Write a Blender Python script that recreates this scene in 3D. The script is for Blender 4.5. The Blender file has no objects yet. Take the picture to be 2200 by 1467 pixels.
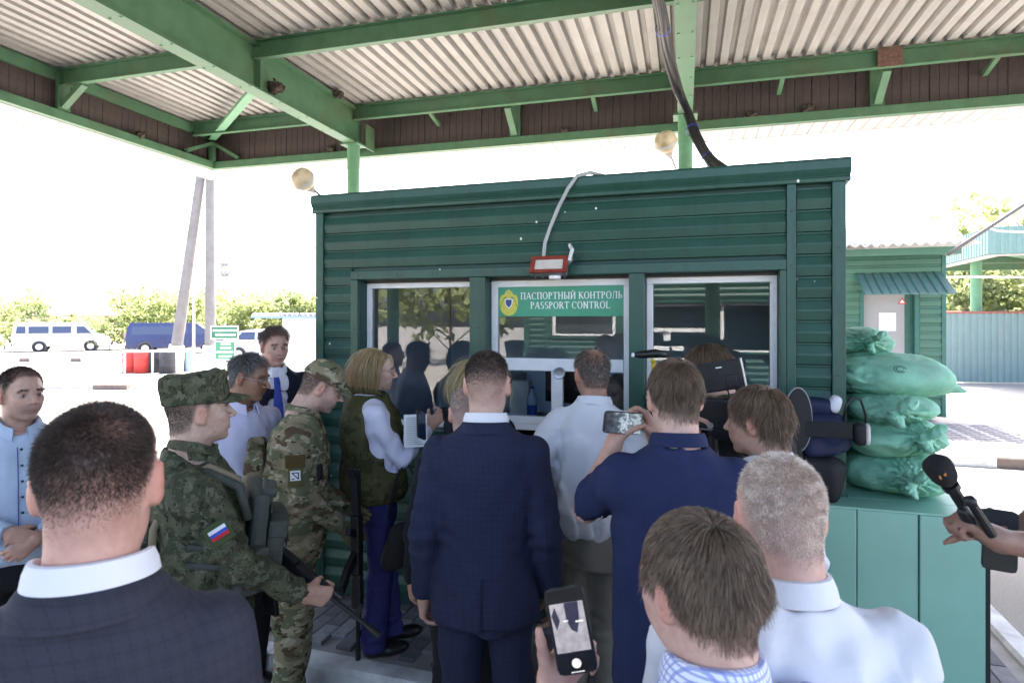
import bpy, bmesh, math, random
import numpy as np
from mathutils import Vector, Matrix

R = math.radians
rnd = random.Random(7)
rng = np.random.default_rng(11)
scene = bpy.context.scene
COL = scene.collection

# ------------------------------------------------------------------ camera, sky, sun, exposure
cam_d = bpy.data.cameras.new('camera')
cam_d.sensor_width = 36.0
cam_d.lens = 21.6
cam_d.shift_y = -0.0198
cam_d.clip_start = 0.05
cam_d.clip_end = 900.0
cam_d.dof.use_dof = True
cam_d.dof.focus_distance = 3.2
cam_d.dof.aperture_fstop = 5.6
cam = bpy.data.objects.new('camera', cam_d)
cam.location = (0, 0, 2.0)
cam.rotation_euler = (R(90), 0, 0)
COL.objects.link(cam)
scene.camera = cam

SUN_EL, SUN_AZ = 57.0, 16.0          # the sun stands ahead of the camera, a little to the right
world = bpy.data.worlds.new('World')
scene.world = world
world.use_nodes = True
wn = world.node_tree
sky = wn.nodes.new('ShaderNodeTexSky')
sky.sky_type = 'NISHITA'
sky.sun_disc = False
sky.sun_elevation = R(SUN_EL)
sky.sun_rotation = R(SUN_AZ)
sky.air_density = 0.75
sky.dust_density = 4.0
sky.ozone_density = 0.2
bg = wn.nodes['Background']
bg.inputs['Strength'].default_value = 0.15
wn.links.new(sky.outputs[0], bg.inputs['Color'])

sun_d = bpy.data.lights.new('sun', 'SUN')
sun_d.energy = 5.0
sun_d.angle = R(0.5)
sun_d.color = (1.0, 0.94, 0.85)
sun = bpy.data.objects.new('sun', sun_d)
az, el = R(SUN_AZ), R(SUN_EL)
to_sun = Vector((math.sin(az) * math.cos(el), math.cos(az) * math.cos(el), math.sin(el)))
sun.rotation_euler = to_sun.to_track_quat('Z', 'Y').to_euler()
COL.objects.link(sun)

scene.view_settings.view_transform = 'Standard'
scene.view_settings.look = 'None'
scene.view_settings.gamma = 1.0
scene.view_settings.exposure = 2.95
scene.render.engine = 'CYCLES'
scene.cycles.max_bounces = 8
scene.cycles.diffuse_bounces = 5
scene.cycles.transparent_max_bounces = 12
scene.cycles.caustics_reflective = False
scene.cycles.caustics_refractive = False
scene.cycles.use_denoising = True

# ------------------------------------------------------------------ materials
MATS = {}


class NT:
    """tiny node builder"""
    def __init__(s, name):
        m = bpy.data.materials.new(name)
        m.use_nodes = True
        s.m, s.t = m, m.node_tree
        s.b = s.t.nodes['Principled BSDF']
        s._c = None

    def n(s, kind, **kw):
        nd = s.t.nodes.new(kind)
        for k, v in kw.items():
            if k.startswith('i_'):
                key = k[2:]
                key = int(key) if key.isdigit() else key.replace('_', ' ')
                nd.inputs[key].default_value = v
            else:
                setattr(nd, k, v)
        return nd

    def l(s, a, b):
        s.t.links.new(a, b)

    @property
    def co(s):
        if s._c is None:
            s._c = s.n('ShaderNodeTexCoord').outputs['Object']
        return s._c

    def map(s, scale, rot=(0, 0, 0), src=None):
        mp = s.n('ShaderNodeMapping')
        mp.inputs['Scale'].default_value = scale if hasattr(scale, '__len__') else (scale,) * 3
        mp.inputs['Rotation'].default_value = rot
        s.l(src or s.co, mp.inputs['Vector'])
        return mp.outputs[0]

    def noise(s, scale, detail=3.0, rough=0.55, src=None, out='Fac'):
        nd = s.n('ShaderNodeTexNoise')
        nd.inputs['Scale'].default_value = scale
        nd.inputs['Detail'].default_value = detail
        nd.inputs['Roughness'].default_value = rough
        s.l(src or s.co, nd.inputs['Vector'])
        return nd.outputs[out]

    def ramp(s, fac, stops, interp='LINEAR'):
        nd = s.n('ShaderNodeValToRGB')
        cr = nd.color_ramp
        cr.interpolation = interp
        while len(cr.elements) < len(stops):
            cr.elements.new(0.5)
        for e, (p, c) in zip(cr.elements, stops):
            e.position = p
            c = (c, c, c) if not hasattr(c, '__len__') else c
            e.color = (*c, 1)
        s.l(fac, nd.inputs[0])
        return nd.outputs[0]

    def mix(s, fac, a, b, mode='MIX'):
        nd = s.n('ShaderNodeMix', data_type='RGBA', blend_type=mode)
        for key, v in ((0, fac), (6, a), (7, b)):
            if hasattr(v, 'is_linked') or hasattr(v, 'links'):
                s.l(v, nd.inputs[key])
            else:
                nd.inputs[key].default_value = v if key == 0 else (*v, 1)
        return nd.outputs[2]

    def math(s, op, a, b=None, clamp=False):
        nd = s.n('ShaderNodeMath', operation=op, use_clamp=clamp)
        for i, v in ((0, a), (1, b)):
            if v is None:
                continue
            if hasattr(v, 'links'):
                s.l(v, nd.inputs[i])
            else:
                nd.inputs[i].default_value = v
        return nd.outputs[0]

    def bump(s, h, strength=0.3, dist=0.01):
        nd = s.n('ShaderNodeBump')
        nd.inputs['Strength'].default_value = strength
        nd.inputs['Distance'].default_value = dist
        s.l(h, nd.inputs['Height'])
        s.l(nd.outputs[0], s.b.inputs['Normal'])

    def col(s, v):
        if hasattr(v, 'links'):
            s.l(v, s.b.inputs['Base Color'])
        else:
            s.b.inputs['Base Color'].default_value = (*v, 1)

    def rough(s, v):
        if hasattr(v, 'links'):
            s.l(v, s.b.inputs['Roughness'])
        else:
            s.b.inputs['Roughness'].default_value = v

    def set(s, **kw):
        for k, v in kw.items():
            s.b.inputs[k.replace('_', ' ')].default_value = v


def plain(name, c, rough=0.6, var=0.12, scale=9.0, metal=0.0, spec=0.4, bump=0.0, bscale=80.0, dirt=None, dscale=2.0):
    """painted or plain surface with mottling, optional dirt stains and fine relief"""
    if name in MATS:
        return MATS[name]
    t = NT(name)
    nz = t.noise(scale, 5.0, 0.6)
    lo = tuple(x * (1 - var) for x in c)
    hi = tuple(min(1, x * (1 + var)) for x in c)
    base = t.ramp(nz, [(0.3, lo), (0.7, hi)])
    if dirt:
        dn = t.noise(dscale, 6.0, 0.65)
        base = t.mix(t.ramp(dn, [(0.5, 0.0), (0.75, 0.75)]), base, dirt)
    t.col(base)
    t.rough(t.ramp(nz, [(0.2, max(0, rough - 0.1)), (0.8, min(1, rough + 0.1))]))
    t.set(Metallic=metal, Specular_IOR_Level=spec)
    if bump:
        t.bump(t.noise(bscale, 3.0), bump, 0.004)
    MATS[name] = t.m
    return t.m


def speckled(name, c, speck=(0.75, 0.78, 0.76), rough=0.42, dirt=(0.02, 0.03, 0.03)):
    """weathered paint with pale specks of droppings and chips"""
    if name in MATS:
        return MATS[name]
    t = NT(name)
    nz = t.noise(3.0, 6.0, 0.65)
    base = t.ramp(nz, [(0.3, tuple(x * .82 for x in c)), (0.7, tuple(x * 1.15 for x in c))])
    streak = t.noise(1.0, 4.0, 0.6, src=t.map((22, 22, 1.6)))
    base = t.mix(t.ramp(streak, [(0.5, 0.0), (0.8, 0.55)]), base, dirt)
    vo = t.n('ShaderNodeTexVoronoi', feature='F1', distance='EUCLIDEAN')
    vo.inputs['Scale'].default_value = 11.0
    t.l(t.map((1, 1, 0.75)), vo.inputs['Vector'])
    sp = t.math('SUBTRACT', 0.075, vo.outputs['Distance'])
    sc = t.n('ShaderNodeSeparateColor')
    t.l(vo.outputs['Color'], sc.inputs[0])
    keep = t.math('GREATER_THAN', sc.outputs[0], 0.80)
    m = t.math('MULTIPLY', t.math('GREATER_THAN', sp, 0.0), keep)
    t.col(t.mix(m, base, speck))
    t.rough(rough)
    t.set(Specular_IOR_Level=0.45)
    MATS[name] = t.m
    return t.m


def glass_mat(name, tint=(0.9, 0.95, 0.97), ior=1.6, refl=1.0):
    if name in MATS:
        return MATS[name]
    m = bpy.data.materials.new(name)
    m.use_nodes = True
    t = m.node_tree
    t.nodes.remove(t.nodes['Principled BSDF'])
    out = t.nodes['Material Output']
    tr = t.nodes.new('ShaderNodeBsdfTransparent')
    tr.inputs[0].default_value = (*tint, 1)
    gl = t.nodes.new('ShaderNodeBsdfGlossy')
    gl.inputs['Roughness'].default_value = 0.0
    gl.inputs['Color'].default_value = (refl, refl, refl, 1)
    fr = t.nodes.new('ShaderNodeFresnel')
    fr.inputs[0].default_value = ior
    mx = t.nodes.new('ShaderNodeMixShader')
    t.links.new(fr.outputs[0], mx.inputs[0])
    t.links.new(tr.outputs[0], mx.inputs[1])
    t.links.new(gl.outputs[0], mx.inputs[2])
    t.links.new(mx.outputs[0], out.inputs[0])
    MATS[name] = m
    return m


def vcol_mat(name, rough=0.5, spec=0.35, sss=0.0, bump=0.0, bscale=200.0, sheen=0.0, aniso=None):
    """colour from the mesh's own 'tint' attribute (what the thing itself is coloured)"""
    if name in MATS:
        return MATS[name]
    t = NT(name)
    at = t.n('ShaderNodeAttribute', attribute_name='tint')
    nz = t.noise(60.0, 3.0)
    t.col(t.mix(0.5, at.outputs['Color'], t.ramp(nz, [(0.3, 0.42), (0.7, 0.58)]), 'OVERLAY') if not aniso else at.outputs['Color'])
    t.rough(rough)
    t.set(Specular_IOR_Level=spec)
    if sss:
        t.b.inputs['Subsurface Weight'].default_value = sss
        t.b.inputs['Subsurface Radius'].default_value = (0.012, 0.005, 0.003)
        t.b.inputs['Subsurface Scale'].default_value = 0.6
    if sheen:
        t.b.inputs['Sheen Weight'].default_value = sheen
    if bump:
        t.bump(t.noise(bscale, 4.0), bump, 0.002)
    MATS[name] = t.m
    return t.m


# ------------------------------------------------------------------ mesh helpers
class MB:
    """collects faces, builds ONE mesh object"""
    def __init__(s):
        s.v, s.f = [], []

    def add(s, vs, fs):
        o = len(s.v)
        s.v += [tuple(p) for p in vs]
        s.f += [tuple(i + o for i in f) for f in fs]
        return s

    def box(s, x0, x1, y0, y1, z0, z1, M=None):
        vs = [Vector(p) for p in ((x0, y0, z0), (x1, y0, z0), (x1, y1, z0), (x0, y1, z0), (x0, y0, z1), (x1, y0, z1), (x1, y1, z1), (x0, y1, z1))]
        if M is not None:
            vs = [M @ p for p in vs]
        return s.add(vs, [(0, 3, 2, 1), (4, 5, 6, 7), (0, 1, 5, 4), (1, 2, 6, 5), (2, 3, 7, 6), (3, 0, 4, 7)])

    def bar(s, a, b, w, h, up=(0, 0, 1)):
        """box beam from a to b, w across, h along up"""
        a, b = Vector(a), Vector(b)
        d = (b - a)
        L = d.length
        d.normalize()
        up = Vector(up)
        sd = d.cross(up)
        if sd.length < 1e-4:
            sd = d.cross(Vector((1, 0, 0)))
        sd.normalize()
        up = sd.cross(d).normalized()
        M = Matrix((( *sd, ), ( *d, ), ( *up, ))).transposed().to_4x4()
        M.translation = a
        return s.box(-w / 2, w / 2, 0, L, -h / 2, h / 2, M)

    def tube(s, pts, r, n=10, caps=True, r1=None):
        pts = [Vector(p) for p in pts]
        m = len(pts)
        rings = []
        prev = None
        for i, p in enumerate(pts):
            d = (pts[min(i + 1, m - 1)] - pts[max(i - 1, 0)]).normalized()
            ref = prev if prev is not None else (Vector((0, 0, 1)) if abs(d.z) < 0.9 else Vector((1, 0, 0)))
            a = d.cross(ref).normalized()
            bb = a.cross(d).normalized()
            prev = bb
            rr = r if r1 is None else r + (r1 - r) * i / (m - 1)
            if hasattr(r, '__len__'):
                rr = r[i]
            rings.append([p + (a * math.cos(t) + bb * math.sin(t)) * rr for t in (2 * math.pi * k / n for k in range(n))])
        vs = [q for rg in rings for q in rg]
        fs = [(i * n + k, i * n + (k + 1) % n, (i + 1) * n + (k + 1) % n, (i + 1) * n + k) for i in range(m - 1) for k in range(n)]
        if caps:
            fs += [tuple(range(n))[::-1], tuple((m - 1) * n + k for k in range(n))]
        return s.add(vs, fs)

    def lathe(s, prof, n=20, M=None, caps=True):
        """prof: (radius, z) list, about Z"""
        M = M or Matrix()
        vs, fs = [], []
        for r, z in prof:
            for k in range(n):
                t = 2 * math.pi * k / n
                vs.append(M @ Vector((r * math.cos(t), r * math.sin(t), z)))
        for i in range(len(prof) - 1):
            for k in range(n):
                fs.append((i * n + k, i * n + (k + 1) % n, (i + 1) * n + (k + 1) % n, (i + 1) * n + k))
        if caps:
            fs.append(tuple(range(n))[::-1])
            fs.append(tuple((len(prof) - 1) * n + k for k in range(n)))
        return s.add(vs, fs)

    def extrude(s, poly, y0, y1, axis='y', M=None):
        """polygon (a, b) swept from y0 to y1; axis y: (x, z) profile, axis x: (y, z), axis z: (x, y)"""
        def pt(a, b, c):
            p = {'y': (a, c, b), 'x': (c, a, b), 'z': (a, b, c)}[axis]
            return M @ Vector(p) if M is not None else p
        n = len(poly)
        vs = [pt(a, b, y0) for a, b in poly] + [pt(a, b, y1) for a, b in poly]
        fs = [(i, (i + 1) % n, n + (i + 1) % n, n + i) for i in range(n)]
        fs += [tuple(range(n))[::-1], tuple(range(n, 2 * n))]
        return s.add(vs, fs)

    def mesh(s, name, mat, smooth=False):
        me = bpy.data.meshes.new(name)
        me.from_pydata(s.v, [], s.f)
        bm = bmesh.new()
        bm.from_mesh(me)
        bmesh.ops.recalc_face_normals(bm, faces=bm.faces)
        bm.to_mesh(me)
        bm.free()
        if mat:
            me.materials.append(mat)
        if smooth:
            for p in me.polygons:
                p.use_smooth = True
        return me

    def build(s, name, mat, parent=None, smooth=False, bevel=0.0, auto=None):
        me = s.mesh(name, mat, smooth)
        return link(name, me, parent, bevel, auto)


def link(name, me, parent=None, bevel=0.0, auto=None):
    o = bpy.data.objects.new(name, me)
    COL.objects.link(o)
    if parent:
        o.parent = parent
    if bevel:
        b = o.modifiers.new('bevel', 'BEVEL')
        b.width = bevel
        b.segments = 2
        b.limit_method = 'ANGLE'
        b.angle_limit = R(40)
        b.harden_normals = False
    if auto:
        sharp_by_angle(me, auto)
    return o


def sharp_by_angle(me, deg):
    bm = bmesh.new()
    bm.from_mesh(me)
    for f in bm.faces:
        f.smooth = True
    for e in bm.edges:
        if len(e.link_faces) == 2 and e.calc_face_angle(0) > R(deg):
            e.smooth = False
    bm.to_mesh(me)
    bm.free()


def tag(o, label=None, cat=None, group=None, kind=None):
    for k, v in (('label', label), ('category', cat), ('group', group), ('kind', kind)):
        if v:
            o[k] = v
    return o


def empty(name, loc=(0, 0, 0), rz=0.0, label=None, cat=None, group=None, kind=None):
    o = bpy.data.objects.new(name, None)
    COL.objects.link(o)
    o.location = loc
    o.rotation_euler = (0, 0, rz)
    o.empty_display_size = 0.1
    return tag(o, label, cat, group, kind)


def copy_tree(o, parent=None):
    c = o.copy()
    COL.objects.link(c)
    c.parent = parent
    for ch in list(o.children):
        copy_tree(ch, c)
    return c


def np_mesh(name, V, F, mat, smooth=True, tint=None):
    """mesh from numpy arrays; F is (n,3) or (n,4)"""
    me = bpy.data.meshes.new(name)
    V = np.ascontiguousarray(V, dtype=np.float32)
    F = np.ascontiguousarray(F, dtype=np.int32)
    k = F.shape[1]
    me.vertices.add(len(V))
    me.vertices.foreach_set('co', V.ravel())
    me.loops.add(F.size)
    me.loops.foreach_set('vertex_index', F.ravel())
    me.polygons.add(len(F))
    me.polygons.foreach_set('loop_start', np.arange(0, F.size, k, dtype=np.int32))
    if smooth:
        me.polygons.foreach_set('use_smooth', np.ones(len(F), dtype=bool))
    if tint is not None:
        at = me.attributes.new('tint', 'FLOAT_COLOR', 'POINT')
        c = np.ones((len(V), 4), dtype=np.float32)
        c[:, :3] = tint
        at.data.foreach_set('color', c.ravel())
    if mat:
        me.materials.append(mat)
    me.update(calc_edges=True)
    return me


# ------------------------------------------------------------------ soft-shape engine: a distance field and its surface
class Field:
    def __init__(s, lo, hi, h):
        s.lo = np.array(lo, float)
        s.h = h
        s.n = np.maximum(4, np.ceil((np.array(hi, float) - s.lo) / h).astype(int) + 1)
        s.f = np.full(s.n, 1.0, np.float32)
        s.ax = [(s.lo[i] + h * np.arange(s.n[i])).astype(np.float32) for i in range(3)]

    def win(s, lo, hi, pad):
        a = np.clip(np.floor((np.array(lo) - pad - s.lo) / s.h).astype(int), 0, s.n)
        b = np.clip(np.ceil((np.array(hi) + pad - s.lo) / s.h).astype(int) + 1, 0, s.n)
        if np.any(b - a < 1):
            return None
        sl = tuple(slice(a[i], b[i]) for i in range(3))
        P = [s.ax[i][sl[i]] for i in range(3)]
        return sl, P[0][:, None, None], P[1][None, :, None], P[2][None, None, :]

    def _put(s, sl, d, k, op):
        g = s.f[sl]
        if op == 'u':
            if k > 0:
                h = np.maximum(k - np.abs(g - d), 0) / k
                s.f[sl] = np.minimum(g, d) - h * h * (k * 0.25)
            else:
                s.f[sl] = np.minimum(g, d)
        else:
            d = -d
            if k > 0:
                h = np.maximum(k - np.abs(g - d), 0) / k
                s.f[sl] = np.maximum(g, d) + h * h * (k * 0.25)
            else:
                s.f[sl] = np.maximum(g, d)

    def ell(s, c, r, k=0.0, op='u', rot=None):
        c = np.array(c, float)
        r = np.array(r if hasattr(r, '__len__') else (r, r, r), float)
        m = r if rot is None else np.full(3, r.max())
        w = s.win(c - m, c + m, k + 3 * s.h)
        if w is None:
            return s
        sl, X, Y, Z = w
        X, Y, Z = X - c[0], Y - c[1], Z - c[2]
        if rot is not None:
            q = np.array(rot.transposed()) if not isinstance(rot, np.ndarray) else rot.T
            X, Y, Z = (q[i][0] * X + q[i][1] * Y + q[i][2] * Z for i in range(3))
        k0 = np.sqrt((X / r[0]) ** 2 + (Y / r[1]) ** 2 + (Z / r[2]) ** 2)
        k1 = np.sqrt((X / r[0] ** 2) ** 2 + (Y / r[1] ** 2) ** 2 + (Z / r[2] ** 2) ** 2) + 1e-6
        s._put(sl, k0 * (k0 - 1) / k1, k, op)
        return s

    def cone(s, a, b, ra, rb, k=0.0, op='u', flat=None):
        """tapered limb from a to b; flat = (axis vector, squash) makes it oval"""
        a, b = np.array(a, float), np.array(b, float)
        m = max(ra, rb)
        if flat:
            m = m * max(1, flat[1])
        w = s.win(np.minimum(a, b) - m, np.maximum(a, b) + m, k + 3 * s.h)
        if w is None:
            return s
        sl, X, Y, Z = w
        X, Y, Z = X - a[0], Y - a[1], Z - a[2]
        d = b - a
        t = np.clip((X * d[0] + Y * d[1] + Z * d[2]) / max(1e-9, float(d @ d)), 0, 1)
        X, Y, Z = X - t * d[0], Y - t * d[1], Z - t * d[2]
        if flat:
            ax = np.array(flat[0], float)
            ax /= np.linalg.norm(ax)
            q = X * ax[0] + Y * ax[1] + Z * ax[2]
            e = q * (1 / flat[1] - 1)
            X, Y, Z = X + ax[0] * e, Y + ax[1] * e, Z + ax[2] * e
        s._put(sl, np.sqrt(X * X + Y * Y + Z * Z) - (ra + (rb - ra) * t), k, op)
        return s

    def chain(s, pts, rs, k=0.0, op='u'):
        for i in range(len(pts) - 1):
            s.cone(pts[i], pts[i + 1], rs[i], rs[i + 1], k, op)
        return s

    def loft(s, zs, cx, cy, rx, ry, k=0.0, op='u', p=2.3):
        """upright body of oval sections: all arrays over zs (rising)"""
        zs = np.array(zs, float)
        mx, my = max(rx), max(ry)
        w = s.win((min(cx) - mx, min(cy) - my, zs[0]), (max(cx) + mx, max(cy) + my, zs[-1]), k + 3 * s.h)
        if w is None:
            return s
        sl, X, Y, Z = w
        zf = Z.ravel()
        def sm(a):
            return smooth_interp(zf, zs, np.array(a, float))[None, None, :].astype(np.float32)
        CX, CY, RX, RY = sm(cx), sm(cy), sm(rx), sm(ry)
        q = (np.abs((X - CX) / RX) ** p + np.abs((Y - CY) / RY) ** p) ** (1.0 / p)
        d = (q - 1) * np.minimum(RX, RY)
        d = np.maximum(d, np.maximum(zs[0] - Z, Z - zs[-1]))
        s._put(sl, d.astype(np.float32), k, op)
        return s

    def cut(s, fn, k=0.0):
        """keep where fn(X, Y, Z) < 0"""
        X, Y, Z = s.ax[0][:, None, None], s.ax[1][None, :, None], s.ax[2][None, None, :]
        d = fn(X, Y, Z)
        if k > 0:
            g = s.f
            h = np.maximum(k - np.abs(g - d), 0) / k
            s.f = np.maximum(g, d) + h * h * (k * 0.25)
        else:
            s.f = np.maximum(s.f, d)
        return s

    def fold(s, fn, band=0.05):
        """push the surface in and out by fn(points)"""
        m = np.abs(s.f) < band
        ii = np.nonzero(m)
        P = np.stack([s.ax[i][ii[i]] for i in range(3)], 1)
        s.f[ii] += fn(P).astype(np.float32)
        return s

    def surface(s):
        f = s.f
        f[0], f[-1] = 1, 1
        f[:, 0], f[:, -1] = 1, 1
        f[:, :, 0], f[:, :, -1] = 1, 1
        ins = f < 0
        c = ins[:-1, :-1, :-1].astype(np.int8)
        acc = np.zeros(c.shape, np.int8)
        for dx in (0, 1):
            for dy in (0, 1):
                for dz in (0, 1):
                    acc += ins[dx:ins.shape[0] - 1 + dx, dy:ins.shape[1] - 1 + dy, dz:ins.shape[2] - 1 + dz]
        act = (acc > 0) & (acc < 8)
        I = np.nonzero(act)
        N = len(I[0])
        idx = np.full(act.shape, -1, np.int32)
        idx[I] = np.arange(N)
        corner = {}
        for dx in (0, 1):
            for dy in (0, 1):
                for dz in (0, 1):
                    corner[(dx, dy, dz)] = f[I[0] + dx, I[1] + dy, I[2] + dz]
        S = np.zeros((N, 3))
        cnt = np.zeros(N)
        for a in corner:
            for ax in range(3):
                if a[ax] == 0:
                    b = tuple(1 if i == ax else a[i] for i in range(3))
                    fa, fb = corner[a], corner[b]
                    m = (fa < 0) != (fb < 0)
                    t = np.where(m, fa / np.where(m, fa - fb, 1), 0)
                    t = np.clip(t, 0, 1)
                    for i in range(3):
                        S[:, i] += np.where(m, (t if i == ax else a[i]), 0)
                    cnt += m
        V = (S / cnt[:, None] + np.stack(I, 1)) * s.h + s.lo
        Fs = []
        for ax in range(3):
            o1, o2 = (ax + 1) % 3, (ax + 2) % 3
            a = [slice(None)] * 3
            b = [slice(None)] * 3
            a[ax], b[ax] = slice(0, -1), slice(1, None)
            ch = ins[tuple(a)] != ins[tuple(b)]
            for o in (o1, o2):
                z = [slice(None)] * 3
                z[o] = 0
                ch[tuple(z)] = False
            z = [slice(None)] * 3
            J = list(np.nonzero(ch))
            ok = (J[o1] > 0) & (J[o1] < act.shape[o1]) & (J[o2] > 0) & (J[o2] < act.shape[o2])
            J = [j[ok] for j in J]
            def cell(d1, d2):
                q = [None] * 3
                q[ax] = J[ax]
                q[o1] = J[o1] - d1
                q[o2] = J[o2] - d2
                return idx[tuple(q)]
            quad = np.stack([cell(1, 1), cell(0, 1), cell(0, 0), cell(1, 0)], 1)
            flip = ~ins[tuple(J)]
            quad[flip] = quad[flip][:, ::-1]
            Fs.append(quad)
        return V, np.concatenate(Fs)


def smooth_interp(x, xp, fp):
    """monotone cubic (pchip-like) interpolation"""
    h = np.diff(xp)
    d = np.diff(fp) / h
    m = np.zeros_like(fp)
    m[1:-1] = np.where(d[:-1] * d[1:] > 0, 2 * d[:-1] * d[1:] / np.where(d[:-1] + d[1:] == 0, 1, d[:-1] + d[1:]), 0)
    m[0], m[-1] = d[0], d[-1]
    i = np.clip(np.searchsorted(xp, x) - 1, 0, len(h) - 1)
    t = np.clip((x - xp[i]) / h[i], 0, 1)
    t2, t3 = t * t, t * t * t
    return (2 * t3 - 3 * t2 + 1) * fp[i] + (t3 - 2 * t2 + t) * h[i] * m[i] + (-2 * t3 + 3 * t2) * fp[i + 1] + (t3 - t2) * h[i] * m[i + 1]


def wave_noise(seed, freqs, amps, aniso=(1, 1, 1), warp=0.6):
    """smooth pseudo-noise: sums of bent waves"""
    g = np.random.default_rng(seed)
    comps = []
    for fq, am in zip(freqs, amps):
        for _ in range(5):
            k = g.normal(size=3)
            k /= np.linalg.norm(k)
            comps.append((k * np.array(aniso) * fq * (0.7 + 0.6 * g.random()), g.random() * 6.28, am / 2.2, g.normal(size=3) * fq * 0.35, g.random() * 6.28))
    def fn(P):
        o = np.zeros(len(P))
        for k, ph, am, kw, pw in comps:
            o += am * np.sin(P @ k + ph + warp * 2 * np.sin(P @ kw + pw))
        return o
    return fn


def scatter(idx, vals, n):
    return np.stack([np.bincount(idx, weights=vals[:, i], minlength=n) for i in range(3)], 1)


def vertex_normals(V, F):
    a, b, c, d = V[F[:, 0]], V[F[:, 1]], V[F[:, 2]], V[F[:, -1]]
    fn = np.cross(c - a, d - b) if F.shape[1] == 4 else np.cross(b - a, c - a)
    n = np.zeros_like(V)
    for i in range(F.shape[1]):
        n += scatter(F[:, i], fn, len(V))
    return n / (np.linalg.norm(n, axis=1, keepdims=True) + 1e-9)


def relax(V, F, it=1, lam=0.5):
    """Laplacian smoothing"""
    k = F.shape[1]
    src = np.concatenate([F[:, i] for i in range(k)] + [F[:, (i + 1) % k] for i in range(k)])
    dst = np.concatenate([F[:, (i + 1) % k] for i in range(k)] + [F[:, i] for i in range(k)])
    c = np.maximum(np.bincount(src, minlength=len(V)), 1)[:, None]
    for _ in range(it):
        V = V + lam * (scatter(src, V[dst], len(V)) / c - V)
    return V


# ------------------------------------------------------------------ where things stand (metres; camera at x = y = 0)
FPX, HZ = 1320.0, 690.0
BOOTH_L, BOOTH_A = Vector((-1.312, 4.224, 0)), R(-17.6)
BU = Vector((math.cos(BOOTH_A), math.sin(BOOTH_A), 0))
BN = Vector((-math.sin(BOOTH_A), math.cos(BOOTH_A), 0))


def bw(u, n, z=0.0):
    """booth axes -> world"""
    return BOOTH_L + BU * u + BN * n + Vector((0, 0, z))


def pt(px, py, d):
    """a point of the place seen at (px, py) at distance d along the view"""
    return Vector(((px - 1100) / FPX * d, d, 2.0 - (py - HZ) * d / FPX))
# ================================================================== THE SETTING
def asphalt(name, c, lines=False):
    t = NT(name)
    n1 = t.noise(0.35, 6.0, 0.6)
    n2 = t.noise(90.0, 3.0, 0.7)
    base = t.ramp(n1, [(0.3, tuple(x * .85 for x in c)), (0.7, tuple(x * 1.15 for x in c))])
    base = t.mix(0.55, base, t.ramp(n2, [(0.3, 0.25), (0.7, 0.75)]), 'OVERLAY')
    t.col(base)
    t.rough(0.9)
    t.bump(n2, 0.5, 0.006)
    MATS[name] = t.m
    return t.m


M_ASPH = asphalt('asphalt_mat', (0.30, 0.275, 0.25))
M_PAVER = plain('paver_mat', (0.17, 0.165, 0.18), 0.85, 0.3, 14, bump=0.4, bscale=120, dirt=(0.08, 0.075, 0.075), dscale=3)
M_PAVER2 = plain('paver_pale_mat', (0.25, 0.245, 0.26), 0.85, 0.25, 14, bump=0.4, bscale=120)
M_KERBW = plain('kerb_white_mat', (0.72, 0.71, 0.72), 0.8, 0.1, 12, dirt=(0.4, 0.38, 0.37), dscale=4, bump=0.3, bscale=60)
M_KERBD = plain('kerb_dark_mat', (0.15, 0.12, 0.11), 0.8, 0.25, 10, bump=0.3, bscale=60)
M_CONC = plain('concrete_mat', (0.36, 0.34, 0.33), 0.85, 0.15, 6, bump=0.4, bscale=50, dirt=(0.2, 0.19, 0.18))
M_DGREEN = speckled('booth_green_mat', (0.021, 0.076, 0.055))
M_TRIM = speckled('booth_trim_mat', (0.025, 0.083, 0.062), rough=0.38)
M_REVEAL = plain('reveal_green_mat', (0.015, 0.056, 0.052), 0.5)
M_WHITEF = plain('window_white_mat', (0.80, 0.79, 0.80), 0.4, 0.04, 5, dirt=(0.62, 0.61, 0.6), dscale=6)
M_GLASS = glass_mat('window_glass_mat', (0.90, 0.94, 0.97), 1.56)
M_CGREEN = plain('canopy_green_mat', (0.070, 0.160, 0.090), 0.5, 0.18, 5, dirt=(0.10, 0.12, 0.06), dscale=1.6, bump=0.12, bscale=40)
M_CGREEN2 = plain('column_green_mat', (0.12, 0.28, 0.165), 0.5, 0.12, 6, dirt=(0.1, 0.2, 0.1))
M_BLACK = plain('black_plastic_mat', (0.012, 0.012, 0.014), 0.4, 0.2, 20)
M_GREYM = plain('grey_metal_mat', (0.42, 0.42, 0.44), 0.35, 0.1, 8, metal=0.8)
M_INT = plain('interior_panel_mat', (0.55, 0.60, 0.68), 0.55, 0.1, 2)

ground = MB().add([(-350, -150, 0), (350, -150, 0), (350, 400, 0), (-350, 400, 0)], [(0, 1, 2, 3)]).build('ground', M_ASPH)
tag(ground, 'wide worn grey asphalt yard', 'ground', kind='structure')


def paver_mesh(w, l, h, mat):
    b = 0.004
    m = MB()
    x, y = w / 2 - .0015, l / 2 - .0015
    m.add([(-x, -y, -h), (x, -y, -h), (x, y, -h), (-x, y, -h), (-x, -y, -b), (x, -y, -b), (x, y, -b), (-x, y, -b),
           (-x + b, -y + b, 0), (x - b, -y + b, 0), (x - b, y - b, 0), (-x + b, y - b, 0)],
          [(0, 1, 5, 4), (1, 2, 6, 5), (2, 3, 7, 6), (3, 0, 4, 7), (4, 5, 9, 8), (5, 6, 10, 9), (6, 7, 11, 10), (7, 4, 8, 11), (8, 9, 10, 11)])
    return m.mesh('paver', mat)


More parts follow.
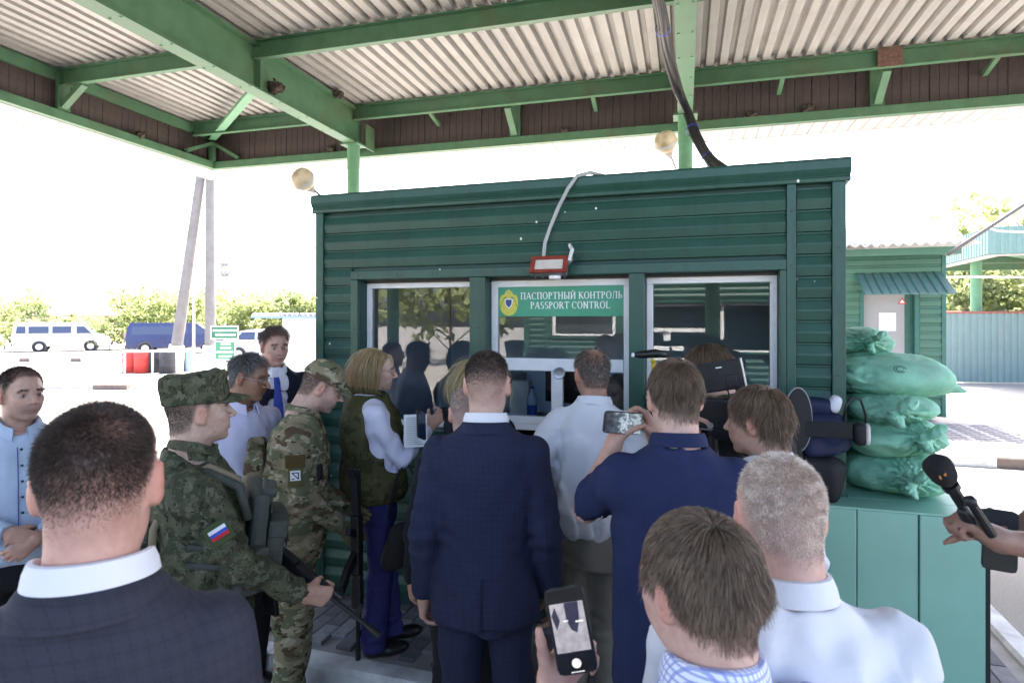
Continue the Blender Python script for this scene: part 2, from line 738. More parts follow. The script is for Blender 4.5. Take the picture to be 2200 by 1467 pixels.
# --- the kerbed island the booth stands on
isl = MB().box(-9.0, 4.18, -0.62, 3.4, -0.05, 0.105).build('pavement', M_CONC)
isl.location = BOOTH_L
isl.rotation_euler = (0, 0, BOOTH_A)
tag(isl, 'raised paved island under the passport booth', 'pavement', kind='structure')
PM = [paver_mesh(0.1, 0.2, 0.04, M_PAVER), paver_mesh(0.1, 0.2, 0.04, M_PAVER2)]
rest = MB()
cnt = 0
for i in range(-88, 42):
    for j in range(-3, 18):
        u, n = i * 0.1 + 0.03, j * 0.2 + (0.1 if i % 2 else 0) + 0.05
        if not (-8.95 < u - 0.05 and u + 0.05 < 4.18 and -0.62 < n - 0.1 and n + 0.1 < 3.4):
            continue
        near = (-1.7 < u < 1.9 and n < 0.12) or (3.68 < u and n < 1.7)
        dz = rnd.uniform(-0.0025, 0.0025)
        if near and cnt < 295:
            cnt += 1
            o = bpy.data.objects.new('paver', PM[1 if rnd.random() < 0.35 else 0])
            COL.objects.link(o)
            o.parent = isl
            o.location = (u, n, 0.13 + dz)
            o.rotation_euler = (rnd.uniform(-.006, .006), rnd.uniform(-.01, .01), rnd.uniform(-.01, .01))
        elif -1.9 < u:
            rest.box(u - .047, u + .047, n - .097, n + .097, 0.106, 0.128 + dz)
ro = rest.build('paving', M_PAVER, isl)
ro['kind'] = 'stuff'


def kerb_run(root, a, b, n_st, mat_fn, w=0.15, h=0.135, gap=0.006):
    """kerb stones from a to b, each a stone of its own"""
    a, b = Vector(a), Vector(b)
    d = (b - a) / n_st
    ang = math.atan2(d.y, d.x)
    L = d.length - gap
    cache = {}
    for i in range(n_st):
        m = mat_fn(i)
        if m.name not in cache:
            pr = [(-w / 2, -0.05), (w / 2, -0.05), (w / 2, h - .02), (w / 2 - .02, h), (-w / 2 + .02, h), (-w / 2, h - .02)]
            cache[m.name] = MB().extrude(pr, 0, L, 'x').mesh('kerb_stone', m)
        o = bpy.data.objects.new('kerb_stone', cache[m.name])
        COL.objects.link(o)
        o.parent = root
        o.location = a + d * i + Vector((0, 0, rnd.uniform(-.004, .004)))
        o.rotation_euler = (0, 0, ang + rnd.uniform(-.003, .003))


k1 = empty('kerb', kind='structure', label='white painted kerb around the booth island', cat='kerb')
kerb_run(k1, bw(-9, -0.70), bw(4.25, -0.70), 13, lambda i: M_KERBW, h=0.14)
kerb_run(k1, bw(4.255, -0.77), bw(4.255, 3.5), 4, lambda i: M_KERBW, h=0.14)

# --- the second island with its kerb, further right
isl2 = MB().box(3.2, 18.0, 6.5, 9.62, -0.05, 0.13).build('pavement', M_PAVER2)
isl2.location = BOOTH_L
isl2.rotation_euler = (0, 0, BOOTH_A)
tag(isl2, 'paved island in front of the small green building', 'pavement', kind='structure')
PM2 = paver_mesh(0.2, 0.1, 0.02, M_PAVER)
cnt = 0
for i in range(15, 60):
    for j in range(64, 96):
        u, n = i * 0.2 + (0.1 if j % 2 else 0), j * 0.1 + 0.2
        if not (6.55 < n < 9.5 and 5.0 < u < 10.5):
            continue
        if cnt < 290 and 5.3 + (n - 6.5) * .2 < u < 8.6 + (n - 6.5) * .33 and (i + j) % 2 == 0:
            cnt += 1
            o = bpy.data.objects.new('paver', PM2)
            COL.objects.link(o)
            o.parent = isl2
            o.location = (u, n, 0.138 + rnd.uniform(0, .004))
k2 = empty('kerb', kind='structure', label='kerb of alternating white and brown stones by the small building', cat='kerb')
kerb_run(k2, bw(2.3, 6.42), bw(18.3, 6.42), 16, lambda i: M_KERBD if i % 2 == 0 else M_KERBW, h=0.15)

# --- far kerbs across the bright yard
k3 = empty('kerb', kind='structure', label='far white kerb with short black blocks', cat='kerb')
for a, b, n in (((-32, 30.0, 0), (-8.5, 30.0, 0), 47),):
    kerb_run(k3, a, b, n, lambda i: M_KERBD if i % 5 == 1 else M_KERBW, h=0.2)
k4 = empty('kerb', kind='structure', label='white and black kerb at the nearer edge of the yard', cat='kerb')
kerb_run(k4, (-17.5, 18.3, 0), (-11.0, 18.3, 0), 7, lambda i: M_KERBD if i % 6 == 6 else M_KERBW, h=0.15)
kerb_run(k4, (-12.2, 17.95, 0), (-11.2, 17.95, 0), 1, lambda i: M_KERBD, h=0.16)

# ================================================================== THE BOOTH
ISL_Z = 0.13
booth = empty('passport_booth', bw(0, 0, ISL_Z), BOOTH_A, 'dark green sided passport control booth with three white framed windows', 'booth')
BZ = -ISL_Z     # booth-local z of the road


def B(z):
    return z + BZ


BW_, BD_ = 3.2, 2.1
OPEN = [(0.302, 1.104, 1.30), (1.208, 2.096, 0.96), (2.184, 2.905, 1.58)]
OT = 2.275
wall = MB()
y0, y1 = 0.012, 0.13
wall.box(0.01, BW_ - .01, y0, y1, B(OT), B(2.80))
xs = [0.01] + [v for o in OPEN for v in o[:2]] + [BW_ - .01]
for i in range(0, len(xs), 2):
    wall.box(xs[i], xs[i + 1], y0, y1, B(0.15), B(OT))
for a, b, zb in OPEN:
    wall.box(a, b, y0, y1, B(0.15), B(zb))
wall.box(0.01, 0.09, y1, BD_, B(0.15), B(2.80))
wall.box(BW_ - .09, BW_ - .01, y1, BD_, B(0.15), B(2.80))
wall.box(0.09, BW_ - .09, BD_ - .08, BD_, B(0.15), B(2.80))
wall.box(0.02, BW_ - .02, 0.02, BD_ - .01, B(2.80), B(2.83))
wall.build('wall', M_REVEAL, booth)
lin = MB()
lin.box(0.092, BW_ - .092, BD_ - .10, BD_ - .082, B(0.2), B(2.78))
lin.box(0.092, 0.105, y1 + .002, BD_ - .102, B(0.2), B(2.78))
lin.box(BW_ - .105, BW_ - .092, y1 + .002, BD_ - .102, B(0.2), B(2.78))
lin.box(0.106, BW_ - .106, y1 + .004, BD_ - .104, B(0.19), B(0.22))
lin.box(0.106, BW_ - .106, y1 + .004, BD_ - .104, B(2.70), B(2.72))
lin.build('interior_lining', M_INT, booth)

PITCH = 0.1185
PROF = [(0.006, 0.0), (-0.006, 0.0015), (-0.0105, 0.004), (-0.0205, 0.052), (-0.0195, 0.060), (-0.0035, 0.104), (-0.0085, 0.110), (-0.0085, 0.1165), (0.006, 0.1165)]


def plank(name, x0, x1, zb, parent, yoff=0.0, prof=PROF, mat=M_DGREEN, top=None):
    m = MB()
    pr = [(y + yoff, z + zb) for y, z in prof if top is None or z + zb <= top]
    if top is not None and len(pr) < len(prof):
        pr.append((0.006 + yoff, min(top, zb + PITCH)))
    m.extrude(pr, x0, x1, 'x')
    return m.build(name, mat, parent)


nrow = 21
Z0 = 0.225
for r in range(nrow):
    z = Z0 + r * PITCH
    zt = z + PITCH
    segs = []
    if z > 2.335:
        segs = [(0.036, 2.936), (2.986, 3.157)]
    else:
        segs = [(0.036, 0.247), (2.986, 3.157)]
        for i, (a, b, zb) in enumerate(OPEN):
            if zt <= zb - 0.03:
                pass
        if zt < 0.96:
            segs.append((0.252, 2.936))
        elif zt < 1.27:
            segs += [(0.252, 1.204), (2.10, 2.936)]
        elif zt < 1.55:
            segs += [(2.19, 2.936)]
    for a, b in segs:
        plank('siding_plank', a + rnd.uniform(0, .003), b - rnd.uniform(0, .003), B(z), booth)
# siding of the booth's right and left flanks
for r in range(nrow):
    z = B(Z0 + r * PITCH)
    for xs_, sg in ((BW_ - .006, 1), (0.006, -1)):
        m = MB()
        pr = [(-y * sg + xs_, zz + z) for y, zz in PROF]
        m.extrude(pr, 0.045, BD_ - .03, 'y')
        m.build('siding_plank', M_DGREEN, booth)


def trimpiece(name, x0, x1, z0, z1, yo=-0.028, yi=0.011):
    return MB().box(x0, x1, yo, yi, B(z0), B(z1)).build(name, M_TRIM, booth, bevel=0.003)


trimpiece('corner_trim', -0.024, 0.034, 0.16, 2.735, -0.03)
trimpiece('corner_trim', 3.159, 3.224, 0.16, 2.735, -0.03)
trimpiece('cover_strip', 2.938, 2.984, 0.16, 2.735)
trimpiece('header_trim', 0.249, 2.936, 2.278, 2.334)
trimpiece('window_post', 0.249, 0.302, 0.96, 2.276)
trimpiece('window_post', 1.104, 1.208, 0.96, 2.276)
trimpiece('window_post', 2.096, 2.184, 0.96, 2.276)
trimpiece('window_post', 2.905, 2.936, 1.58, 2.276)
trimpiece('sill_trim', 0.304, 1.102, 1.262, 1.30, -0.045)
trimpiece('sill_trim', 2.186, 2.903, 1.542, 1.58, -0.045)
cap = MB()
cap.extrude([(0.03, B(2.735)), (-0.040, B(2.735)), (-0.043, B(2.755)), (-0.034, B(2.763)), (-0.050, B(2.785)), (-0.058, B(2.80)), (-0.058, B(2.845)), (-0.045, B(2.858)), (0.03, B(2.862))], -0.045, 3.245, 'x')
cap.build('roof_edge', M_TRIM, booth, bevel=0.003)
MB().extrude([(3.20, B(2.735)), (3.245, B(2.735)), (3.262, B(2.80)), (3.262, B(2.845)), (3.245, B(2.860)), (3.20, B(2.863))], 0.031, BD_ + .05, 'y').build('roof_edge', M_TRIM, booth)
MB().extrude([(0.0, B(2.735)), (-0.046, B(2.735)), (-0.062, B(2.80)), (-0.062, B(2.845)), (-0.046, B(2.860)), (0.0, B(2.863))], 0.031, BD_ + .05, 'y').build('roof_edge', M_TRIM, booth)
MB().box(0.05, 3.15, 0.05, BD_ - .05, B(0.13), B(0.222)).build('plinth', M_KERBD, booth)


def win_frame(x0, x1, z0, z1, fw, bars=(), panes=()):
    """white frame in its opening, panes and bars as its pieces; y about 0.11"""
    ya, yb = 0.085, 0.135
    m = MB()
    m.box(x0, x1, ya, yb, B(z1 - fw), B(z1)).box(x0, x1, ya, yb, B(z0), B(z0 + fw))
    m.box(x0, x0 + fw, ya, yb, B(z0 + fw), B(z1 - fw)).box(x1 - fw, x1, ya, yb, B(z0 + fw), B(z1 - fw))
    f = m.build('window', M_WHITEF, booth, bevel=0.004)
    for a, b, c, d in bars:
        MB().box(a, b, ya - .006, yb - .004, B(c), B(d)).build('window_bar', M_WHITEF, f, bevel=0.004)
    for a, b, c, d in panes:
        MB().box(a, b, 0.106, 0.110, B(c), B(d)).build('pane', M_GLASS, f)
    return f


win_frame(0.304, 1.102, 1.302, 2.258, 0.036, panes=[(0.34, 1.066, 1.338, 2.222)])
wl = win_frame(1.210, 2.094, 1.315, 2.258, 0.042,
               bars=[(1.252, 2.052, 1.690, 1.768), (1.606, 1.676, 1.403, 1.690), (1.252, 2.052, 1.357, 1.403)],
               panes=[(1.252, 2.052, 1.768, 2.216), (1.252, 1.606, 1.403, 1.690), (1.676, 2.052, 1.403, 1.690)])
win_frame(2.186, 2.903, 1.60, 2.258, 0.038, panes=[(2.224, 2.865, 1.638, 2.220)])
# dark header strips over the frames
for a, b, _ in OPEN:
    MB().box(a + .002, b - .002, 0.06, 0.128, B(2.259), B(2.274)).build('lintel_strip', M_BLACK, booth)
# intercom, tray and shelf under the middle window
ic = MB().lathe([(0.0, -.002), (0.037, 0.0), (0.037, 0.012), (0.033, 0.018), (0.026, 0.015), (0.0, 0.017)], 28,
               Matrix.Translation((1.660, 0.079, B(1.68))) @ Matrix.Rotation(R(90), 4, 'X')).build('intercom', M_GREYM, booth, auto=40)
tray = MB().box(1.212, 2.092, 0.02, 0.60, B(1.168), B(1.182)).box(1.212, 1.222, 0.02, 0.6, B(1.182), B(1.312))
tray.box(2.082, 2.092, 0.02, 0.6, B(1.182), B(1.312)).box(1.222, 2.082, 0.59, 0.60, B(1.182), B(1.312)).box(1.222, 2.082, 0.137, 0.59, B(1.318), B(1.33))
tray.build('document_tray', M_BLACK, booth)
sh = MB().box(1.18, 2.12, -0.20, 0.018, B(1.125), B(1.167)).build('shelf', M_WHITEF, booth, bevel=0.006)
MB().box(1.20, 2.10, -0.12, 0.0, B(1.06), B(1.118)).build('shelf_apron', M_WHITEF, booth, bevel=0.004)
MB().box(1.20, 2.10, -0.10, 0.0, B(0.99), B(1.052)).build('shelf_apron', M_WHITEF, booth, bevel=0.004)

scm = MB()
for x_, zlist in ((3.19, np.arange(.4, 2.7, .33)), (0.005, np.arange(.4, 2.7, .33)), (2.961, np.arange(.35, 2.7, .28)), (0.275, np.arange(1.05, 2.25, .3)), (1.156, np.arange(1.05, 2.25, .3)), (2.14, np.arange(1.05, 2.25, .3))):
    for z_ in zlist:
        scm.lathe([(0.0, -.0), (.0065, 0), (.0065, .004), (.003, .0055), (0, .0055)], 8, Matrix.Translation((x_ + rnd.uniform(-.006, .006), -.0275, B(float(z_) + rnd.uniform(-.02, .02)))) @ Matrix.Rotation(R(90), 4, 'X'))
for x_ in np.arange(.3, 2.95, .29):
    scm.lathe([(0.0, -.0), (.0065, 0), (.0065, .004), (0, .0055)], 8, Matrix.Translation((float(x_), -.0275, B(2.306))) @ Matrix.Rotation(R(90), 4, 'X'))
scm.build('screws', plain('screw_mat', (.05, .09, .08), .45), booth)['kind'] = 'stuff'

# inside the booth: desk with monitor, bottle, papers
desk = empty('desk', bw(1.6, 0.75, 0.22), BOOTH_A, 'brown office desk seen inside the booth behind the glass', 'desk')
M_DESK = plain('desk_wood_mat', (0.22, 0.14, 0.08), 0.5, 0.2, 4)
MB().box(-1.2, 1.25, -0.25, 0.4, 1.02, 1.05).build('tabletop', M_DESK, desk, bevel=.004)
for x in (-1.15, 1.2):
    MB().box(x - .02, x + .02, -0.22, 0.38, 0, 1.02).build('side_panel', M_DESK, desk)
mon = empty('monitor', bw(1.56, 1.0, 1.272), BOOTH_A - .3, 'black computer monitor on the desk inside the booth', 'monitor')
MB().box(-.12, .12, -.07, .07, 0, .012).build('base', M_BLACK, mon)
MB().box(-.03, .03, -.01, .01, .012, .12).build('stand', M_BLACK, mon)
MB().box(-.25, .25, -.02, .02, .10, .42).build('screen', M_BLACK, mon, bevel=.006)
bt = empty('water_bottle', bw(1.33, 0.62, 1.272), 0, 'plastic water bottle with blue label behind the glass', 'bottle')
M_PET = plain('bottle_plastic_mat', (0.55, 0.65, 0.75), 0.2, 0.05)
M_BLUE = plain('blue_label_mat', (0.03, 0.10, 0.42), 0.4)
MB().lathe([(0.03, 0), (0.036, .01), (0.036, .16), (0.03, .19), (0.013, .225), (0.013, .245)], 18).build('shell', M_PET, bt, smooth=True)
MB().lathe([(0.0367, .06), (0.0367, .13)], 18, caps=False).build('paper_label', M_BLUE, bt, smooth=True)
MB().lathe([(0.015, .245), (0.015, .262)], 14).build('cap', M_BLUE, bt)
pb = MB().box(-.07, .07, -.05, .05, 0, .29).build('carton', plain('carton_mat', (0.75, 0.68, 0.62), 0.7), None)
pb.location = bw(1.22, 0.72, 1.272)
pb.rotation_euler = (0, 0, BOOTH_A)
tag(pb, 'pale cardboard carton standing beside the bottle on the desk', 'carton')
for k, (u, n, a, c) in enumerate(((1.05, .56, .1, (.75, .75, .78)), (1.0, .74, -.2, (.8, .8, .82)))):
    pp = MB().box(-.15, .15, -.11, .11, 0, .02 + .015 * k).build('paper_stack', plain('paper%d_mat' % k, c, .8), None)
    pp.location = bw(u, n, 1.272)
    pp.rotation_euler = (0, 0, BOOTH_A + a)
    tag(pp, ('stack of papers nearest the glass on the booth desk', 'thicker stack of papers at the back of the booth desk')[k], 'papers', 'papers on the booth desk')
cab = empty('cabinet', bw(0.55, 1.7, 0.22), BOOTH_A, 'grey filing cabinet inside the booth behind the first window', 'cabinet')
M_CAB = plain('cabinet_mat', (0.35, 0.34, 0.36), 0.5)
MB().box(-.35, .35, -.25, .25, 0, 1.3).build('carcass', M_CAB, cab, bevel=.005)
for k in range(4):
    d = MB().box(-.33, .33, -.262, -.251, .04 + k * .31, .33 + k * .31).build('drawer', M_CAB, cab, bevel=.004)
    MB().box(-.06, .06, -.275, -.263, .2 + k * .31, .22 + k * .31).build('handle', M_GREYM, d)

# --- lettering: a small seriffed alphabet cut from strokes
def glyph_polys(ch):
    T, t = 0.17, 0.075
    P = []
    def quad(x0, y0, x1, y1):
        P.append([(x0, y0), (x1, y0), (x1, y1), (x0, y1)])
    def Vv(x, a=0.0, b=1.0, sb=True, st=True):
        quad(x - T / 2, a, x + T / 2, b)
        if sb:
            quad(x - T * .95, a, x + T * .95, a + .05)
        if st:
            quad(x - T * .95, b - .05, x + T * .95, b)
    def Hh(a, b, y):
        quad(a, y - t / 2, b, y + t / 2)
    def Dd(x0, yy0, x1, yy1, w):
        d = Vector((x1 - x0, yy1 - yy0)).normalized()
        nx, ny = -d.y * w / 2, d.x * w / 2
        P.append([(x0 + nx, yy0 + ny), (x1 + nx, yy1 + ny), (x1 - nx, yy1 - ny), (x0 - nx, yy0 - ny)])
    def arc(cx, cy, rx, ry, a0, a1, n=14):
        for i in range(n):
            q = []
            for a in (a0 + (a1 - a0) * i / n, a0 + (a1 - a0) * (i + 1) / n):
                w = t + (T - t) * abs(math.cos(R(a)))
                q.append((math.cos(R(a)), math.sin(R(a)), w))
            (c0, s0, w0), (c1, s1, w1) = q
            P.append([(cx + rx * c0, cy + ry * s0), (cx + rx * c1, cy + ry * s1), (cx + (rx - w1) * c1, cy + (ry - t) * s1), (cx + (rx - w0) * c0, cy + (ry - t) * s0)])
    w = 0.9
    if ch in 'П':
        Vv(.18); Vv(.74); Hh(.02, .9, .962); w = .94
    elif ch in 'НH':
        Vv(.18); Vv(.74); Hh(.2, .72, .5); w = .94
    elif ch in 'АA':
        Dd(.1, 0, .45, 1, t); Dd(.45, 1, .8, 0, T); Hh(.22, .68, .33); quad(-.02, 0, .24, .05); quad(.62, 0, .96, .05); w = .92
    elif ch in 'СC':
        arc(.45, .5, .42, .52, 48, 312, 22); quad(.74, .68, .8, .98); w = .88
    elif ch in 'ОO':
        arc(.46, .5, .44, .52, 0, 360, 28); w = .94
    elif ch in 'РP':
        Vv(.18); arc(.3, .74, .36, .26, -90, 90); quad(.2, .925, .32, 1.0); quad(.2, .48, .32, .55); w = .74
    elif ch in 'R':
        Vv(.18); arc(.3, .74, .36, .26, -90, 90); quad(.2, .925, .32, 1.0); quad(.2, .48, .32, .55); Dd(.4, .52, .76, 0, T); quad(.62, 0, .9, .05); w = .88
    elif ch in 'ТT':
        Vv(.42, st=False); Hh(.02, .82, .962); quad(.02, .76, .07, .96); quad(.77, .76, .82, .96); w = .84
    elif ch in 'ЬЫ':
        Vv(.18); arc(.3, .27, .36, .27, -90, 90); quad(.2, .47, .32, .54); quad(.2, 0, .32, .07); w = .72
        if ch == 'Ы':
            Vv(.88); w = 1.08
    elif ch in 'ЙN':
        Vv(.18); Vv(.74)
        if ch == 'N':
            Dd(.16, .98, .76, .02, T * .9)
        else:
            Dd(.2, .04, .72, .96, t); arc(.46, 1.24, .2, .14, 200, 340, 8)
        w = .94
    elif ch in 'К':
        Vv(.18); Dd(.26, .48, .68, .98, t); Dd(.34, .56, .76, .02, T); quad(.62, 0, .9, .05); quad(.56, .95, .84, 1); w = .86
    elif ch in 'Л':
        Vv(.72); Dd(.28, .96, .2, .1, t); Hh(.2, .8, .962); quad(.02, 0, .22, .08); w = .92
    elif ch in 'S':
        arc(.36, .74, .29, .27, 40, 270, 14); arc(.36, .26, .31, .27, -140, 90, 14); w = .7
    elif ch in 'L':
        Vv(.18); Hh(.1, .72, .04); quad(.66, 0, .72, .26); w = .76
    elif ch == ' ':
        w = .34
    return P, w


def lettering(name, text, x0, z0, size, mat, parent, y, depth=0.0008, width=None, center=False):
    polys, x = [], 0.0
    for ch in text:
        P, w = glyph_polys(ch)
        polys += [[(a + x, b) for a, b in p] for p in P]
        x += w + 0.04
    sx = (width / x) if width else size
    m = MB()
    for i, p in enumerate(polys):
        yy = y - 0.00002 * (i % 9)
        m.add([(x0 + a * sx, yy, z0 + b * size) for a, b in p], [tuple(range(len(p)))])
    return m.build(name, mat, parent)


M_SIGNG = plain('sign_green_mat', (0.055, 0.30, 0.185), 0.35, 0.05)
M_PRINTW = plain('print_white_mat', (0.82, 0.83, 0.84), 0.5, 0.02)
M_PRINTY = plain('print_yellow_mat', (0.66, 0.60, 0.10), 0.5, 0.15, 90)
M_PRINTB = plain('print_blue_mat', (0.05, 0.08, 0.25), 0.5)
M_PRINTG = plain('print_dark_green_mat', (0.05, 0.18, 0.06), 0.5)
M_PRINTR = plain('print_red_mat', (0.55, 0.04, 0.04), 0.5)
sign = empty('passport_control_sign', bw(1.252, 0.098, 2.03), BOOTH_A, 'green passport control sign with white lettering and yellow emblem on the middle window', 'sign')
SW, SH = 0.80, 0.186
MB().box(0.001, SW - .001, 0, 0.003, 0, SH).build('plate', M_SIGNG, sign)
lettering('lettering', 'ПАСПОРТНЫЙ КОНТРОЛЬ', 0.150, 0.108, 0.043, M_PRINTW, sign, -0.001, width=0.643)
lettering('lettering', 'PASSPORT CONTROL', 0.215, 0.048, 0.043, M_PRINTW, sign, -0.001, width=0.505)
em = MB()
def oval(m, cx, cz, rx, rz, y, n=28, a0=0, a1=360):
    p = [(cx + rx * math.cos(R(a0 + (a1 - a0) * k / n)), y, cz + rz * math.sin(R(a0 + (a1 - a0) * k / n))) for k in range(n)]
    m.add(p, [tuple(range(n))])
ex, ez = 0.072, 0.086
oval(em, ex, ez - .008, .062, .074, -0.0006)
for sg in (-1, 1):
    em.add([(ex + sg * x, -0.0009, ez + z) for x, z in ((.006, .02), (.03, .052), (.05, .050), (.062, .02), (.060, -.02), (.04, -.045), (.02, -.03))], [(0, 1, 2, 3, 4, 5, 6)])
    em.add([(ex + sg * x, -0.0010, ez + z) for x, z in ((.004, .03), (.02, .06), (.026, .068), (.016, .074), (.002, .05))], [(0, 1, 2, 3, 4)])
em.add([(ex + x, -0.0011, ez + z) for x, z in ((-.012, .068), (.012, .068), (.014, .082), (.006, .078), (0, .092), (-.006, .078), (-.014, .082))], [(0, 1, 2, 3, 4, 5, 6)])
emb = em.build('emblem', M_PRINTY, sign)
dk = MB()
for sg in (-1, 1):
    for a in range(4):
        dk.add([(ex + sg * x, -0.0014, ez + z) for x, z in ((.028 + .008 * a, .036 - .016 * a), (.031 + .008 * a, .037 - .016 * a), (.044 + .005 * a, .014 - .018 * a), (.042 + .005 * a, .013 - .018 * a))], [(0, 1, 2, 3)])
    dk.add([(ex + sg * x, -0.0014, ez + z) for x, z in ((.014, .034), (.022, .04), (.03, .026), (.024, .022))], [(0, 1, 2, 3)])
dk.build('emblem_feathers', M_PRINTG, emb)
shd = MB()
shape = [(-1, 1), (1, 1), (1.02, .1), (.75, -.55), (0, -1.25), (-.75, -.55), (-1.02, .1)]
shd.add([(ex + x * .026, -0.0018, ez - .002 + z * .029) for x, z in shape], [tuple(range(7))])
shd.build('shield_border', M_PRINTW, emb)
MB().add([(ex + x * .0195, -0.0022, ez - .002 + z * .0225) for x, z in shape], [tuple(range(7))]).build('shield', M_PRINTB, emb)

# --- floodlight over the middle window and its conduit
fl = empty('floodlight', bw(1.645, -0.03, 2.33), BOOTH_A, 'rusty red rimmed floodlight above the passport control sign', 'floodlight')
M_RUST = plain('rusty_red_mat', (0.24, 0.035, 0.02), 0.6, 0.35, 30)
M_FLG = plain('frosted_lens_mat', (0.62, 0.56, 0.5), 0.3, 0.08)
TM = Matrix.Translation((0, -0.10, 0.0)) @ Matrix.Rotation(R(-28), 4, 'X')
MB().box(-.105, .105, 0.005, 0.05, -.05, .05, TM).build('housing', M_GREYM, fl, bevel=.006)
rim = MB().box(-.112, .112, -.012, .004, .035, .056, TM).box(-.112, .112, -.012, .004, -.056, -.035, TM)
rim.box(-.112, -.085, -.012, .004, -.035, .035, TM).box(.085, .112, -.012, .004, -.035, .035, TM)
rim.build('rim', M_RUST, fl, bevel=.003)
MB().box(-.084, .084, -.004, .004, -.034, .034, TM).build('lens', M_FLG, fl)
for k in range(5):
    MB().box(-.1 + k * .045, -.09 + k * .045, 0.05, 0.072, -.045, .045, TM).build('cooling_fin', M_GREYM, fl)
MB().tube([(.116, -.10, 0), (.13, -.06, .03), (.11, 0.01, .07)], .007, 8).build('bracket', M_GREYM, fl)
MB().tube([(.118, -.09, .02), (.128, -.05, .09), (.10, 0.008, .125)], .011, 8).build('bracket_sleeve', M_WHITEF, fl)
MB().lathe([(0.0, 0), (.035, 0.0), (.035, .02), (0, .022)], 18, Matrix.Translation((.03, -.075, -.082))).build('sensor', M_WHITEF, fl)
cd = MB().tube([bw(1.60, -.085, 2.375), bw(1.60, -.05, 2.47), bw(1.63, -.045, 2.56), bw(1.69, -.07, 2.68), bw(1.75, -.085, 2.78), bw(1.80, -.075, 2.852), bw(1.87, -.03, 2.878), bw(1.94, 0.05, 2.872)], .0115, 10)
tag(cd.build('conduit', plain('conduit_grey_mat', (0.42, 0.44, 0.44), .5), None, smooth=True), 'grey flexible conduit running up from the floodlight over the booth edge', 'conduit')

# --- two egg-shaped lamps on arms behind the booth roof
M_LAMPG = plain('lamp_glass_mat', (0.75, 0.60, 0.38), 0.35, 0.15, 12, dirt=(0.35, 0.22, 0.1), dscale=9)
M_LAMPH = plain('lamp_head_mat', (0.68, 0.66, 0.6), 0.5, 0.12, 12)


def yard_lamp(foot, head, label, tilt=0.0, s=1.0):
    foot, head = Vector(foot), Vector(head)
    o = empty('yard_lamp', foot, 0, label, 'lamp', 'lamps on arms behind the booth roof')
    d = head - foot
    MB().tube([(0, 0, 0), d * .5, d * .92], .011, 8).build('arm', M_GREYM, o)
    q = d.normalized().to_track_quat('Z', 'Y')
    M = Matrix.Translation(d) @ q.to_matrix().to_4x4() @ Matrix.Rotation(tilt, 4, 'Y')
    MB().lathe([(.02, -.10), (.03, -.07), (.045, -.05), (.05, -.02)], 16, M).build('socket', M_LAMPH, o, smooth=True)
    MB().lathe([(.05, -.03), (.082, 0.0), (.10, .045), (.098, .09), (.075, .13), (.035, .148), (0.0, .15)], 20, M @ Matrix.Diagonal((s, s, s, 1))).build('globe', M_LAMPG, o, smooth=True)
    MB().lathe([(.101, .03), (.106, .045), (.101, .06)], 20, M @ Matrix.Diagonal((s, s, s, 1)), caps=False).build('gasket', M_LAMPH, o, smooth=True)
    return o


yard_lamp(pt(692, 424, 5.6), pt(660, 396, 5.5), 'egg shaped yellowed lamp on an arm beyond the booth corner nearest the vans', 0.25)
yard_lamp(pt(1452, 362, 5.6), pt(1434, 318, 5.5), 'egg shaped yellowed lamp beside the column with the cable bundle', 0.1)

# ================================================================== THE CANOPY
CAN_A = R(-15.7)
canopy = empty('canopy', (-5.775, 11.835, 0), CAN_A, 'tall green steel canopy with corrugated roof over the lanes', 'canopy')
CXL, CYL = 15.6, -12.2
ZS, ZB, ZT, ZR = 4.92, 5.0, 5.60, 5.66
COLX = [3.34, 8.77, 14.2]
PUR = [-0.5, -3.0, -5.5, -8.0, -10.5, -12.0]
# corrugated roof in sheets, ribs running away from the viewer
_unused_roof = plain('roof_sheet_mat', (0.60, 0.56, 0.53), 0.6, 0.10, 2.5, dirt=(0.34, 0.31, 0.28), dscale=1.1, bump=0.15, bscale=25)
def roof_mat():
    t = NT('roof_zinc_mat')
    oi = t.n('ShaderNodeObjectInfo')
    st = t.noise(1.0, 5.0, .6, src=t.map((7.0, .55, 7.0)))
    n1 = t.noise(2.2, 6.0, .65)
    c = t.ramp(st, [(.3, (.27, .265, .255)), (.7, (.37, .36, .35))])
    c = t.mix(t.ramp(n1, [(.52, 0.0), (.78, .6)]), c, (.19, .17, .155))
    k = t.math('ADD', t.math('MULTIPLY', oi.outputs['Random'], .22), .39)
    g_ = t.n('ShaderNodeCombineColor')
    for i in range(3):
        t.l(k, g_.inputs[i])
    c = t.mix(.8, c, g_.outputs[0], 'OVERLAY')
    t.col(c)
    t.rough(.55)
    t.bump(t.noise(14.0, 3.0), .15, .006)
    return t.m


M_ROOF = roof_mat()
RP, RH = 0.188, 0.075
def roof_sheet(nr, length):
    m = MB()
    pr = []
    for k in range(nr):
        x = k * RP
        pr += [(x, RH), (x + RP * .26, RH), (x + RP * .36, 0), (x + RP * .90, 0)]
        if k == nr - 1:
            pr += [(x + RP, RH)]
        pr = pr
    up = pr
    n = len(up)
    vs = [(a, 0, b) for a, b in up] + [(a, -length, b + length * .0) for a, b in up]
    m.add(vs, [(i, i + 1, n + i + 1, n + i) for i in range(n - 1)])
    # stiffening creases on the low flanges
    return m.mesh('roof_sheet', M_ROOF)
NS = 6
SL = roof_sheet(NS, 6.72)
k = 0
x = -0.6
while x < CXL:
    for j, y in enumerate((0.6, -5.7)):
        o = bpy.data.objects.new('roof_sheet', SL)
        COL.objects.link(o)
        o.parent = canopy
        o.location = (x, y, ZR + 0.006 * (j % 2) + 0.004 * (k % 2))
    x += NS * RP
    k += 1
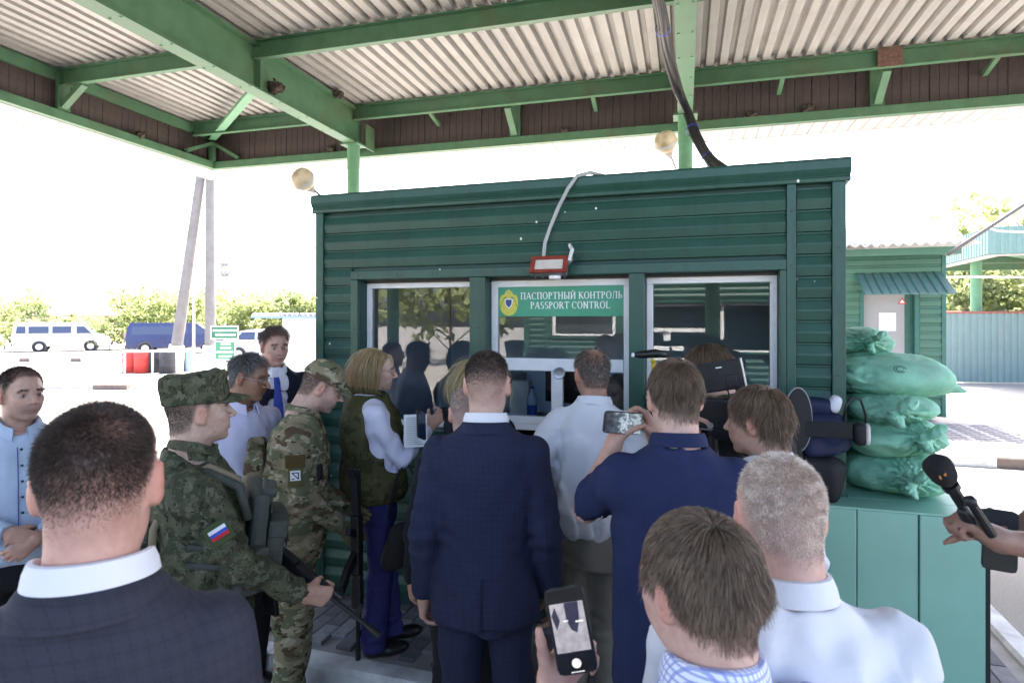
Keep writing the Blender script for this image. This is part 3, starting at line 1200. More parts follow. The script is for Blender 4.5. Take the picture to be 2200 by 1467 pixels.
MB().box(-.65, CXL + .2, CYL, .65, ZR + RH + .03, ZR + RH + .05).build('roof_deck', M_CONC, canopy)


def ibeam(name, a, b, w, z0, z1, mat=M_CGREEN, tf=0.02, tw=0.014):
    """a, b: (x, y) in canopy axes"""
    m = MB()
    A0, B0 = Vector((*a, z0 + tf / 2)), Vector((*b, z0 + tf / 2))
    m.bar(A0, B0, w, tf)
    m.bar(A0 + Vector((0, 0, z1 - z0 - tf)), B0 + Vector((0, 0, z1 - z0 - tf)), w, tf)
    mid = Vector((0, 0, (z1 - z0) / 2 - tf / 2))
    m.bar(A0 + mid, B0 + mid, tw, z1 - z0 - 2 * tf)
    return m.build(name, mat, canopy)


for cx_ in COLX:
    b = ibeam('main_beam', (cx_, -0.25), (cx_, CYL), 0.21, ZB, ZT)
    for y in PUR[1:]:
        MB().box(cx_ - .1, cx_ + .1, y - .008, y + .008, ZB + .021, ZT - .021).build('stiffener', M_CGREEN, b)
    bm_ = MB()
    for y in np.arange(-.7, CYL, -.62):
        for sx in (-.07, .07):
            bm_.lathe([(.013, -.012), (.013, 0)], 6, Matrix.Translation((cx_ + sx, float(y), ZB)))
    bo_ = bm_.build('bolts', M_CGREEN2, b)
    bo_['kind'] = 'stuff'
    for y in (-0.5, -12.0):
        MB().lathe([(0.105, 0), (0.105, ZB - .03)], 24, Matrix.Translation((cx_, y, 0))).build('column', M_CGREEN2, canopy, auto=40)
        MB().box(cx_ - .17, cx_ + .17, y - .15, y + .15, ZB - .029, ZB - .001).build('cap_plate', M_CGREEN, canopy)
segx = [0.05] + COLX + [CXL]
for i, y in enumerate(PUR):
    for a, b in zip(segx[:-1], segx[1:]):
        m = MB()
        x0_, x1_ = a + (.012 if a > 1 else 0), b - .012
        m.box(x0_, x1_, y - .009, y + .009, ZT - .20, ZT + .045)
        m.box(x0_, x1_, y - .075, y - .010, ZT - .20, ZT - .184)
        m.box(x0_, x1_, y - .075, y - .010, ZT + .03, ZT + .045)
        m.build('purlin', M_CGREEN, canopy)
# edge beams, fascia planks, soffit: far side and left side
M_BROWN = plain('fascia_brown_mat', (0.060, 0.045, 0.042), 0.6, 0.35, 6, dirt=(0.02, 0.018, 0.02), dscale=2)
M_SOFF = plain('soffit_white_mat', (0.46, 0.43, 0.42), 0.6, 0.08, 4)
def edge_bar(name, a, b, w, h, z, mat=M_CGREEN):
    return MB().bar((*a, z), (*b, z), w, h).build(name, mat, canopy)
edge_bar('edge_beam', (-.02, 0.02), (CXL, 0.02), .10, .13, ZS + .065)
edge_bar('edge_beam', (.02, -0.034), (.02, CYL), .10, .13, ZS + .065)
edge_bar('edge_angle', (-.02, 0.06), (CXL, 0.06), .06, .05, ZT + .03)
edge_bar('edge_angle', (.02, 0.028), (.02, CYL), .07, .16, ZT - .05)
pl = MB().box(-.055, .055, -.006, .006, ZS + .135, ZT - .002).mesh('fascia_plank', M_BROWN)
npl = 0
for kk in range(150):
    x = .06 + kk * .116
    if x > 15.5:
        break
    o = bpy.data.objects.new('fascia_plank', pl)
    COL.objects.link(o); o.parent = canopy
    o.location = (x + rnd.uniform(-.003, .003), 0.05 + rnd.uniform(-.006, .006), 0)
    npl += 1
for kk in range(140):
    y = -.02 - kk * .116
    if y < -12:
        break
    o = bpy.data.objects.new('fascia_plank', pl)
    COL.objects.link(o); o.parent = canopy
    o.location = (-.045 + rnd.uniform(-.006, .006), y, 0)
    o.rotation_euler = (0, 0, R(90))
sf = MB()
for kk in range(86):
    x = -.62 + kk * .187
    sf.box(x, x + .176, .08, .66, ZS - .002, ZS + .010)
sf.box(-.64, CXL, .08, .665, ZS + .011, ZS + .022)
sfo = sf.build('soffit', M_SOFF, canopy)
sf = MB()
for kk in range(65):
    y = .05 - kk * .187
    sf.box(-.64, -.06, y - .176, y, ZS - .002, ZS + .010)
sf.box(-.645, -.06, CYL, .05, ZS + .011, ZS + .022)
sf.build('soffit', M_SOFF, canopy)
M_TEAL = plain('outer_pale_mat', (0.5, 0.48, 0.47), 0.5)
MB().box(-.68, CXL, .665, .685, ZS - .01, ZR + .14).build('outer_fascia', M_TEAL, canopy)
MB().box(-.68, -.66, CYL, .66, ZS - .01, ZR + .14).build('outer_fascia', M_TEAL, canopy)
# posts and knee braces of the edge frame
def brace(a, b, w=.07, h=.07):
    return MB().bar(a, b, w, h).build('brace', M_CGREEN, canopy)
for x in (6.05, 11.4):
    MB().box(x - .09, x + .09, -.02, .035, ZS + .14, ZT - .01).build('post', M_CGREEN, canopy)
    brace((x, -.45, ZT - .20), (x, -.03, ZS + .18), .10, .07)
for x in (4.7, 7.4, 10.1, 12.7):
    brace((x, -.42, ZT - .14), (x, -.02, ZT - .24), .06, .05)
for y in (-3.0, -6.0, -9.0):
    MB().box(.035, .09, y - .09, y + .09, ZS + .14, ZT - .01).build('post', M_CGREEN, canopy)
    brace((.45, y, ZT - .20), (.09, y - .02, ZS + .18), .10, .07)
MB().box(.02, .12, -.12, -.035, ZS + .14, ZT - .2).build('post', M_CGREEN, canopy)
brace((.12, -.10, ZT - .22), (.62, -.03, ZS + .17), .09, .06)
brace((.10, -.12, ZT - .22), (.08, -.72, ZS + .17), .09, .06)
m = MB()
m.bar((.12, -.14, ZT - .16), (3.24, -2.55, ZT - .16), .13, .018)
m.bar((.08, -.09, ZT - .10), (3.20, -2.50, ZT - .10), .018, .10)
m.bar((.16, -.19, ZT - .10), (3.28, -2.60, ZT - .10), .018, .10)
m.build('corner_strut', M_CGREEN2, canopy)
for x in (3.34 + .15, 3.34 - .15):
    MB().box(x - .012, x + .012, -.36, -.06, ZB - .03, ZT - .22).build('stiffener', M_CGREEN, canopy)
# a rusted splice plate on the far purlin
MB().box(11.25, 11.55, -.588, -.577, ZT - .205, ZT + .05).build('splice_plate', plain('rust_plate_mat', (.13, .075, .055), .8, .4, 30), canopy)


# swallow nests and a small camera on the steel
def nest(loc, r, label):
    F_ = Field((-r * 1.3,) * 3, (r * 1.3,) * 3, r / 9)
    F_.ell((0, 0, 0), (r, r * .8, r * .8), 0.0)
    F_.fold(wave_noise(int(r * 1e4) + 3, [60, 120], [r * .18, r * .1]), r)
    V, Fc = F_.surface()
    o = link('bird_nest', np_mesh('bird_nest', V, Fc, plain('nest_mud_mat', (0.05, 0.04, 0.032), .95, .4, 60, bump=.6, bscale=90)))
    o.parent = None
    cm = Matrix.Translation(Vector((-5.775, 11.835, 0))) @ Matrix.Rotation(CAN_A, 4, 'Z')
    o.location = cm @ Vector(loc)
    tag(o, label, 'nest', 'mud nests on the canopy steel')


nest((3.44, -2.70, ZB + .16), .10, 'mud bird nest on the big diagonal main beam near the corner strut')
nest((3.50, -1.25, ZT - .03), .085, 'mud bird nest under the roof sheets above the main beam end')
nest((2.6, .0, ZS + .20), .07, 'mud bird nest on the edge beam between canopy corner and column')
nest((.09, -1.7, ZS + .17), .07, 'mud bird nest on the side edge beam near the canopy corner')
nest((6.9, .0, ZS + .17), .07, 'mud bird nest on the edge beam above the middle of the booth')
nest((9.75, .0, ZS + .17), .07, 'mud bird nest just beyond the column with the cables')
nest((10.5, .0, ZS + .19), .08, 'mud bird nest above the booth corner nearest the sandbags')

# --- black cable bundle dropping from the beam to the booth roof
cb = empty('cable_bundle', pt(1540, 362, 5.0), 0, 'thick bundle of black cables hanging from the canopy beam to the booth roof', 'cables')
cb_o = Vector(cb.location)
M_CABLE = plain('cable_black_mat', (0.018, 0.017, 0.02), 0.5, 0.3, 30)
path = [pt(1395, -60, 4.4), pt(1418, 30, 5.0), pt(1432, 110, 5.7), pt(1455, 190, 6.1), pt(1475, 240, 6.1), pt(1492, 290, 5.8), pt(1518, 335, 5.35), pt(1548, 366, 4.9)]
def spline(P, n):
    P = [Vector(p) for p in P]
    out = []
    for i in range(len(P) - 1):
        p0, p1, p2, p3 = P[max(i - 1, 0)], P[i], P[i + 1], P[min(i + 2, len(P) - 1)]
        for k in range(n):
            t = k / n
            out.append(0.5 * ((2 * p1) + (p2 - p0) * t + (2 * p0 - 5 * p1 + 4 * p2 - p3) * t * t + (3 * p1 - p0 - 3 * p2 + p3) * t ** 3))
    out.append(P[-1])
    return out
sp = spline(path, 5)
for k in range(19):
    a, r = rnd.uniform(0, 6.28), rnd.uniform(.006, .045)
    ph = rnd.uniform(0, 6.28)
    pp = []
    for i, p in enumerate(sp):
        q = a + .5 * math.sin(i * .35 + ph)
        spread = 1.0 + (1.3 if i > len(sp) - 5 else 0) * (i - len(sp) + 5) / 5
        pp.append(p + Vector((math.cos(q) * r * spread, math.sin(q) * r * .6, math.sin(q) * r * .5)) - cb_o)
    MB().tube(pp, rnd.uniform(.014, .024) if k < 18 else .005, 8).build('cable', M_CABLE if k < 18 else plain('cable_grey_mat', (.45, .45, .47), .5), cb, smooth=True)
M_TIE = plain('blue_tie_mat', (0.03, 0.04, 0.35), 0.5)
for i in (7, 24, 31):
    d = (sp[i + 1] - sp[i - 1]).normalized()
    MB().lathe([(.062, -.016), (.066, 0), (.062, .016)], 14, Matrix.Translation(sp[i] - cb_o) @ d.to_track_quat('Z', 'Y').to_matrix().to_4x4(), caps=False).build('tape_band', M_TIE, cb, smooth=True)
# ================================================================== THINGS AROUND THE BOOTH
# --- green steel box beside the booth
gb = empty('green_cabinet', bw(3.2, -0.21, ISL_Z), BOOTH_A, 'light green sheet metal box carrying the sandbags beside the booth', 'metal box')
M_LGREEN = plain('light_green_paint_mat', (0.28, 0.52, 0.41), 0.42, 0.06, 2.2, dirt=(0.25, 0.44, 0.355), dscale=1.5)
M_LGEDGE = plain('box_edge_mat', (0.02, 0.022, 0.02), 0.8)
zt = 1.07 - ISL_Z
for k, (a, b, yo) in enumerate(((-.62, -.30, 0), (-.297, 0.035, .0), (.038, 0.30, .0), (.305, 0.572, -.008))):
    MB().box(a, b, yo, .02, 0.0, zt - .004).build('front_panel', M_LGREEN, gb, bevel=.004)
MB().box(-.62, .03, .021, .19, 0.0, zt - .02).box(.031, .565, .021, 1.0, 0, zt - .02).build('carcass', M_LGREEN, gb)
MB().box(-.63, .578, -.004, .188, zt - .003, zt + .008).build('top_sheet', M_LGREEN, gb, bevel=.003)
MB().box(.032, .578, .190, 1.01, zt - .003, zt + .008).build('top_sheet', M_LGREEN, gb, bevel=.003)
sd = MB().box(.573, .592, -.004, 1.0, 0.0, zt - .03)
sd.build('side_edge', M_LGEDGE, gb)

# --- sandbags
def weave_mat(name, c):
    t = NT(name)
    n1 = t.noise(7.0, 5.0, 0.6)
    base = t.ramp(n1, [(0.3, tuple(x * .78 for x in c)), (0.7, tuple(min(1, x * 1.2) for x in c))])
    dn = t.noise(2.3, 5.0, 0.6)
    base = t.mix(t.ramp(dn, [(0.55, 0.0), (0.8, 0.45)]), base, (0.42, 0.40, 0.40))
    t.col(base)
    t.rough(0.68)
    w = t.n('ShaderNodeTexWave', wave_type='BANDS', bands_direction='X')
    w.inputs['Scale'].default_value = 90
    t.l(t.co, w.inputs['Vector'])
    w2 = t.n('ShaderNodeTexWave', wave_type='BANDS', bands_direction='Z')
    w2.inputs['Scale'].default_value = 90
    t.l(t.co, w2.inputs['Vector'])
    t.bump(t.math('ADD', t.math('ADD', w.outputs['Fac'], w2.outputs['Fac']), t.math('MULTIPLY', t.noise(35.0, 4.0), 3.0)), 0.25, 0.003)
    t.set(Specular_IOR_Level=0.2)
    MATS[name] = t.m
    return t.m


M_BAG = weave_mat('green_woven_mat', (0.27, 0.56, 0.40))


def sandbag(u, n, z, half, rz, label, seed, tie=None, ear=None, sag=0.0):
    hx, hy, hz = half
    g = Field((-hx * 1.35 - .03, -hy * 1.35 - .1, -hz * 1.5), (hx * 1.35 + .03, hy * 1.3, hz * 1.5), 0.0098)
    X, Y, Z = g.ax[0][:, None, None], g.ax[1][None, :, None], g.ax[2][None, None, :]
    q = (np.abs(X / hx) ** 2.7 + np.abs(Y / hy) ** 2.7)
    e = np.clip(q, 0, 1.4) ** .5
    thick = hz * (1 - .30 * e ** 3)
    d = (q + np.abs(Z / thick) ** 2.4) ** (1 / 2.55)
    g.f = ((d - 1) * min(half)).astype(np.float32)
    if ear:
        for ex_, ey_, ez_ in ear:
            g.cone((hx * .75 * np.sign(ex_), ey_ * .7, ez_ * .6), (ex_, ey_, ez_), hz * .5, .008, .06, flat=((0, 0, 1), .5))
    if tie is not None:
        tx, ty, tz = tie
        g.cone((tx, ty + .05, tz), (tx, ty - .03, tz), .055, .03, .05)
        g.cone((tx, ty - .03, tz), (tx + .025, ty - .085, tz + .03), .022, .05, .015, flat=((1, 0, -1), .5))
        g.cone((tx, ty - .03, tz), (tx - .02, ty - .075, tz - .05), .02, .045, .015, flat=((1, 0, 1), .45))
    wn_ = wave_noise(seed, [9, 20, 48], [.011, .004, .0016])
    wk = wave_noise(seed + 5, [40, 90], [.5, .5])
    def fn(P):
        o = wn_(P)
        # creases at the seams and where bags press
        if tie is not None:
            dx, dz_ = P[:, 0] - tie[0], P[:, 2] - tie[2]
            r = np.hypot(dx, dz_) + .004
            th = np.arctan2(dz_, dx)
            front = np.clip((-P[:, 1] + hy * .2) / hy, 0, 1)
            o += front * .009 * np.exp(-(r / .12) ** 2) * np.sin(th * 15 + 2.2 * wk(P)) * np.clip(r / .035, 0, 1)
            o += front * .0035 * np.exp(-(r / .17) ** 2) * np.sin(th * 31 + 3 * wk(P)) * np.clip(r / .06, 0, 1)
        else:
            o += .0018 * np.sin(P[:, 0] * 60 + 4 * wk(P)) * np.clip(np.abs(P[:, 2]) / hz, 0, 1)
            o += .006 * np.exp(-((P[:, 0] + hx * .8) / .09) ** 2) * np.sin(P[:, 2] * 130 + 3 * wk(P))
        return o
    g.fold(fn, .06)
    V, Fc = g.surface()
    V = relax(V, Fc, 1, .4)
    o = link('sandbag', np_mesh('sandbag', V, Fc, M_BAG))
    o.location = bw(u, n, z)
    o.rotation_euler = (0, 0, BOOTH_A + rz)
    return tag(o, label, 'sandbag', 'green sandbags stacked on the metal box')


sandbag(3.49, .24, 1.195, (.265, .36, .125), -.06, 'lowest green sandbag with gathered tie, resting on the metal box', 3, tie=(.03, -.35, .02))
sandbag(3.50, .27, 1.385, (.255, .36, .108), .05, 'plump green sandbag with knotted tie, second from the box', 8, tie=(.05, -.345, .05))
sandbag(3.46, .24, 1.535, (.235, .33, .075), .0, 'flattened green sandbag squeezed beneath the big top bag', 14, tie=(-.02, -.32, .02))
bgb = sandbag(3.50, .30, 1.70, (.275, .30, .125), .04, 'big smooth green sandbag with pointed corner and small dark mark', 21, ear=[(.315, -.12, -.07)])
sandbag(3.37, .62, 1.865, (.20, .28, .095), .1, 'topmost small green sandbag set back against the booth wall', 29, tie=(.02, -.27, .02))
mk = MB()
for a in range(14):
    t0, t1 = a / 14 * 5.5, (a + 1) / 14 * 5.5
    for rr in (.012, .02):
        p = [(math.cos(t) * r_ * 1.3, 0, math.sin(t) * r_) for t, r_ in ((t0, rr), (t1, rr), (t1, rr + .003), (t0, rr + .003))]
        mk.add(p, [(0, 1, 2, 3)])
mko = mk.build('ink_mark', M_BLACK, bgb)
mko.location = (-.03, -.288, .052)
mko.rotation_euler = (R(-38), 0, 0)

# --- folded blue and black camera bag standing on the box in front of the booth wall
bag = empty('camera_bag', bw(3.08, -0.10, 1.078), BOOTH_A, 'navy blue and black camera bag with a headset, standing on the metal box', 'camera bag')
M_NAVYF = plain('navy_nylon_mat', (0.012, 0.017, 0.055), 0.6, 0.2, 14, bump=.3, bscale=150)
M_BLKF = plain('black_nylon_mat', (0.012, 0.012, 0.013), 0.7, 0.25, 20, bump=.3, bscale=150)
def soft_box(half, h, seed, amp=.012, p=3.2):
    g = Field([-x - .03 for x in half], [x + .03 for x in half], h)
    X, Y, Z = g.ax[0][:, None, None], g.ax[1][None, :, None], g.ax[2][None, None, :]
    d = (np.abs(X / half[0]) ** p + np.abs(Y / half[1]) ** p + np.abs(Z / half[2]) ** p) ** (1 / p)
    g.f = ((d - 1) * min(half)).astype(np.float32)
    g.fold(wave_noise(seed, [14, 34], [amp, amp * .5]), .05)
    V, Fc = g.surface()
    return relax(V, Fc, 2, .5), Fc
def soft_part(name, half, loc, mat, parent, seed, rot=(0, 0, 0), amp=.012, h=.011, p=3.2):
    V, Fc = soft_box(half, h, seed, amp, p)
    o = link(name, np_mesh(name, V, Fc, mat), parent)
    o.location = loc
    o.rotation_euler = rot
    return o
soft_part('base_pouch', (.13, .09, .11), (.0, 0, .105), M_BLKF, bag, 4)
soft_part('body', (.125, .095, .14), (.02, 0, .30), M_NAVYF, bag, 5, amp=.02)
soft_part('top_flap', (.095, .07, .075), (-.01, 0, .46), M_NAVYF, bag, 6, rot=(0, .25, 0), amp=.014)
soft_part('white_lining', (.035, .05, .055), (.075, -.015, .50), plain('white_cloth_mat', (.75, .75, .8), .7), bag, 7, rot=(0, .35, 0), amp=.006)
MB().box(-.13, .14, -.104, -.095, .335, .415).build('wide_strap', M_BLKF, bag, bevel=.004)
MB().tube([(.10, -.09, .42), (.11, -.095, .50), (.14, -.09, .545), (.18, -.08, .53), (.205, -.07, .45), (.205, -.07, .38)], .006, 8).build('headset_band', M_BLACK, bag, smooth=True)
soft_part('headset_cup', (.03, .035, .055), (.175, -.08, .36), M_BLKF, bag, 9, amp=.002, h=.008)
soft_part('headset_pad', (.013, .033, .05), (.207, -.08, .365), plain('pale_pad_mat', (.55, .5, .48), .7), bag, 10, amp=.002, h=.007)
# round black folded reflector leaning on the bag
fr = empty('folded_reflector', bw(2.97, -0.20, 1.078), BOOTH_A + .25, 'oval black folded light reflector with grey rim beside the camera bag', 'reflector')
RM = Matrix.Translation((0, 0, .42)) @ Matrix.Rotation(R(90), 4, 'X') @ Matrix.Diagonal((.42, 1.0, 1, 1))
MB().lathe([(0.0, .012), (.155, .012), (.16, .006), (.16, -.004), (.155, -.01), (0.0, -.01)], 36, RM).build('cloth_disc', M_BLKF, fr, auto=40)
MB().tube([RM @ Vector((.162 * math.cos(a), .162 * math.sin(a), .001)) for a in (2 * math.pi * k / 40 for k in range(41))], .0055, 8).build('wire_rim', plain('rim_grey_mat', (.25, .25, .26), .5), fr, smooth=True)
MB().lathe([(.05, 0), (.03, .06), (.02, .28)], 14).build('stand_foot', M_BLKF, fr)

# --- small green building further right
NB = 10.36
def ub(px, n=NB):
    t = (px - 1100) / FPX
    Yd = (n + BOOTH_L.x * BN.x + BOOTH_L.y * BN.y) / (t * BN.x + BN.y)
    return (Vector((t * Yd, Yd, 0)) - BOOTH_L).dot(BU), Yd
def zb(px, py, n=NB):
    return 2 - (py - HZ) * ub(px, n)[1] / FPX
M_BG = plain('building_green_mat', (0.06, 0.15, 0.11), 0.5, 0.12, 2, dirt=(.03, .11, .08))
M_BGT = plain('building_trim_mat', (0.035, 0.13, 0.11), 0.5)
M_GDOOR = plain('grey_door_mat', (0.33, 0.33, 0.34), 0.45, 0.06, 2)
uR = ub(2028)[0]
uL = 2.6
gbld = empty('small_green_building', bw(uL, NB, 0.13), BOOTH_A, 'small green clad building with grey door and wavy slate roof', 'building')
W2 = uR - uL
d0, d1 = ub(1855)[0] - uL, ub(1966)[0] - uL
DT = zb(1900, 632) - .13
HB = zb(1990, 548) - .13
bwl = MB().box(.02, d0 - .06, .02, .15, .0, HB).box(d1 + .06, W2 - .02, .02, .15, 0, HB).box(d0 - .06, d1 + .06, .02, .15, DT + .05, HB)
bwl.box(.02, .15, .15, 3.6, 0, HB).box(W2 - .15, W2 - .02, .15, 3.6, 0, HB).box(.15, W2 - .15, 3.45, 3.6, 0, HB)
bwl.build('wall', M_BGT, gbld)
pp2 = 0.165
PR2 = [(0.02, 0), (-.012, .004), (-.02, .03), (-.02, .10), (-.006, .125), (-.002, .16), (.02, .16)]
r = 0
while r * pp2 + pp2 < HB:
    z = r * pp2 + .02
    segs = [(.0, d0 - .075), (d1 + .075, W2 - .045)] if z < DT + .0 else [(.0, W2 - .045)]
    for a, b in segs:
        m = MB().extrude([(y, zz + z) for y, zz in PR2], a, b, 'x')
        m.build('cladding_strip', M_BG, gbld)
    m = MB().extrude([(W2 - y, zz + z) for y, zz in PR2], .05, 3.6, 'y')
    m.build('cladding_strip', M_BG, gbld)
    r += 1
MB().box(W2 - .043, W2 + .03, -.03, .04, 0, HB).build('corner_trim', M_BGT, gbld)
dr = MB().box(d0 + .01, d1 - .16, .08, .12, .06, DT).build('door', M_GDOOR, gbld, bevel=.004)
MB().box(d1 - .13, d1 - .10, .05, .075, DT * .45, DT * .5).build('handle', M_GREYM, dr)
MB().box(d0 - .07, d0 + .005, -.02, .12, 0, DT + .05).box(d1 - .01, d1 + .07, -.02, .12, 0, DT + .05).box(d0 + .005, d1 - .01, -.02, .12, DT + .002, DT + .05).build('door_frame', M_BGT, gbld)
MB().box(d1 - .155, d1 - .012, .09, .11, .04, DT).build('jamb_panel', M_BGT, gbld)
xm = (d0 + d1) / 2
nt = MB().box(xm - .16, xm + .14, .072, .078, zb(1905, 711) - .13, zb(1905, 672) - .13).build('notice_sheet', M_PRINTW, dr)
nl = MB()
for k in range(7):
    z = zb(1905, 706) - .13 + k * .042
    nl.box(xm - .12, xm + .06 + .04 * (k % 2), .0695, .0715, z, z + .01)
nl.build('notice_lines', M_GREYM, nt)
tz = zb(1930, 653) - .13
MB().add([(xm + .17, .075, tz), (xm + .33, .075, tz), (xm + .25, .075, tz + .13)], [(0, 1, 2)]).build('warning_triangle', M_PRINTR, dr)
MB().add([(xm + .205, .073, tz + .02), (xm + .295, .073, tz + .02), (xm + .25, .073, tz + .095)], [(0, 1, 2)]).build('warning_triangle_centre', M_PRINTW, dr)
# door awning of standing-seam sheet
M_AWN = plain('awning_mat', (0.085, 0.15, 0.15), 0.4, 0.08, 3)
ua, ub_ = ub(1838)[0] - uL, W2 - .02
at_, ab_ = zb(1900, 588) - .13, zb(1900, 631, NB - .75) - .13
aw = empty('awning', (0, 0, 0))
aw.parent = gbld
nst = 10
for k in range(nst):
    a, b = ua + (ub_ - ua) * k / nst, ua + (ub_ - ua) * (k + 1) / nst
    MB().add([(a + .01, -.02, at_), (b - .01, -.02, at_), (b - .01, -.75, ab_), (a + .01, -.75, ab_), (a + .01, -.02, at_ - .02), (b - .01, -.02, at_ - .02), (b - .01, -.75, ab_ - .02), (a + .01, -.75, ab_ - .02)],
             [(0, 1, 2, 3), (4, 5, 6, 7), (0, 1, 5, 4), (2, 3, 7, 6), (0, 3, 7, 4), (1, 2, 6, 5)]).build('awning_sheet', M_AWN, aw)
    MB().bar((a, -.02, at_ + .012), (a, -.75, ab_ + .012), .022, .03).build('awning_seam', M_BGT, aw)
# wavy slate roof: front slope and right hip
M_SLATE = plain('slate_mat', (0.55, 0.55, 0.55), 0.8, 0.08, 5)
ez0, rz0 = HB + .16, HB + 1.25
def wavy(x0, x1, n, fy0, fz0, tx0, tx1, fy1, fz1, name):
    m = MB()
    N = n * 8
    vs = []
    for row in range(2):
        for k in range(N + 1):
            t = k / N
            w = .035 * math.sin(t * n * 2 * math.pi)
            if row == 0:
                vs.append((x0 + (x1 - x0) * t, fy0, fz0 + w))
            else:
                vs.append((tx0 + (tx1 - tx0) * t, fy1, fz1 + w))
    m.add(vs, [(k, k + 1, N + 2 + k, N + 1 + k) for k in range(N)])
    o = m.build(name, M_SLATE, gbld, smooth=True)
    sl = o.modifiers.new('thick', 'SOLIDIFY')
    sl.thickness = .012
    return o
wavy(-.4, W2 + .42, 28, -.55, ez0, -.4, W2 - 1.5, 1.8, rz0, 'roof')
wavy(-.4, W2 + .42, 28, 4.15, ez0, -.4, W2 - 1.5, 1.8, rz0, 'roof')
MB().add([(W2 + .42, -.55, ez0), (W2 + .42, 4.15, ez0), (W2 - 1.5, 1.8, rz0)], [(0, 1, 2)]).build('roof_hip', M_SLATE, gbld)
MB().box(-.2, W2 + .18, -.34, -.30, HB - .02, HB + .12).build('eave_board', M_BG, gbld)
MB().box(-.2, W2 + .18, -.299, .02, HB - .02, HB).build('eave_soffit', M_BG, gbld)
rv = MB()
for k in range(9):
    rv.box(W2 - 1.8 - k * .33, W2 - 1.7 - k * .33, 1.74, 1.86, rz0 + .02, rz0 + .06)
rv.build('ridge_clips', M_BGT, gbld)
wl_ = empty('wall_lamp', bw(uL + d0 - .55, NB - .03, zb(1830, 705)), BOOTH_A, 'small black and white wall fitting beside the grey door', 'wall fitting')
MB().box(-.07, .07, -.08, 0, 0, .1).build('white_cap', M_WHITEF, wl_, bevel=.01)
MB().box(-.06, .06, -.07, 0, -.16, -.002).build('black_body', M_BLACK, wl_, bevel=.01)

# slanting dark pipe and loose wires over that building
tag(MB().tube([pt(2035, 548, 11.4), pt(2085, 515, 11.2), pt(2225, 424, 10.5)], .035, 10).build('slanting_pipe', plain('dark_pipe_mat', (.10, .10, .11), .5), None, smooth=True), 'dark pipe slanting up from the corner of the small building roof', 'pipe')
tag(MB().tube(spline([pt(2060, 455, 13), pt(2130, 492, 12), pt(2175, 498, 12), pt(2230, 500, 12)], 5), .018, 8).build('white_cable', M_WHITEF, None, smooth=True), 'white cable sagging in front of the farther canopy', 'cable')
tag(MB().tube(spline([pt(1985, 598, 17), pt(2080, 595, 17), pt(2150, 596, 16.8), pt(2240, 596, 16.5)], 4), .022, 8).build('white_cable', M_WHITEF, None, smooth=True), 'pale cable stretched level below the farther canopy', 'cable')

# --- corrugated fence
fn_ = empty('sheet_fence', pt(2010, 690, 20.0) - Vector((0, 0, 2)), R(-6), 'grey teal corrugated sheet fence beyond the small building', 'fence')
M_FEN = plain('fence_teal_mat', (0.19, 0.27, 0.265), 0.5, 0.08, 1.5)
def corr_panel(w, h, p, amp, mat, name):
    m = MB()
    prf = []
    x = 0
    while x < w - 1e-6:
        prf += [(x, 0), (x + p * .35, 0), (x + p * .45, -amp), (x + p * .9, -amp)]
        x += p
    prf.append((w, 0))
    n = len(prf)
    m.add([(a, b, 0) for a, b in prf] + [(a, b, h) for a, b in prf], [(i, i + 1, n + i + 1, n + i) for i in range(n - 1)])
    return m.mesh(name, mat)
fp = corr_panel(1.0, 2.25, .2, .03, M_FEN, 'fence_panel')
for k in range(7):
    o = bpy.data.objects.new('fence_panel', fp)
    COL.objects.link(o); o.parent = fn_; o.location = (k * 1.0, .004 * (k % 2), .03)
cpm = MB()
for k in range(26):
    cpm.lathe([(.045, 0), (.045, .26)], 8, Matrix.Translation((k * .27, 0, 2.28)) @ Matrix.Rotation(R(90), 4, 'Y'), caps=True)
cpm.build('coping', plain('coping_mat', (.32, .13, .10), .8), fn_)

# --- the farther canopy
can2 = empty('far_canopy', pt(2124, 690, 18.0) - Vector((0, 0, 2)), BOOTH_A, 'farther green canopy with teal fascia beyond the small building', 'canopy')
zc0, zc1 = 3.96, 4.76
M_TEAL2 = plain('far_teal_mat', (0.15, 0.25, 0.23), 0.5, 0.06)
p2 = corr_panel(1.0, zc1 - zc0, .2, .02, M_TEAL2, 'fascia_panel')
for k in range(9):
    o = bpy.data.objects.new('fascia_panel', p2)
    COL.objects.link(o); o.parent = can2; o.location = (k, 0, zc0)
    o = bpy.data.objects.new('fascia_panel', p2)
    COL.objects.link(o); o.parent = can2; o.location = (0, 9 - k, zc0); o.rotation_euler = (0, 0, R(-90))
MB().box(.0, 9, .05, 9, zc1 - .05, zc1).build('roof', M_CONC, can2)
MB().box(.02, 9, .02, .4, zc0 - .03, zc0 - .01).box(.02, .4, .41, 9, zc0 - .03, zc0 - .01).build('soffit', M_SOFF, can2)
for y in (.8, 4, 7.5):
    MB().box(.3, 9, y - .1, y + .1, zc0 + .05, zc0 + .4).build('beam', M_CGREEN, can2)
MB().bar((.6, .6, zc0 + .2), (5, 6, zc0 + .2), .2, .35).build('diagonal_beam', M_CGREEN2, can2)
MB().lathe([(.16, 0), (.16, zc0 + .05)], 18, Matrix.Translation((.75, 3.0, 0))).build('column', M_CGREEN2, can2, auto=40)
MB().lathe([(.16, 0), (.16, zc0 + .05)], 18, Matrix.Translation((6.5, 3.0, 0))).build('column', M_CGREEN2, can2, auto=40)

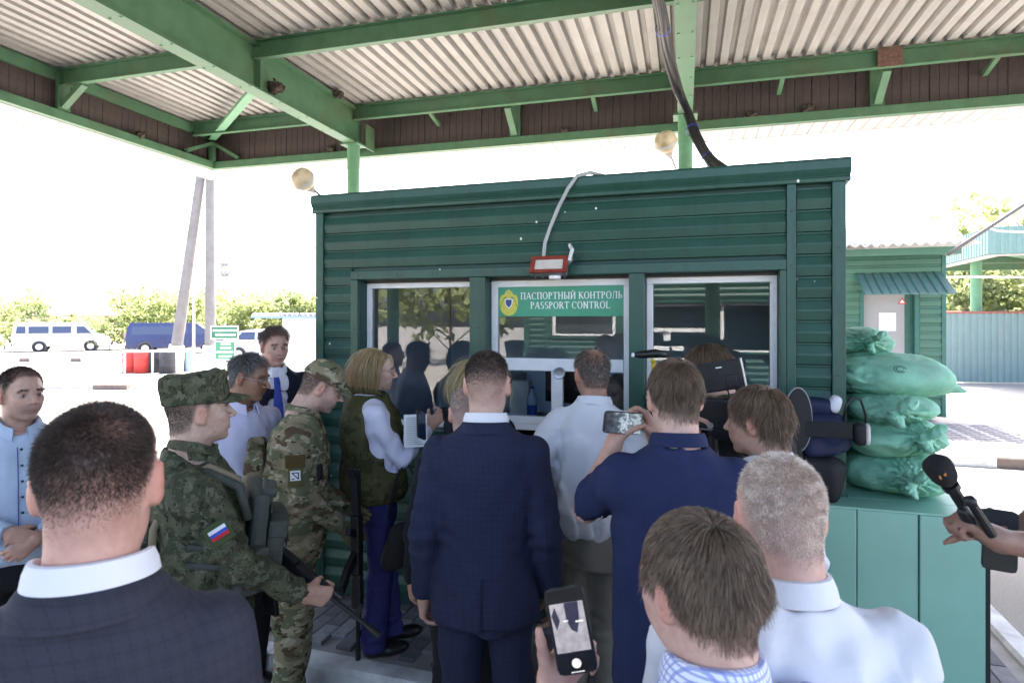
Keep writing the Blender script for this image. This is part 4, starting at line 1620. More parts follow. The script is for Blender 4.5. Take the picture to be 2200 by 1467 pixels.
# ================================================================== TREES
def leaf_mat(name, c, c2):
    m = bpy.data.materials.new(name)
    m.use_nodes = True
    t = m.node_tree
    b = t.nodes['Principled BSDF']
    oi = t.nodes.new('ShaderNodeAttribute'); oi.attribute_name = 'tint'
    mx = t.nodes.new('ShaderNodeMix'); mx.data_type = 'RGBA'
    mx.inputs[6].default_value = (*c, 1); mx.inputs[7].default_value = (*c2, 1)
    t.links.new(oi.outputs['Fac'], mx.inputs[0])
    t.links.new(mx.outputs[2], b.inputs['Base Color'])
    b.inputs['Roughness'].default_value = 0.55
    tl = t.nodes.new('ShaderNodeBsdfTranslucent')
    t.links.new(mx.outputs[2], tl.inputs[0])
    ms = t.nodes.new('ShaderNodeMixShader'); ms.inputs[0].default_value = 0.6
    t.links.new(b.outputs[0], ms.inputs[1]); t.links.new(tl.outputs[0], ms.inputs[2])
    t.links.new(ms.outputs[0], t.nodes['Material Output'].inputs[0])
    return m


M_LEAF = leaf_mat('leaf_mat', (0.20, 0.25, 0.09), (0.38, 0.41, 0.19))
M_LEAF2 = leaf_mat('leaf_dark_mat', (0.11, 0.15, 0.07), (0.22, 0.26, 0.11))
M_BARK = plain('bark_mat', (0.12, 0.09, 0.07), 0.9, 0.3, 8, bump=.5, bscale=20)


def tree_meshes(seed, H, Rx, zlow, nleaf, leaf, mat, dense=1.0):
    g = np.random.default_rng(seed)
    tr = MB()
    tips = []
    top = H * .72
    tr.tube([(0, 0, -.1), (.05, .02, H * .25), (.02 - .1 * g.random(), .1 * g.random(), top)], .05 * H / 4, 7, r1=.02)
    nb = 13
    for k in range(nb):
        z = zlow + (top - zlow) * (k + .3) / nb
        a = k * 2.4 + g.random()
        L = Rx * (0.55 + .5 * g.random()) * (1 - .45 * max(0, (z / H - .55) / .45))
        e = (math.cos(a) * L, math.sin(a) * L, z + L * (.35 + .4 * g.random()))
        mid = (e[0] * .5, e[1] * .5, z + (e[2] - z) * .6)
        tr.tube([(0, 0, z * .92), mid, e], .02 * H / 4, 5, r1=.006)
        tips += [e, mid]
    C = np.array(tips)
    n = nleaf
    # clumps about the limb tips plus a loose shell
    cl = np.concatenate([C, np.stack([g.normal(size=18) * Rx * .55, g.normal(size=18) * Rx * .55, zlow + (H - zlow) * g.random(18) * .95], 1)])
    rad = Rx * (.16 + .24 * g.random(len(cl)))
    ci = g.integers(0, len(cl), n)
    d = g.normal(size=(n, 3))
    d /= np.linalg.norm(d, axis=1, keepdims=True)
    P = cl[ci] + d * (rad[ci] * (g.random(n) ** .45))[:, None] * np.array([1, 1, .8])
    P[:, 2] = np.clip(P[:, 2], zlow * .6, None)
    s = leaf * (.6 + .8 * g.random(n))
    a = g.normal(size=(n, 3)); a /= np.linalg.norm(a, axis=1, keepdims=True)
    b = np.cross(a, g.normal(size=(n, 3))); b /= np.linalg.norm(b, axis=1, keepdims=True) + 1e-9
    V = np.stack([P - a * s[:, None], P - b * s[:, None] * .55, P + a * s[:, None], P + b * s[:, None] * .55], 1).reshape(-1, 3)
    F = np.arange(4 * n).reshape(-1, 4)
    tint = np.repeat(np.clip(.5 + .35 * g.normal(size=len(cl))[ci] + .2 * g.normal(size=n), 0, 1), 4)
    return tr.mesh('trunk', M_BARK), np_mesh('crown', V, F, mat, smooth=False, tint=np.stack([tint] * 3, 1))


TREES = [tree_meshes(31, 5.2, 2.3, .8, 2000, .16, M_LEAF), tree_meshes(32, 4.6, 2.6, .4, 2000, .16, M_LEAF), tree_meshes(33, 5.6, 2.0, .9, 1800, .16, M_LEAF2), tree_meshes(34, 3.6, 2.2, .2, 1800, .15, M_LEAF)]


def tree(x, y, kind, s, label, group=None):
    o = empty('tree', (x, y, 0), rnd.uniform(0, 6.28), label, 'tree', group)
    o.scale = (s, s, s * rnd.uniform(.92, 1.08))
    for nm, me in zip(('trunk', 'crown'), TREES[kind]):
        link(nm, me, o)
    return o


GT = 'leafy trees behind the parked vans'
TL = ['pale leafy tree at the picture edge behind the white van', 'low bush at the tail of the white van', 'darker tree beside the distant house gable',
      'round bush in front of the distant house wall', 'bushy tree between the white van and the blue van', 'tall pale tree above the tail of the blue van', 'leafy tree right behind the middle of the blue van',
      'tree seen between the two legs of the pole', 'tree just beyond the upright pole leg', 'tree above the green notice board', 'bushy tree over the white car', 'tree at the near end of the pale shed roof',
      'low tree behind the middle of the pale shed', 'tree beside the booth edge behind the shed', 'second row tree behind the blue van roof', 'second row tree behind the upright pole', 'farthest tree above the shed roof']
TP = [(10, 44, 0, 1.15), (30, 41, 3, .8), (68, 50, 2, .95), (165, 48, 3, 1.0), (235, 43, 3, .85), (290, 45, 0, 1.1), (345, 46, 1, 1.2), (408, 47, 0, 1.1), (475, 46, 1, 1.15), (510, 44, 1, 1.1), (560, 45, 0, 1.05), (600, 47, 1, 1.2),
      (640, 45, 2, 1.0), (685, 46, 0, 1.1), (320, 52, 1, 1.35), (440, 54, 2, 1.2), (590, 54, 1, 1.3)]
for lb, (px, d, kd, s) in zip(TL, TP):
    p = pt(px, 690, d)
    tree(p.x, p.y, kd, s * .76, lb, GT)
for lb, (px, d, kd, s) in zip(('leafy tree behind the fence beside the small building', 'branching tree behind the fence in front of the far column', 'tree beyond the far canopy column', 'bushy tree at the far end of the sheet fence', 'tree crown showing above the far canopy'),
                              ((2062, 30, 2, 1.05), (2100, 33, 0, 1.15), (2165, 32, 2, 1.1), (2215, 30, 1, 1.0), (2240, 40, 0, 2.0))):
    p = pt(px, 690, d)
    tree(p.x, p.y, kd, s, lb, 'trees behind the sheet fence')

# ================================================================== VEHICLES
M_TYRE = plain('tyre_mat', (0.02, 0.02, 0.022), 0.8)
M_RIM = plain('wheel_rim_mat', (0.45, 0.45, 0.48), 0.35, .1, metal=.6)
M_VANW = plain('van_white_mat', (0.75, 0.76, 0.78), 0.3, .03, spec=.5)
M_VANB = plain('van_blue_mat', (0.018, 0.027, 0.105), 0.22, .05, spec=.6)
M_VGLASS = plain('vehicle_glass_mat', (0.03, 0.04, 0.09), 0.08, .1, spec=.7)
M_BUMP = plain('bumper_grey_mat', (0.07, 0.07, 0.08), 0.6)


def vehicle(name, loc, rz, label, cat, prof, width, body, wins, wheels, bump, lamps, group=None, wr=.34, front_win=None):
    o = empty(name, loc, rz, label, cat, group)
    hw = width / 2
    # body: side profile lofted across with the roof pulled in
    m = MB()
    zmax = max(p[1] for p in prof)
    secs = [(-hw, .97), (-hw + .03, 1.0), (0, 1.012), (hw - .03, 1.0), (hw, .97)]
    n = len(prof)
    cx = sum(p[0] for p in prof) / n
    vs = []
    for y, s in secs:
        for x, z in prof:
            t = max(0, (z - 1.0) / (zmax - 1.0)) if zmax > 1 else 0
            yy = y * (1 - .10 * t)
            vs.append((cx + (x - cx) * s, yy, z if abs(y) < hw - .02 else .03 + z * .985))
    fs = [(j * n + i, j * n + (i + 1) % n, (j + 1) * n + (i + 1) % n, (j + 1) * n + i) for j in range(len(secs) - 1) for i in range(n)]
    fs += [tuple(range(n))[::-1], tuple((len(secs) - 1) * n + i for i in range(n))]
    m.add(vs, fs)
    bd = m.build('body', body, o, auto=28)
    for sgn in (-1, 1):
        for w in wins:
            mm = MB()
            def yy(z):
                return sgn * (hw * (1 - .10 * max(0, (z - 1) / (zmax - 1))) + .012)
            q = [(x, yy(z), z) for x, z in w]
            q2 = [(x, yy(z) - sgn * .03, z) for x, z in w]
            k = len(w)
            mm.add(q + q2, [tuple(range(k)), tuple(range(k, 2 * k))] + [(i, (i + 1) % k, k + (i + 1) % k, k + i) for i in range(k)])
            mm.build('side_window', M_VGLASS, o)
        for wx in wheels:
            M = Matrix.Translation((wx, sgn * (hw - .10), wr)) @ Matrix.Rotation(R(90), 4, 'X')
            MB().lathe([(wr + .07, -.125), (wr + .07, .125)], 24, M).build('wheel_arch', M_BUMP, o, auto=40)
            ty = MB().lathe([(wr * .62, -.14), (wr * .95, -.14), (wr, -.10), (wr, .10), (wr * .95, .14), (wr * .62, .14)], 24, M).build('wheel', M_TYRE, o, auto=40)
            MB().lathe([(0, -.150), (wr * .3, -.155), (wr * .45, -.142), (wr * .62, -.146), (wr * .62, .146), (wr * .45, .142), (wr * .3, .155), (0, .150)], 18, M).build('rim', M_RIM, ty, auto=40)
        for (x, z) in lamps:
            MB().box(x - .08, x + .03, sgn * (hw - .32), sgn * (hw - .06), z - .07, z + .07).build('headlight', M_RIM, o, bevel=.02)
    for sx_ in (prof[0][0] + 2.0, prof[0][0] + 3.3):
        for sgn in (-1, 1):
            MB().box(sx_ - .008, sx_ + .008, sgn * (hw + .002) - .006, sgn * (hw + .002) + .006, .5, 1.12).build('door_seam', M_BUMP, o)
    for b in bump:
        MB().box(b[0], b[1], -hw * .98, hw * .98, b[2], b[3]).build('bumper', M_BUMP, o, bevel=.04)
    if front_win:
        (xa, za), (xb, zb_) = front_win
        MB().add([(xa + .03, -hw * .82, za + .02), (xa + .03, hw * .82, za + .02), (xb + .02, hw * .78, zb_), (xb + .02, -hw * .78, zb_)], [(0, 1, 2, 3)]).build('windscreen', M_VGLASS, o)
    return o


gz = [(0.02, .36), (0.0, .95), (.10, 1.72), (.30, 1.90), (3.5, 1.90), (3.85, 1.80), (4.42, 1.22), (5.15, .98), (5.34, .72), (5.34, .36)]
p = pt(30, 690, 40)
vehicle('parked_van', (p.x, p.y, 0), R(31), 'white passenger van with a row of dark side windows', 'van', gz, 2.0, M_VANW,
        [[(.22, 1.20), (.72, 1.20), (.72, 1.66), (.27, 1.66)], [(.86, 1.20), (1.92, 1.20), (1.92, 1.66), (.86, 1.66)], [(2.10, 1.20), (3.12, 1.20), (3.12, 1.66), (2.10, 1.66)], [(3.40, 1.18), (4.25, 1.18), (3.82, 1.66), (3.40, 1.66)]],
        (1.42, 4.18), [(-.04, .25, .40, .58), (4.75, 5.40, .36, .60)], [(5.25, .80)], 'vans parked beyond the yard', .33, ((4.42, 1.22), (3.85, 1.80)))
sp_ = [(0.03, .36), (0.0, .9), (.08, 1.55), (.25, 1.90), (3.6, 1.90), (3.95, 1.82), (4.75, 1.22), (5.4, .98), (5.55, .70), (5.55, .36)]
p = pt(276, 690, 38)
vehicle('parked_van', (p.x, p.y, 0), R(22), 'dark blue panel van behind the leaning pole', 'van', sp_, 2.0, M_VANB,
        [[(.30, 1.18), (3.35, 1.18), (3.35, 1.68), (.36, 1.68)], [(3.62, 1.18), (4.6, 1.18), (4.0, 1.68), (3.62, 1.68)]],
        (1.05, 4.45), [(-.04, .25, .34, .56), (5.1, 5.6, .34, .58)], [(5.42, .82)], 'vans parked beyond the yard', .34, ((4.75, 1.22), (3.95, 1.82)))
cr = [(0.02, .34), (0.0, .8), (.25, 1.05), (.75, 1.48), (1.3, 1.56), (2.4, 1.5), (3.0, 1.02), (3.9, .86), (4.1, .6), (4.1, .34)]
p = pt(500, 690, 33.0)
vehicle('parked_car', (p.x, p.y, 0), 0, 'white car parked behind the green notice boards', 'car', cr, 1.75, M_VANW,
        [[(.5, 1.02), (1.55, 1.02), (1.55, 1.44), (.85, 1.42)], [(1.68, 1.02), (2.8, 1.02), (2.35, 1.42), (1.68, 1.44)]], (.72, 3.2), [(-.03, .2, .34, .5), (3.8, 4.14, .32, .5)], [(3.95, .66)], None, .30, ((3.0, 1.02), (2.4, 1.5)))
p = pt(2150, 690, 24.0)
vehicle('parked_car', (p.x, p.y, .62), R(-20), 'dark red car roof showing above the sheet fence', 'car', cr, 1.75, plain('car_red_mat', (.28, .02, .03), .3), [[(.5, 1.02), (1.55, 1.02), (1.55, 1.44), (.85, 1.42)], [(1.68, 1.02), (2.8, 1.02), (2.35, 1.42), (1.68, 1.44)]], (.72, 3.2), [], [])
rk = MB().box(p.x - 1, p.x + 6, p.y - 1.5, p.y + 4, -.05, .62).build('ramp', M_CONC)
tag(rk, 'raised concrete deck behind the sheet fence', 'deck', kind='structure')

# ================================================================== POLES, NOTICES, BARRELS, SHED, HOUSE
M_POLE = plain('pole_concrete_mat', (0.19, 0.18, 0.175), .85, .15, 3, bump=.3, bscale=40)
M_LIME = plain('whitewash_mat', (0.78, 0.78, 0.78), .8, .06, 5)
po = empty('utility_pole', pt(452, 690, 24.0) - Vector((0, 0, 2)), 0, 'concrete utility pole with leaning strut and whitewashed feet', 'pole')
o0 = Vector(po.location)
za = 2 - (742 - HZ) * 24 / FPX
def tapered(a, b, ra, rb, nm, mat, par):
    return MB().tube([Vector(a), Vector(b)], ra, 12, r1=rb).build(nm, mat, par, auto=40)
tapered((0, 0, 0), (0, 0, za), .30, .27, 'whitewashed_foot', M_LIME, po)
tapered((0, 0, za), (.0, 0, 9.0), .20, .16, 'shaft', M_POLE, po)
f0 = pt(372, 805, 24.0) - o0; f0.z = 0
f1 = pt(432, 375, 24.0) - o0
fa = f0 + (f1 - f0) * ((za) / f1.z)
tapered(f0, fa, .34, .27, 'whitewashed_foot', M_LIME, po)
tapered(fa, f0 + (f1 - f0) * 1.25, .21, .16, 'strut', M_POLE, po)
ins = empty('insulator_rack', pt(484, 575, 26) , 0, 'weathered insulator rack on a bracket beside the pole', 'insulators')
M_INS = plain('insulator_mat', (.38, .36, .34), .6)
for k in range(3):
    MB().lathe([(.09, 0), (.13, .05), (.06, .10), (.12, .16), (.05, .22), (.04, .3)], 12, Matrix.Translation((-.14 + .14 * k, 0, .0))).build('insulator', M_INS, ins, smooth=True)
    MB().lathe([(.09, 0), (.13, .05), (.06, .10), (.12, .16), (.05, .22), (.04, .3)], 12, Matrix.Translation((-.14 + .14 * k, 0, -.42))).build('insulator', M_INS, ins, smooth=True)
MB().bar((-.7, 0, -.03), (.35, 0, -.03), .06, .06).build('cross_arm', M_INS, ins)
MB().bar((-.62, 0, -1.0), (-.05, 0, -.4), .05, .05).build('brace', M_INS, ins)
for k in range(3):
    MB().tube([(-.14 + .14 * k, 0, .3), (1.5 + k, 2, .9 + .1 * k), (9 + k, 9, 3.0)], .008, 5).build('wire', M_INS, ins)
tag(MB().tube(spline([pt(-30, 440, 22), pt(150, 434, 22), pt(380, 412, 22)], 6), .008, 6).build('overhead_wire', M_INS, None, smooth=True), 'thin overhead wire crossing the white sky', 'wire')
# thin steel mast behind
tag(tapered(pt(416, 690, 30) - Vector((0, 0, 2)), pt(416, 600, 30), .06, .05, 'steel_mast', M_WHITEF, None), 'thin white steel mast between the pole legs', 'mast')

M_SIGNU = plain('notice_green_mat', (0.02, 0.15, 0.085), .4, .05)
M_SIGNP = plain('notice_pale_green_mat', (0.055, 0.25, 0.145), .4, .05)
nb_ = empty('notice_board', pt(482, 690, 16.0) - Vector((0, 0, 2)), 0, 'two green notice boards with white print on one thin post', 'notice board')
def nb_board(px0, px1, py0, py1, mat, rows, nm):
    d = 16.0
    a, b = pt(px0, py1, d), pt(px1, py0, d)
    o = MB().box(a.x - nb_.location.x, b.x - nb_.location.x, -.02, .0, a.z, b.z).build(nm, M_PRINTW, nb_, bevel=.01)
    MB().box(a.x - nb_.location.x + .03, b.x - nb_.location.x - .03, -.026, -.021, a.z + .03, b.z - .03).build('printed_face', mat, o)
    mm = MB()
    for (fx0, fx1, fz) in rows:
        x = a.x + (b.x - a.x) * fx0
        xe = a.x + (b.x - a.x) * fx1
        h = .055
        while x < xe:
            w = rnd.uniform(.028, .05)
            mm.box(x - nb_.location.x, x + w - nb_.location.x, -.029, -.027, a.z + (b.z - a.z) * fz - h / 2, a.z + (b.z - a.z) * fz + h / 2)
            x += w + .012
    mm.build('print_lines', M_PRINTW, o)['kind'] = 'stuff'
nb_board(453, 513, 700, 729, M_SIGNU, [(.09, .93, .66), (.18, .84, .34)], 'upper_board')
nb_board(462, 507, 732, 774, M_SIGNP, [(.3, .7, .84), (.28, .72, .64), (.1, .9, .42), (.2, .8, .2)], 'lower_board')
MB().lathe([(.025, 0), (.025, 1.95)], 10, Matrix.Translation((0, .02, 0))).build('post', M_GREYM, nb_)

def barrel(px, d, mat, label, r=.29, h=.80):
    q = pt(px, 690, d)
    o = empty('barrel', (q.x, q.y, 0), 0, label, 'barrel', 'barrels by the leaning pole')
    MB().lathe([(r * .96, 0), (r, .02), (r, h * .32), (r * 1.03, h * .34), (r, h * .36), (r, h * .64), (r * 1.03, h * .66), (r, h * .68), (r, h - .03), (r * .96, h - .02), (r * .9, h - .03)], 24).build('drum', mat, o, auto=50)
    MB().lathe([(r * .97, h - .04), (r * 1.015, h - .02), (r * 1.015, h), (r * .95, h + .004)], 24, caps=False).build('rim', mat, o, auto=50)
M_RED = plain('red_plastic_mat', (0.52, 0.05, 0.04), .5, .08)
M_DKB = plain('dark_barrel_mat', (0.045, 0.045, 0.05), .6, .2)
M_BLB = plain('blue_post_mat', (0.20, 0.33, 0.62), .5, .1)
barrel(281, 24.0, M_RED, 'red plastic barrel at the end of the row')
barrel(306, 23.8, M_RED, 'red plastic barrel next to the black one')
barrel(333, 24.0, M_DKB, 'black barrel beside the red barrels')
barrel(360, 23.7, M_DKB, 'black barrel touching the leaning pole foot')
barrel(386, 24.4, M_DKB, 'black barrel between the two pole feet', .22)
barrel(404, 24.6, M_BLB, 'pale blue barrel between the two pole feet', .18)
rl = empty('barrier_rail', pt(268, 690, 23.2) - Vector((0, 0, 2)), 0, 'white sloping rail running over the barrels', 'rail')
MB().bar((-.1, 0, .86), (3.3, 0, .90), .05, .08).build('rail_bar', M_PRINTW, rl)
for k in range(4):
    MB().bar((.0 + 1.05 * k, 0, 0), (.0 + 1.05 * k, 0, .84), .05, .05).build('rail_post', M_PRINTW, rl)

sd_ = empty('pale_shed', pt(607, 690, 20.0) - Vector((0, 0, 2)), R(-4), 'pale block shed with wavy roof edge beside the booth', 'shed')
M_SHED = plain('shed_block_mat', (0.8, 0.78, 0.77), .85, .05, 3)
for r in range(5):
    for k in range(4):
        x0 = k * .6 + (.3 if r % 2 else 0) - .3
        a, b = max(0, x0), min(2.1, x0 + .59)
        if b - a > .02:
            MB().box(a, b, rnd.uniform(-.006, .004), .2, r * .42, r * .42 + .41).build('block', M_SHED, sd_)
MB().box(.02, 2.08, .2, 2.0, 0, 2.1).build('wall', M_SHED, sd_)
mr = MB()
for k in range(18):
    c = -.85 + k * .17
    n = 10
    vs = []
    for y in (-.25, 2.2):
        vs += [(c + .085 * math.cos(math.pi * i / n), y, 2.16 + .10 * math.sin(math.pi * i / n)) for i in range(n + 1)]
    mr.add(vs, [(i, i + 1, n + 2 + i, n + 1 + i) for i in range(n)])
ro = mr.build('roof', plain('shed_roof_mat', (.55, .58, .66), .6), sd_, smooth=True)
MB().box(-.95, 2.2, -.23, -.20, 2.10, 2.16).build('roof_board', M_BLB, sd_)

hs = empty('distant_house', pt(85, 690, 62) - Vector((0, 0, 2)), R(-3), 'distant pale pink house with grey gabled roof beyond the vans', 'house')
M_PINK = plain('house_pink_mat', (.52, .36, .34), .8, .1, 1)
MB().box(0, 9.5, 0, 7, 0, 2.75).build('wall', M_PINK, hs)
rf = MB().add([(-.5, -.6, 2.6), (10, -.6, 2.6), (10, 7.6, 2.6), (-.5, 7.6, 2.6), (1.8, 3.5, 4.9), (7.7, 3.5, 4.9)], [(0, 1, 5, 4), (1, 2, 5), (2, 3, 4, 5), (3, 0, 4)])
rf.build('roof', plain('house_roof_mat', (.42, .40, .40), .8), hs)
for x in (1.5, 4.6, 7.2):
    w_ = MB().box(x, x + 1.2, -.05, -.005, 1.1, 2.2).build('window', M_PRINTW, hs)
    MB().box(x + .1, x + 1.1, -.06, -.051, 1.18, 2.12).build('pane', M_VGLASS, w_)

# ================================================================== the lane behind the photographer (mirrored in the booth glass)
b2 = copy_tree(booth)
b2.location = bw(5.0, -9.6, ISL_Z)
b2.scale = (2.0, 1.0, 1.05)
b2.rotation_euler = (0, 0, BOOTH_A + math.pi)
tag(b2, 'long dark green booth across the lane behind the camera', 'booth')
i3 = MB().box(-3, 6, -12.5, -9.0, -.05, .13).build('pavement', M_CONC)
i3.location = BOOTH_L; i3.rotation_euler = (0, 0, BOOTH_A)
tag(i3, 'raised island of the opposite booth', 'pavement', kind='structure')

for lb, (x, y, kd, sc_) in zip(('unseen tree added behind the camera beside the lane', 'unseen bushy tree added behind the camera at the lane edge', 'unseen tall tree added behind the camera far along the lane', 'unseen tree added behind the camera nearest the opposite booth'),
                              ((-19, -8, 0, 1.3), (-16, -14, 1, 1.4), (-25, -16, 2, 1.5), (-11, -16, 1, 1.3))):
    tree(x, y, kd, sc_, lb, 'unseen trees added for the booth glass to reflect')  # added out of view, only to fill the reflection in the booth windows
# ================================================================== PEOPLE
def nv(v):
    v = np.array(v, float)
    return v / (np.linalg.norm(v) + 1e-9)


def rotm(yaw=0, pitch=0, roll=0):
    """degrees; yaw + turns to the left, pitch + looks down, roll + tips to the right shoulder"""
    return np.array(Matrix.Rotation(R(yaw), 3, 'Z') @ Matrix.Rotation(R(-pitch), 3, 'X') @ Matrix.Rotation(R(roll), 3, 'Y'))


M_SKIN = vcol_mat('skin_mat', rough=0.48, spec=0.4, sss=0.12, bump=0.12, bscale=260)
M_HAIR = vcol_mat('hair_mat', rough=0.42, spec=0.35, aniso=True)
M_EYE = vcol_mat('eye_mat', rough=0.2, spec=0.5, aniso=True)


def hair_line(V, recede=0.0, low=0.0):
    """> 0 where hair grows (head axes)"""
    phi = np.degrees(np.arctan2(np.abs(V[:, 0]), V[:, 1]))
    zl = np.interp(phi, [0, 24, 38, 50, 60, 70, 79, 86, 93, 104, 116, 128, 145, 180],
                   [.080, .082, .078, .060, .042, .018, -.004, .014, .026, .016, -.022, -.052, -.068 + low, -.074 + low])
    zl = zl + recede * np.interp(phi, [0, 35, 60, 75], [.6, 1.0, .4, 0])
    d = V[:, 2] - zl
    ear = (np.abs(V[:, 0]) > .079) & (np.abs(V[:, 1] + .008) < .03) & (V[:, 2] < .034)
    return np.where(ear, -1, d)


def head_mesh(h, neck, o):
    """skull, face, ears and neck; neck = base of the neck in head axes"""
    j, nl, ew, fem = o.get('jaw', 1.0), o.get('nose', 1.0), o.get('ear', 1.0), o.get('female', False)
    fat = o.get('fat', 1.0)
    lo = np.minimum((-.105, -.122, -.15), np.array(neck) - .075)
    hi = np.maximum((.105, .14, .135), np.array(neck) + .075)
    g = Field(lo, hi, h)
    g.ell((0, -.013, .030), (.0765, .098, .088))
    g.ell((0, .030, -.022), (.0585 * fat, .060, .086), .03)
    g.ell((0, .034, -.074), (.0465 * j * fat, .050, .040), .03)
    g.ell((0, .070, -.101), (.023 * j, .017, .014), .02)
    for s in (-1, 1):
        g.ell((s * .047 * j * fat, .006, -.062), (.014, .030, .030), .025)
        g.ell((s * .044, .056, -.022), (.020 * fat, .022, .016), .022)
        g.cone((s * .012, .083, .020), (s * .044, .070, .021), .0085, .0075, .014)
        g.ell((s * .032, .094, .0), (.0165, .016, .0125), .012, 's')
        g.ell((s * .030, .068, -.048), (.017 * fat, .02, .02), .025)
        # ear
        er = np.array(Matrix.Rotation(R(s * -20), 3, 'Z') @ Matrix.Rotation(R(-12), 3, 'X'))
        g.ell((s * .0785, -.010, -.006), (.0105 * ew, .021, .033), .008, 'u', er)
        g.ell((s * .0860, -.004, -.002), (.008 * ew, .011, .019), .005, 's', er)
        g.ell((s * .077, -.003, -.033), (.008, .010, .010), .008)
    g.cone((0, .084, .016), (0, .105 + .006 * nl, -.026), .0078, .0105, .012)
    g.ell((0, .106 + .006 * nl, -.029), (.0105, .010, .009), .006)
    for s in (-1, 1):
        g.ell((s * .0125, .096, -.033), (.0075, .011, .0075), .006)
    # lips
    g.cone((-.019, .082, -.064), (.019, .082, -.064), .0075, .0075, .008)
    g.ell((0, .0915, -.0615), (.015, .007, .0055), .005)
    g.ell((0, .0905, -.0735), (.014, .007, .006), .005)
    g.cone((-.022, .0985, -.0675), (.022, .0985, -.0675), .0028, .0028, .004, 's')
    g.ell((0, .094, -.086), (.016, .008, .005), .008, 's')
    # neck
    nr = .047 if fem else .0555 * o.get('neckw', 1.0)
    nb_ = np.array(neck, float)
    g.cone((0, -.028, -.045), nb_, nr * .98, nr * 1.08, .035)
    g.cone((0, -.055, -.03), nb_ + np.array([0, -.014, 0]), nr * .72, nr * .9, .03)
    if not fem:
        g.ell((0, .012, -.135), (.010, .012, .012), .015)
    V, Fc = g.surface()
    V = relax(V, Fc, 1, .35)
    return V, Fc


def head_tint(V, o):
    base = np.array(o.get('skin', (.50, .30, .225)))
    c = np.tile(base, (len(V), 1))
    def blend(m, col):
        c[:] = c * (1 - m[:, None]) + np.array(col) * m[:, None]
    gs = lambda p, r: np.exp(-(((V - np.array(p)) / np.array(r)) ** 2).sum(1))
    for s in (-1, 1):
        blend(.35 * gs((s * .045, .07, -.035), (.02, .03, .02)), base * np.array([1.1, .78, .74]))
        blend(.55 * gs((s * .085, -.01, -.005), (.016, .03, .04)), base * np.array([1.12, .66, .58]))
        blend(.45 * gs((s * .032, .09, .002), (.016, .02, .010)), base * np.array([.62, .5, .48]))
    blend(.35 * gs((0, .115, -.03), (.014, .02, .014)), base * np.array([1.08, .72, .66]))
    mot = wave_noise(int(o.get('mseed', 5)), [60, 150, 400], [.05, .045, .03])(V)[:, None]
    c[:] = c * (1 + mot * np.array([.7, 1.0, 1.0]))
    lip = np.array(o.get('lips', base * np.array([.86, .52, .5])))
    blend(np.clip(1.5 * gs((0, .094, -.0675), (.019, .02, .0075)), 0, 1) * .85, lip)
    blend(np.clip(1.6 * gs((0, .094, -.0675), (.02, .03, .0022)), 0, 1) * .6, base * .3)
    st = o.get('stubble', 0)
    if st:
        m = np.clip((-.035 - V[:, 2]) / .02, 0, 1) * np.clip((V[:, 1] - .005) / .02, 0, 1) * np.clip((V[:, 2] + .125) / .015, 0, 1)
        blend(st * m, base * np.array([.55, .55, .6]))
    hr = o.get('hair')
    if hr:
        d = hair_line(V, hr.get('recede', 0), hr.get('low', 0))
        m = np.clip(d / hr.get('fade', .018) + .15, 0, 1)
        if 'fadeside' in hr:      # clippered sides let skin show through
            m *= np.clip(hr['fadeside'] + (V[:, 2] - .02) / .05, .25, 1)
        if hr.get('bald'):
            m *= 1 - hr['bald'] * np.exp(-(((V - np.array(hr.get('bald_at', (0, -.045, .11)))) / hr.get('bald_r', .05)) ** 2).sum(1))
        blend(m * hr.get('scalp', .8), np.array(hr['c1']) * .75)
    return np.clip(c, 0.004, 1)


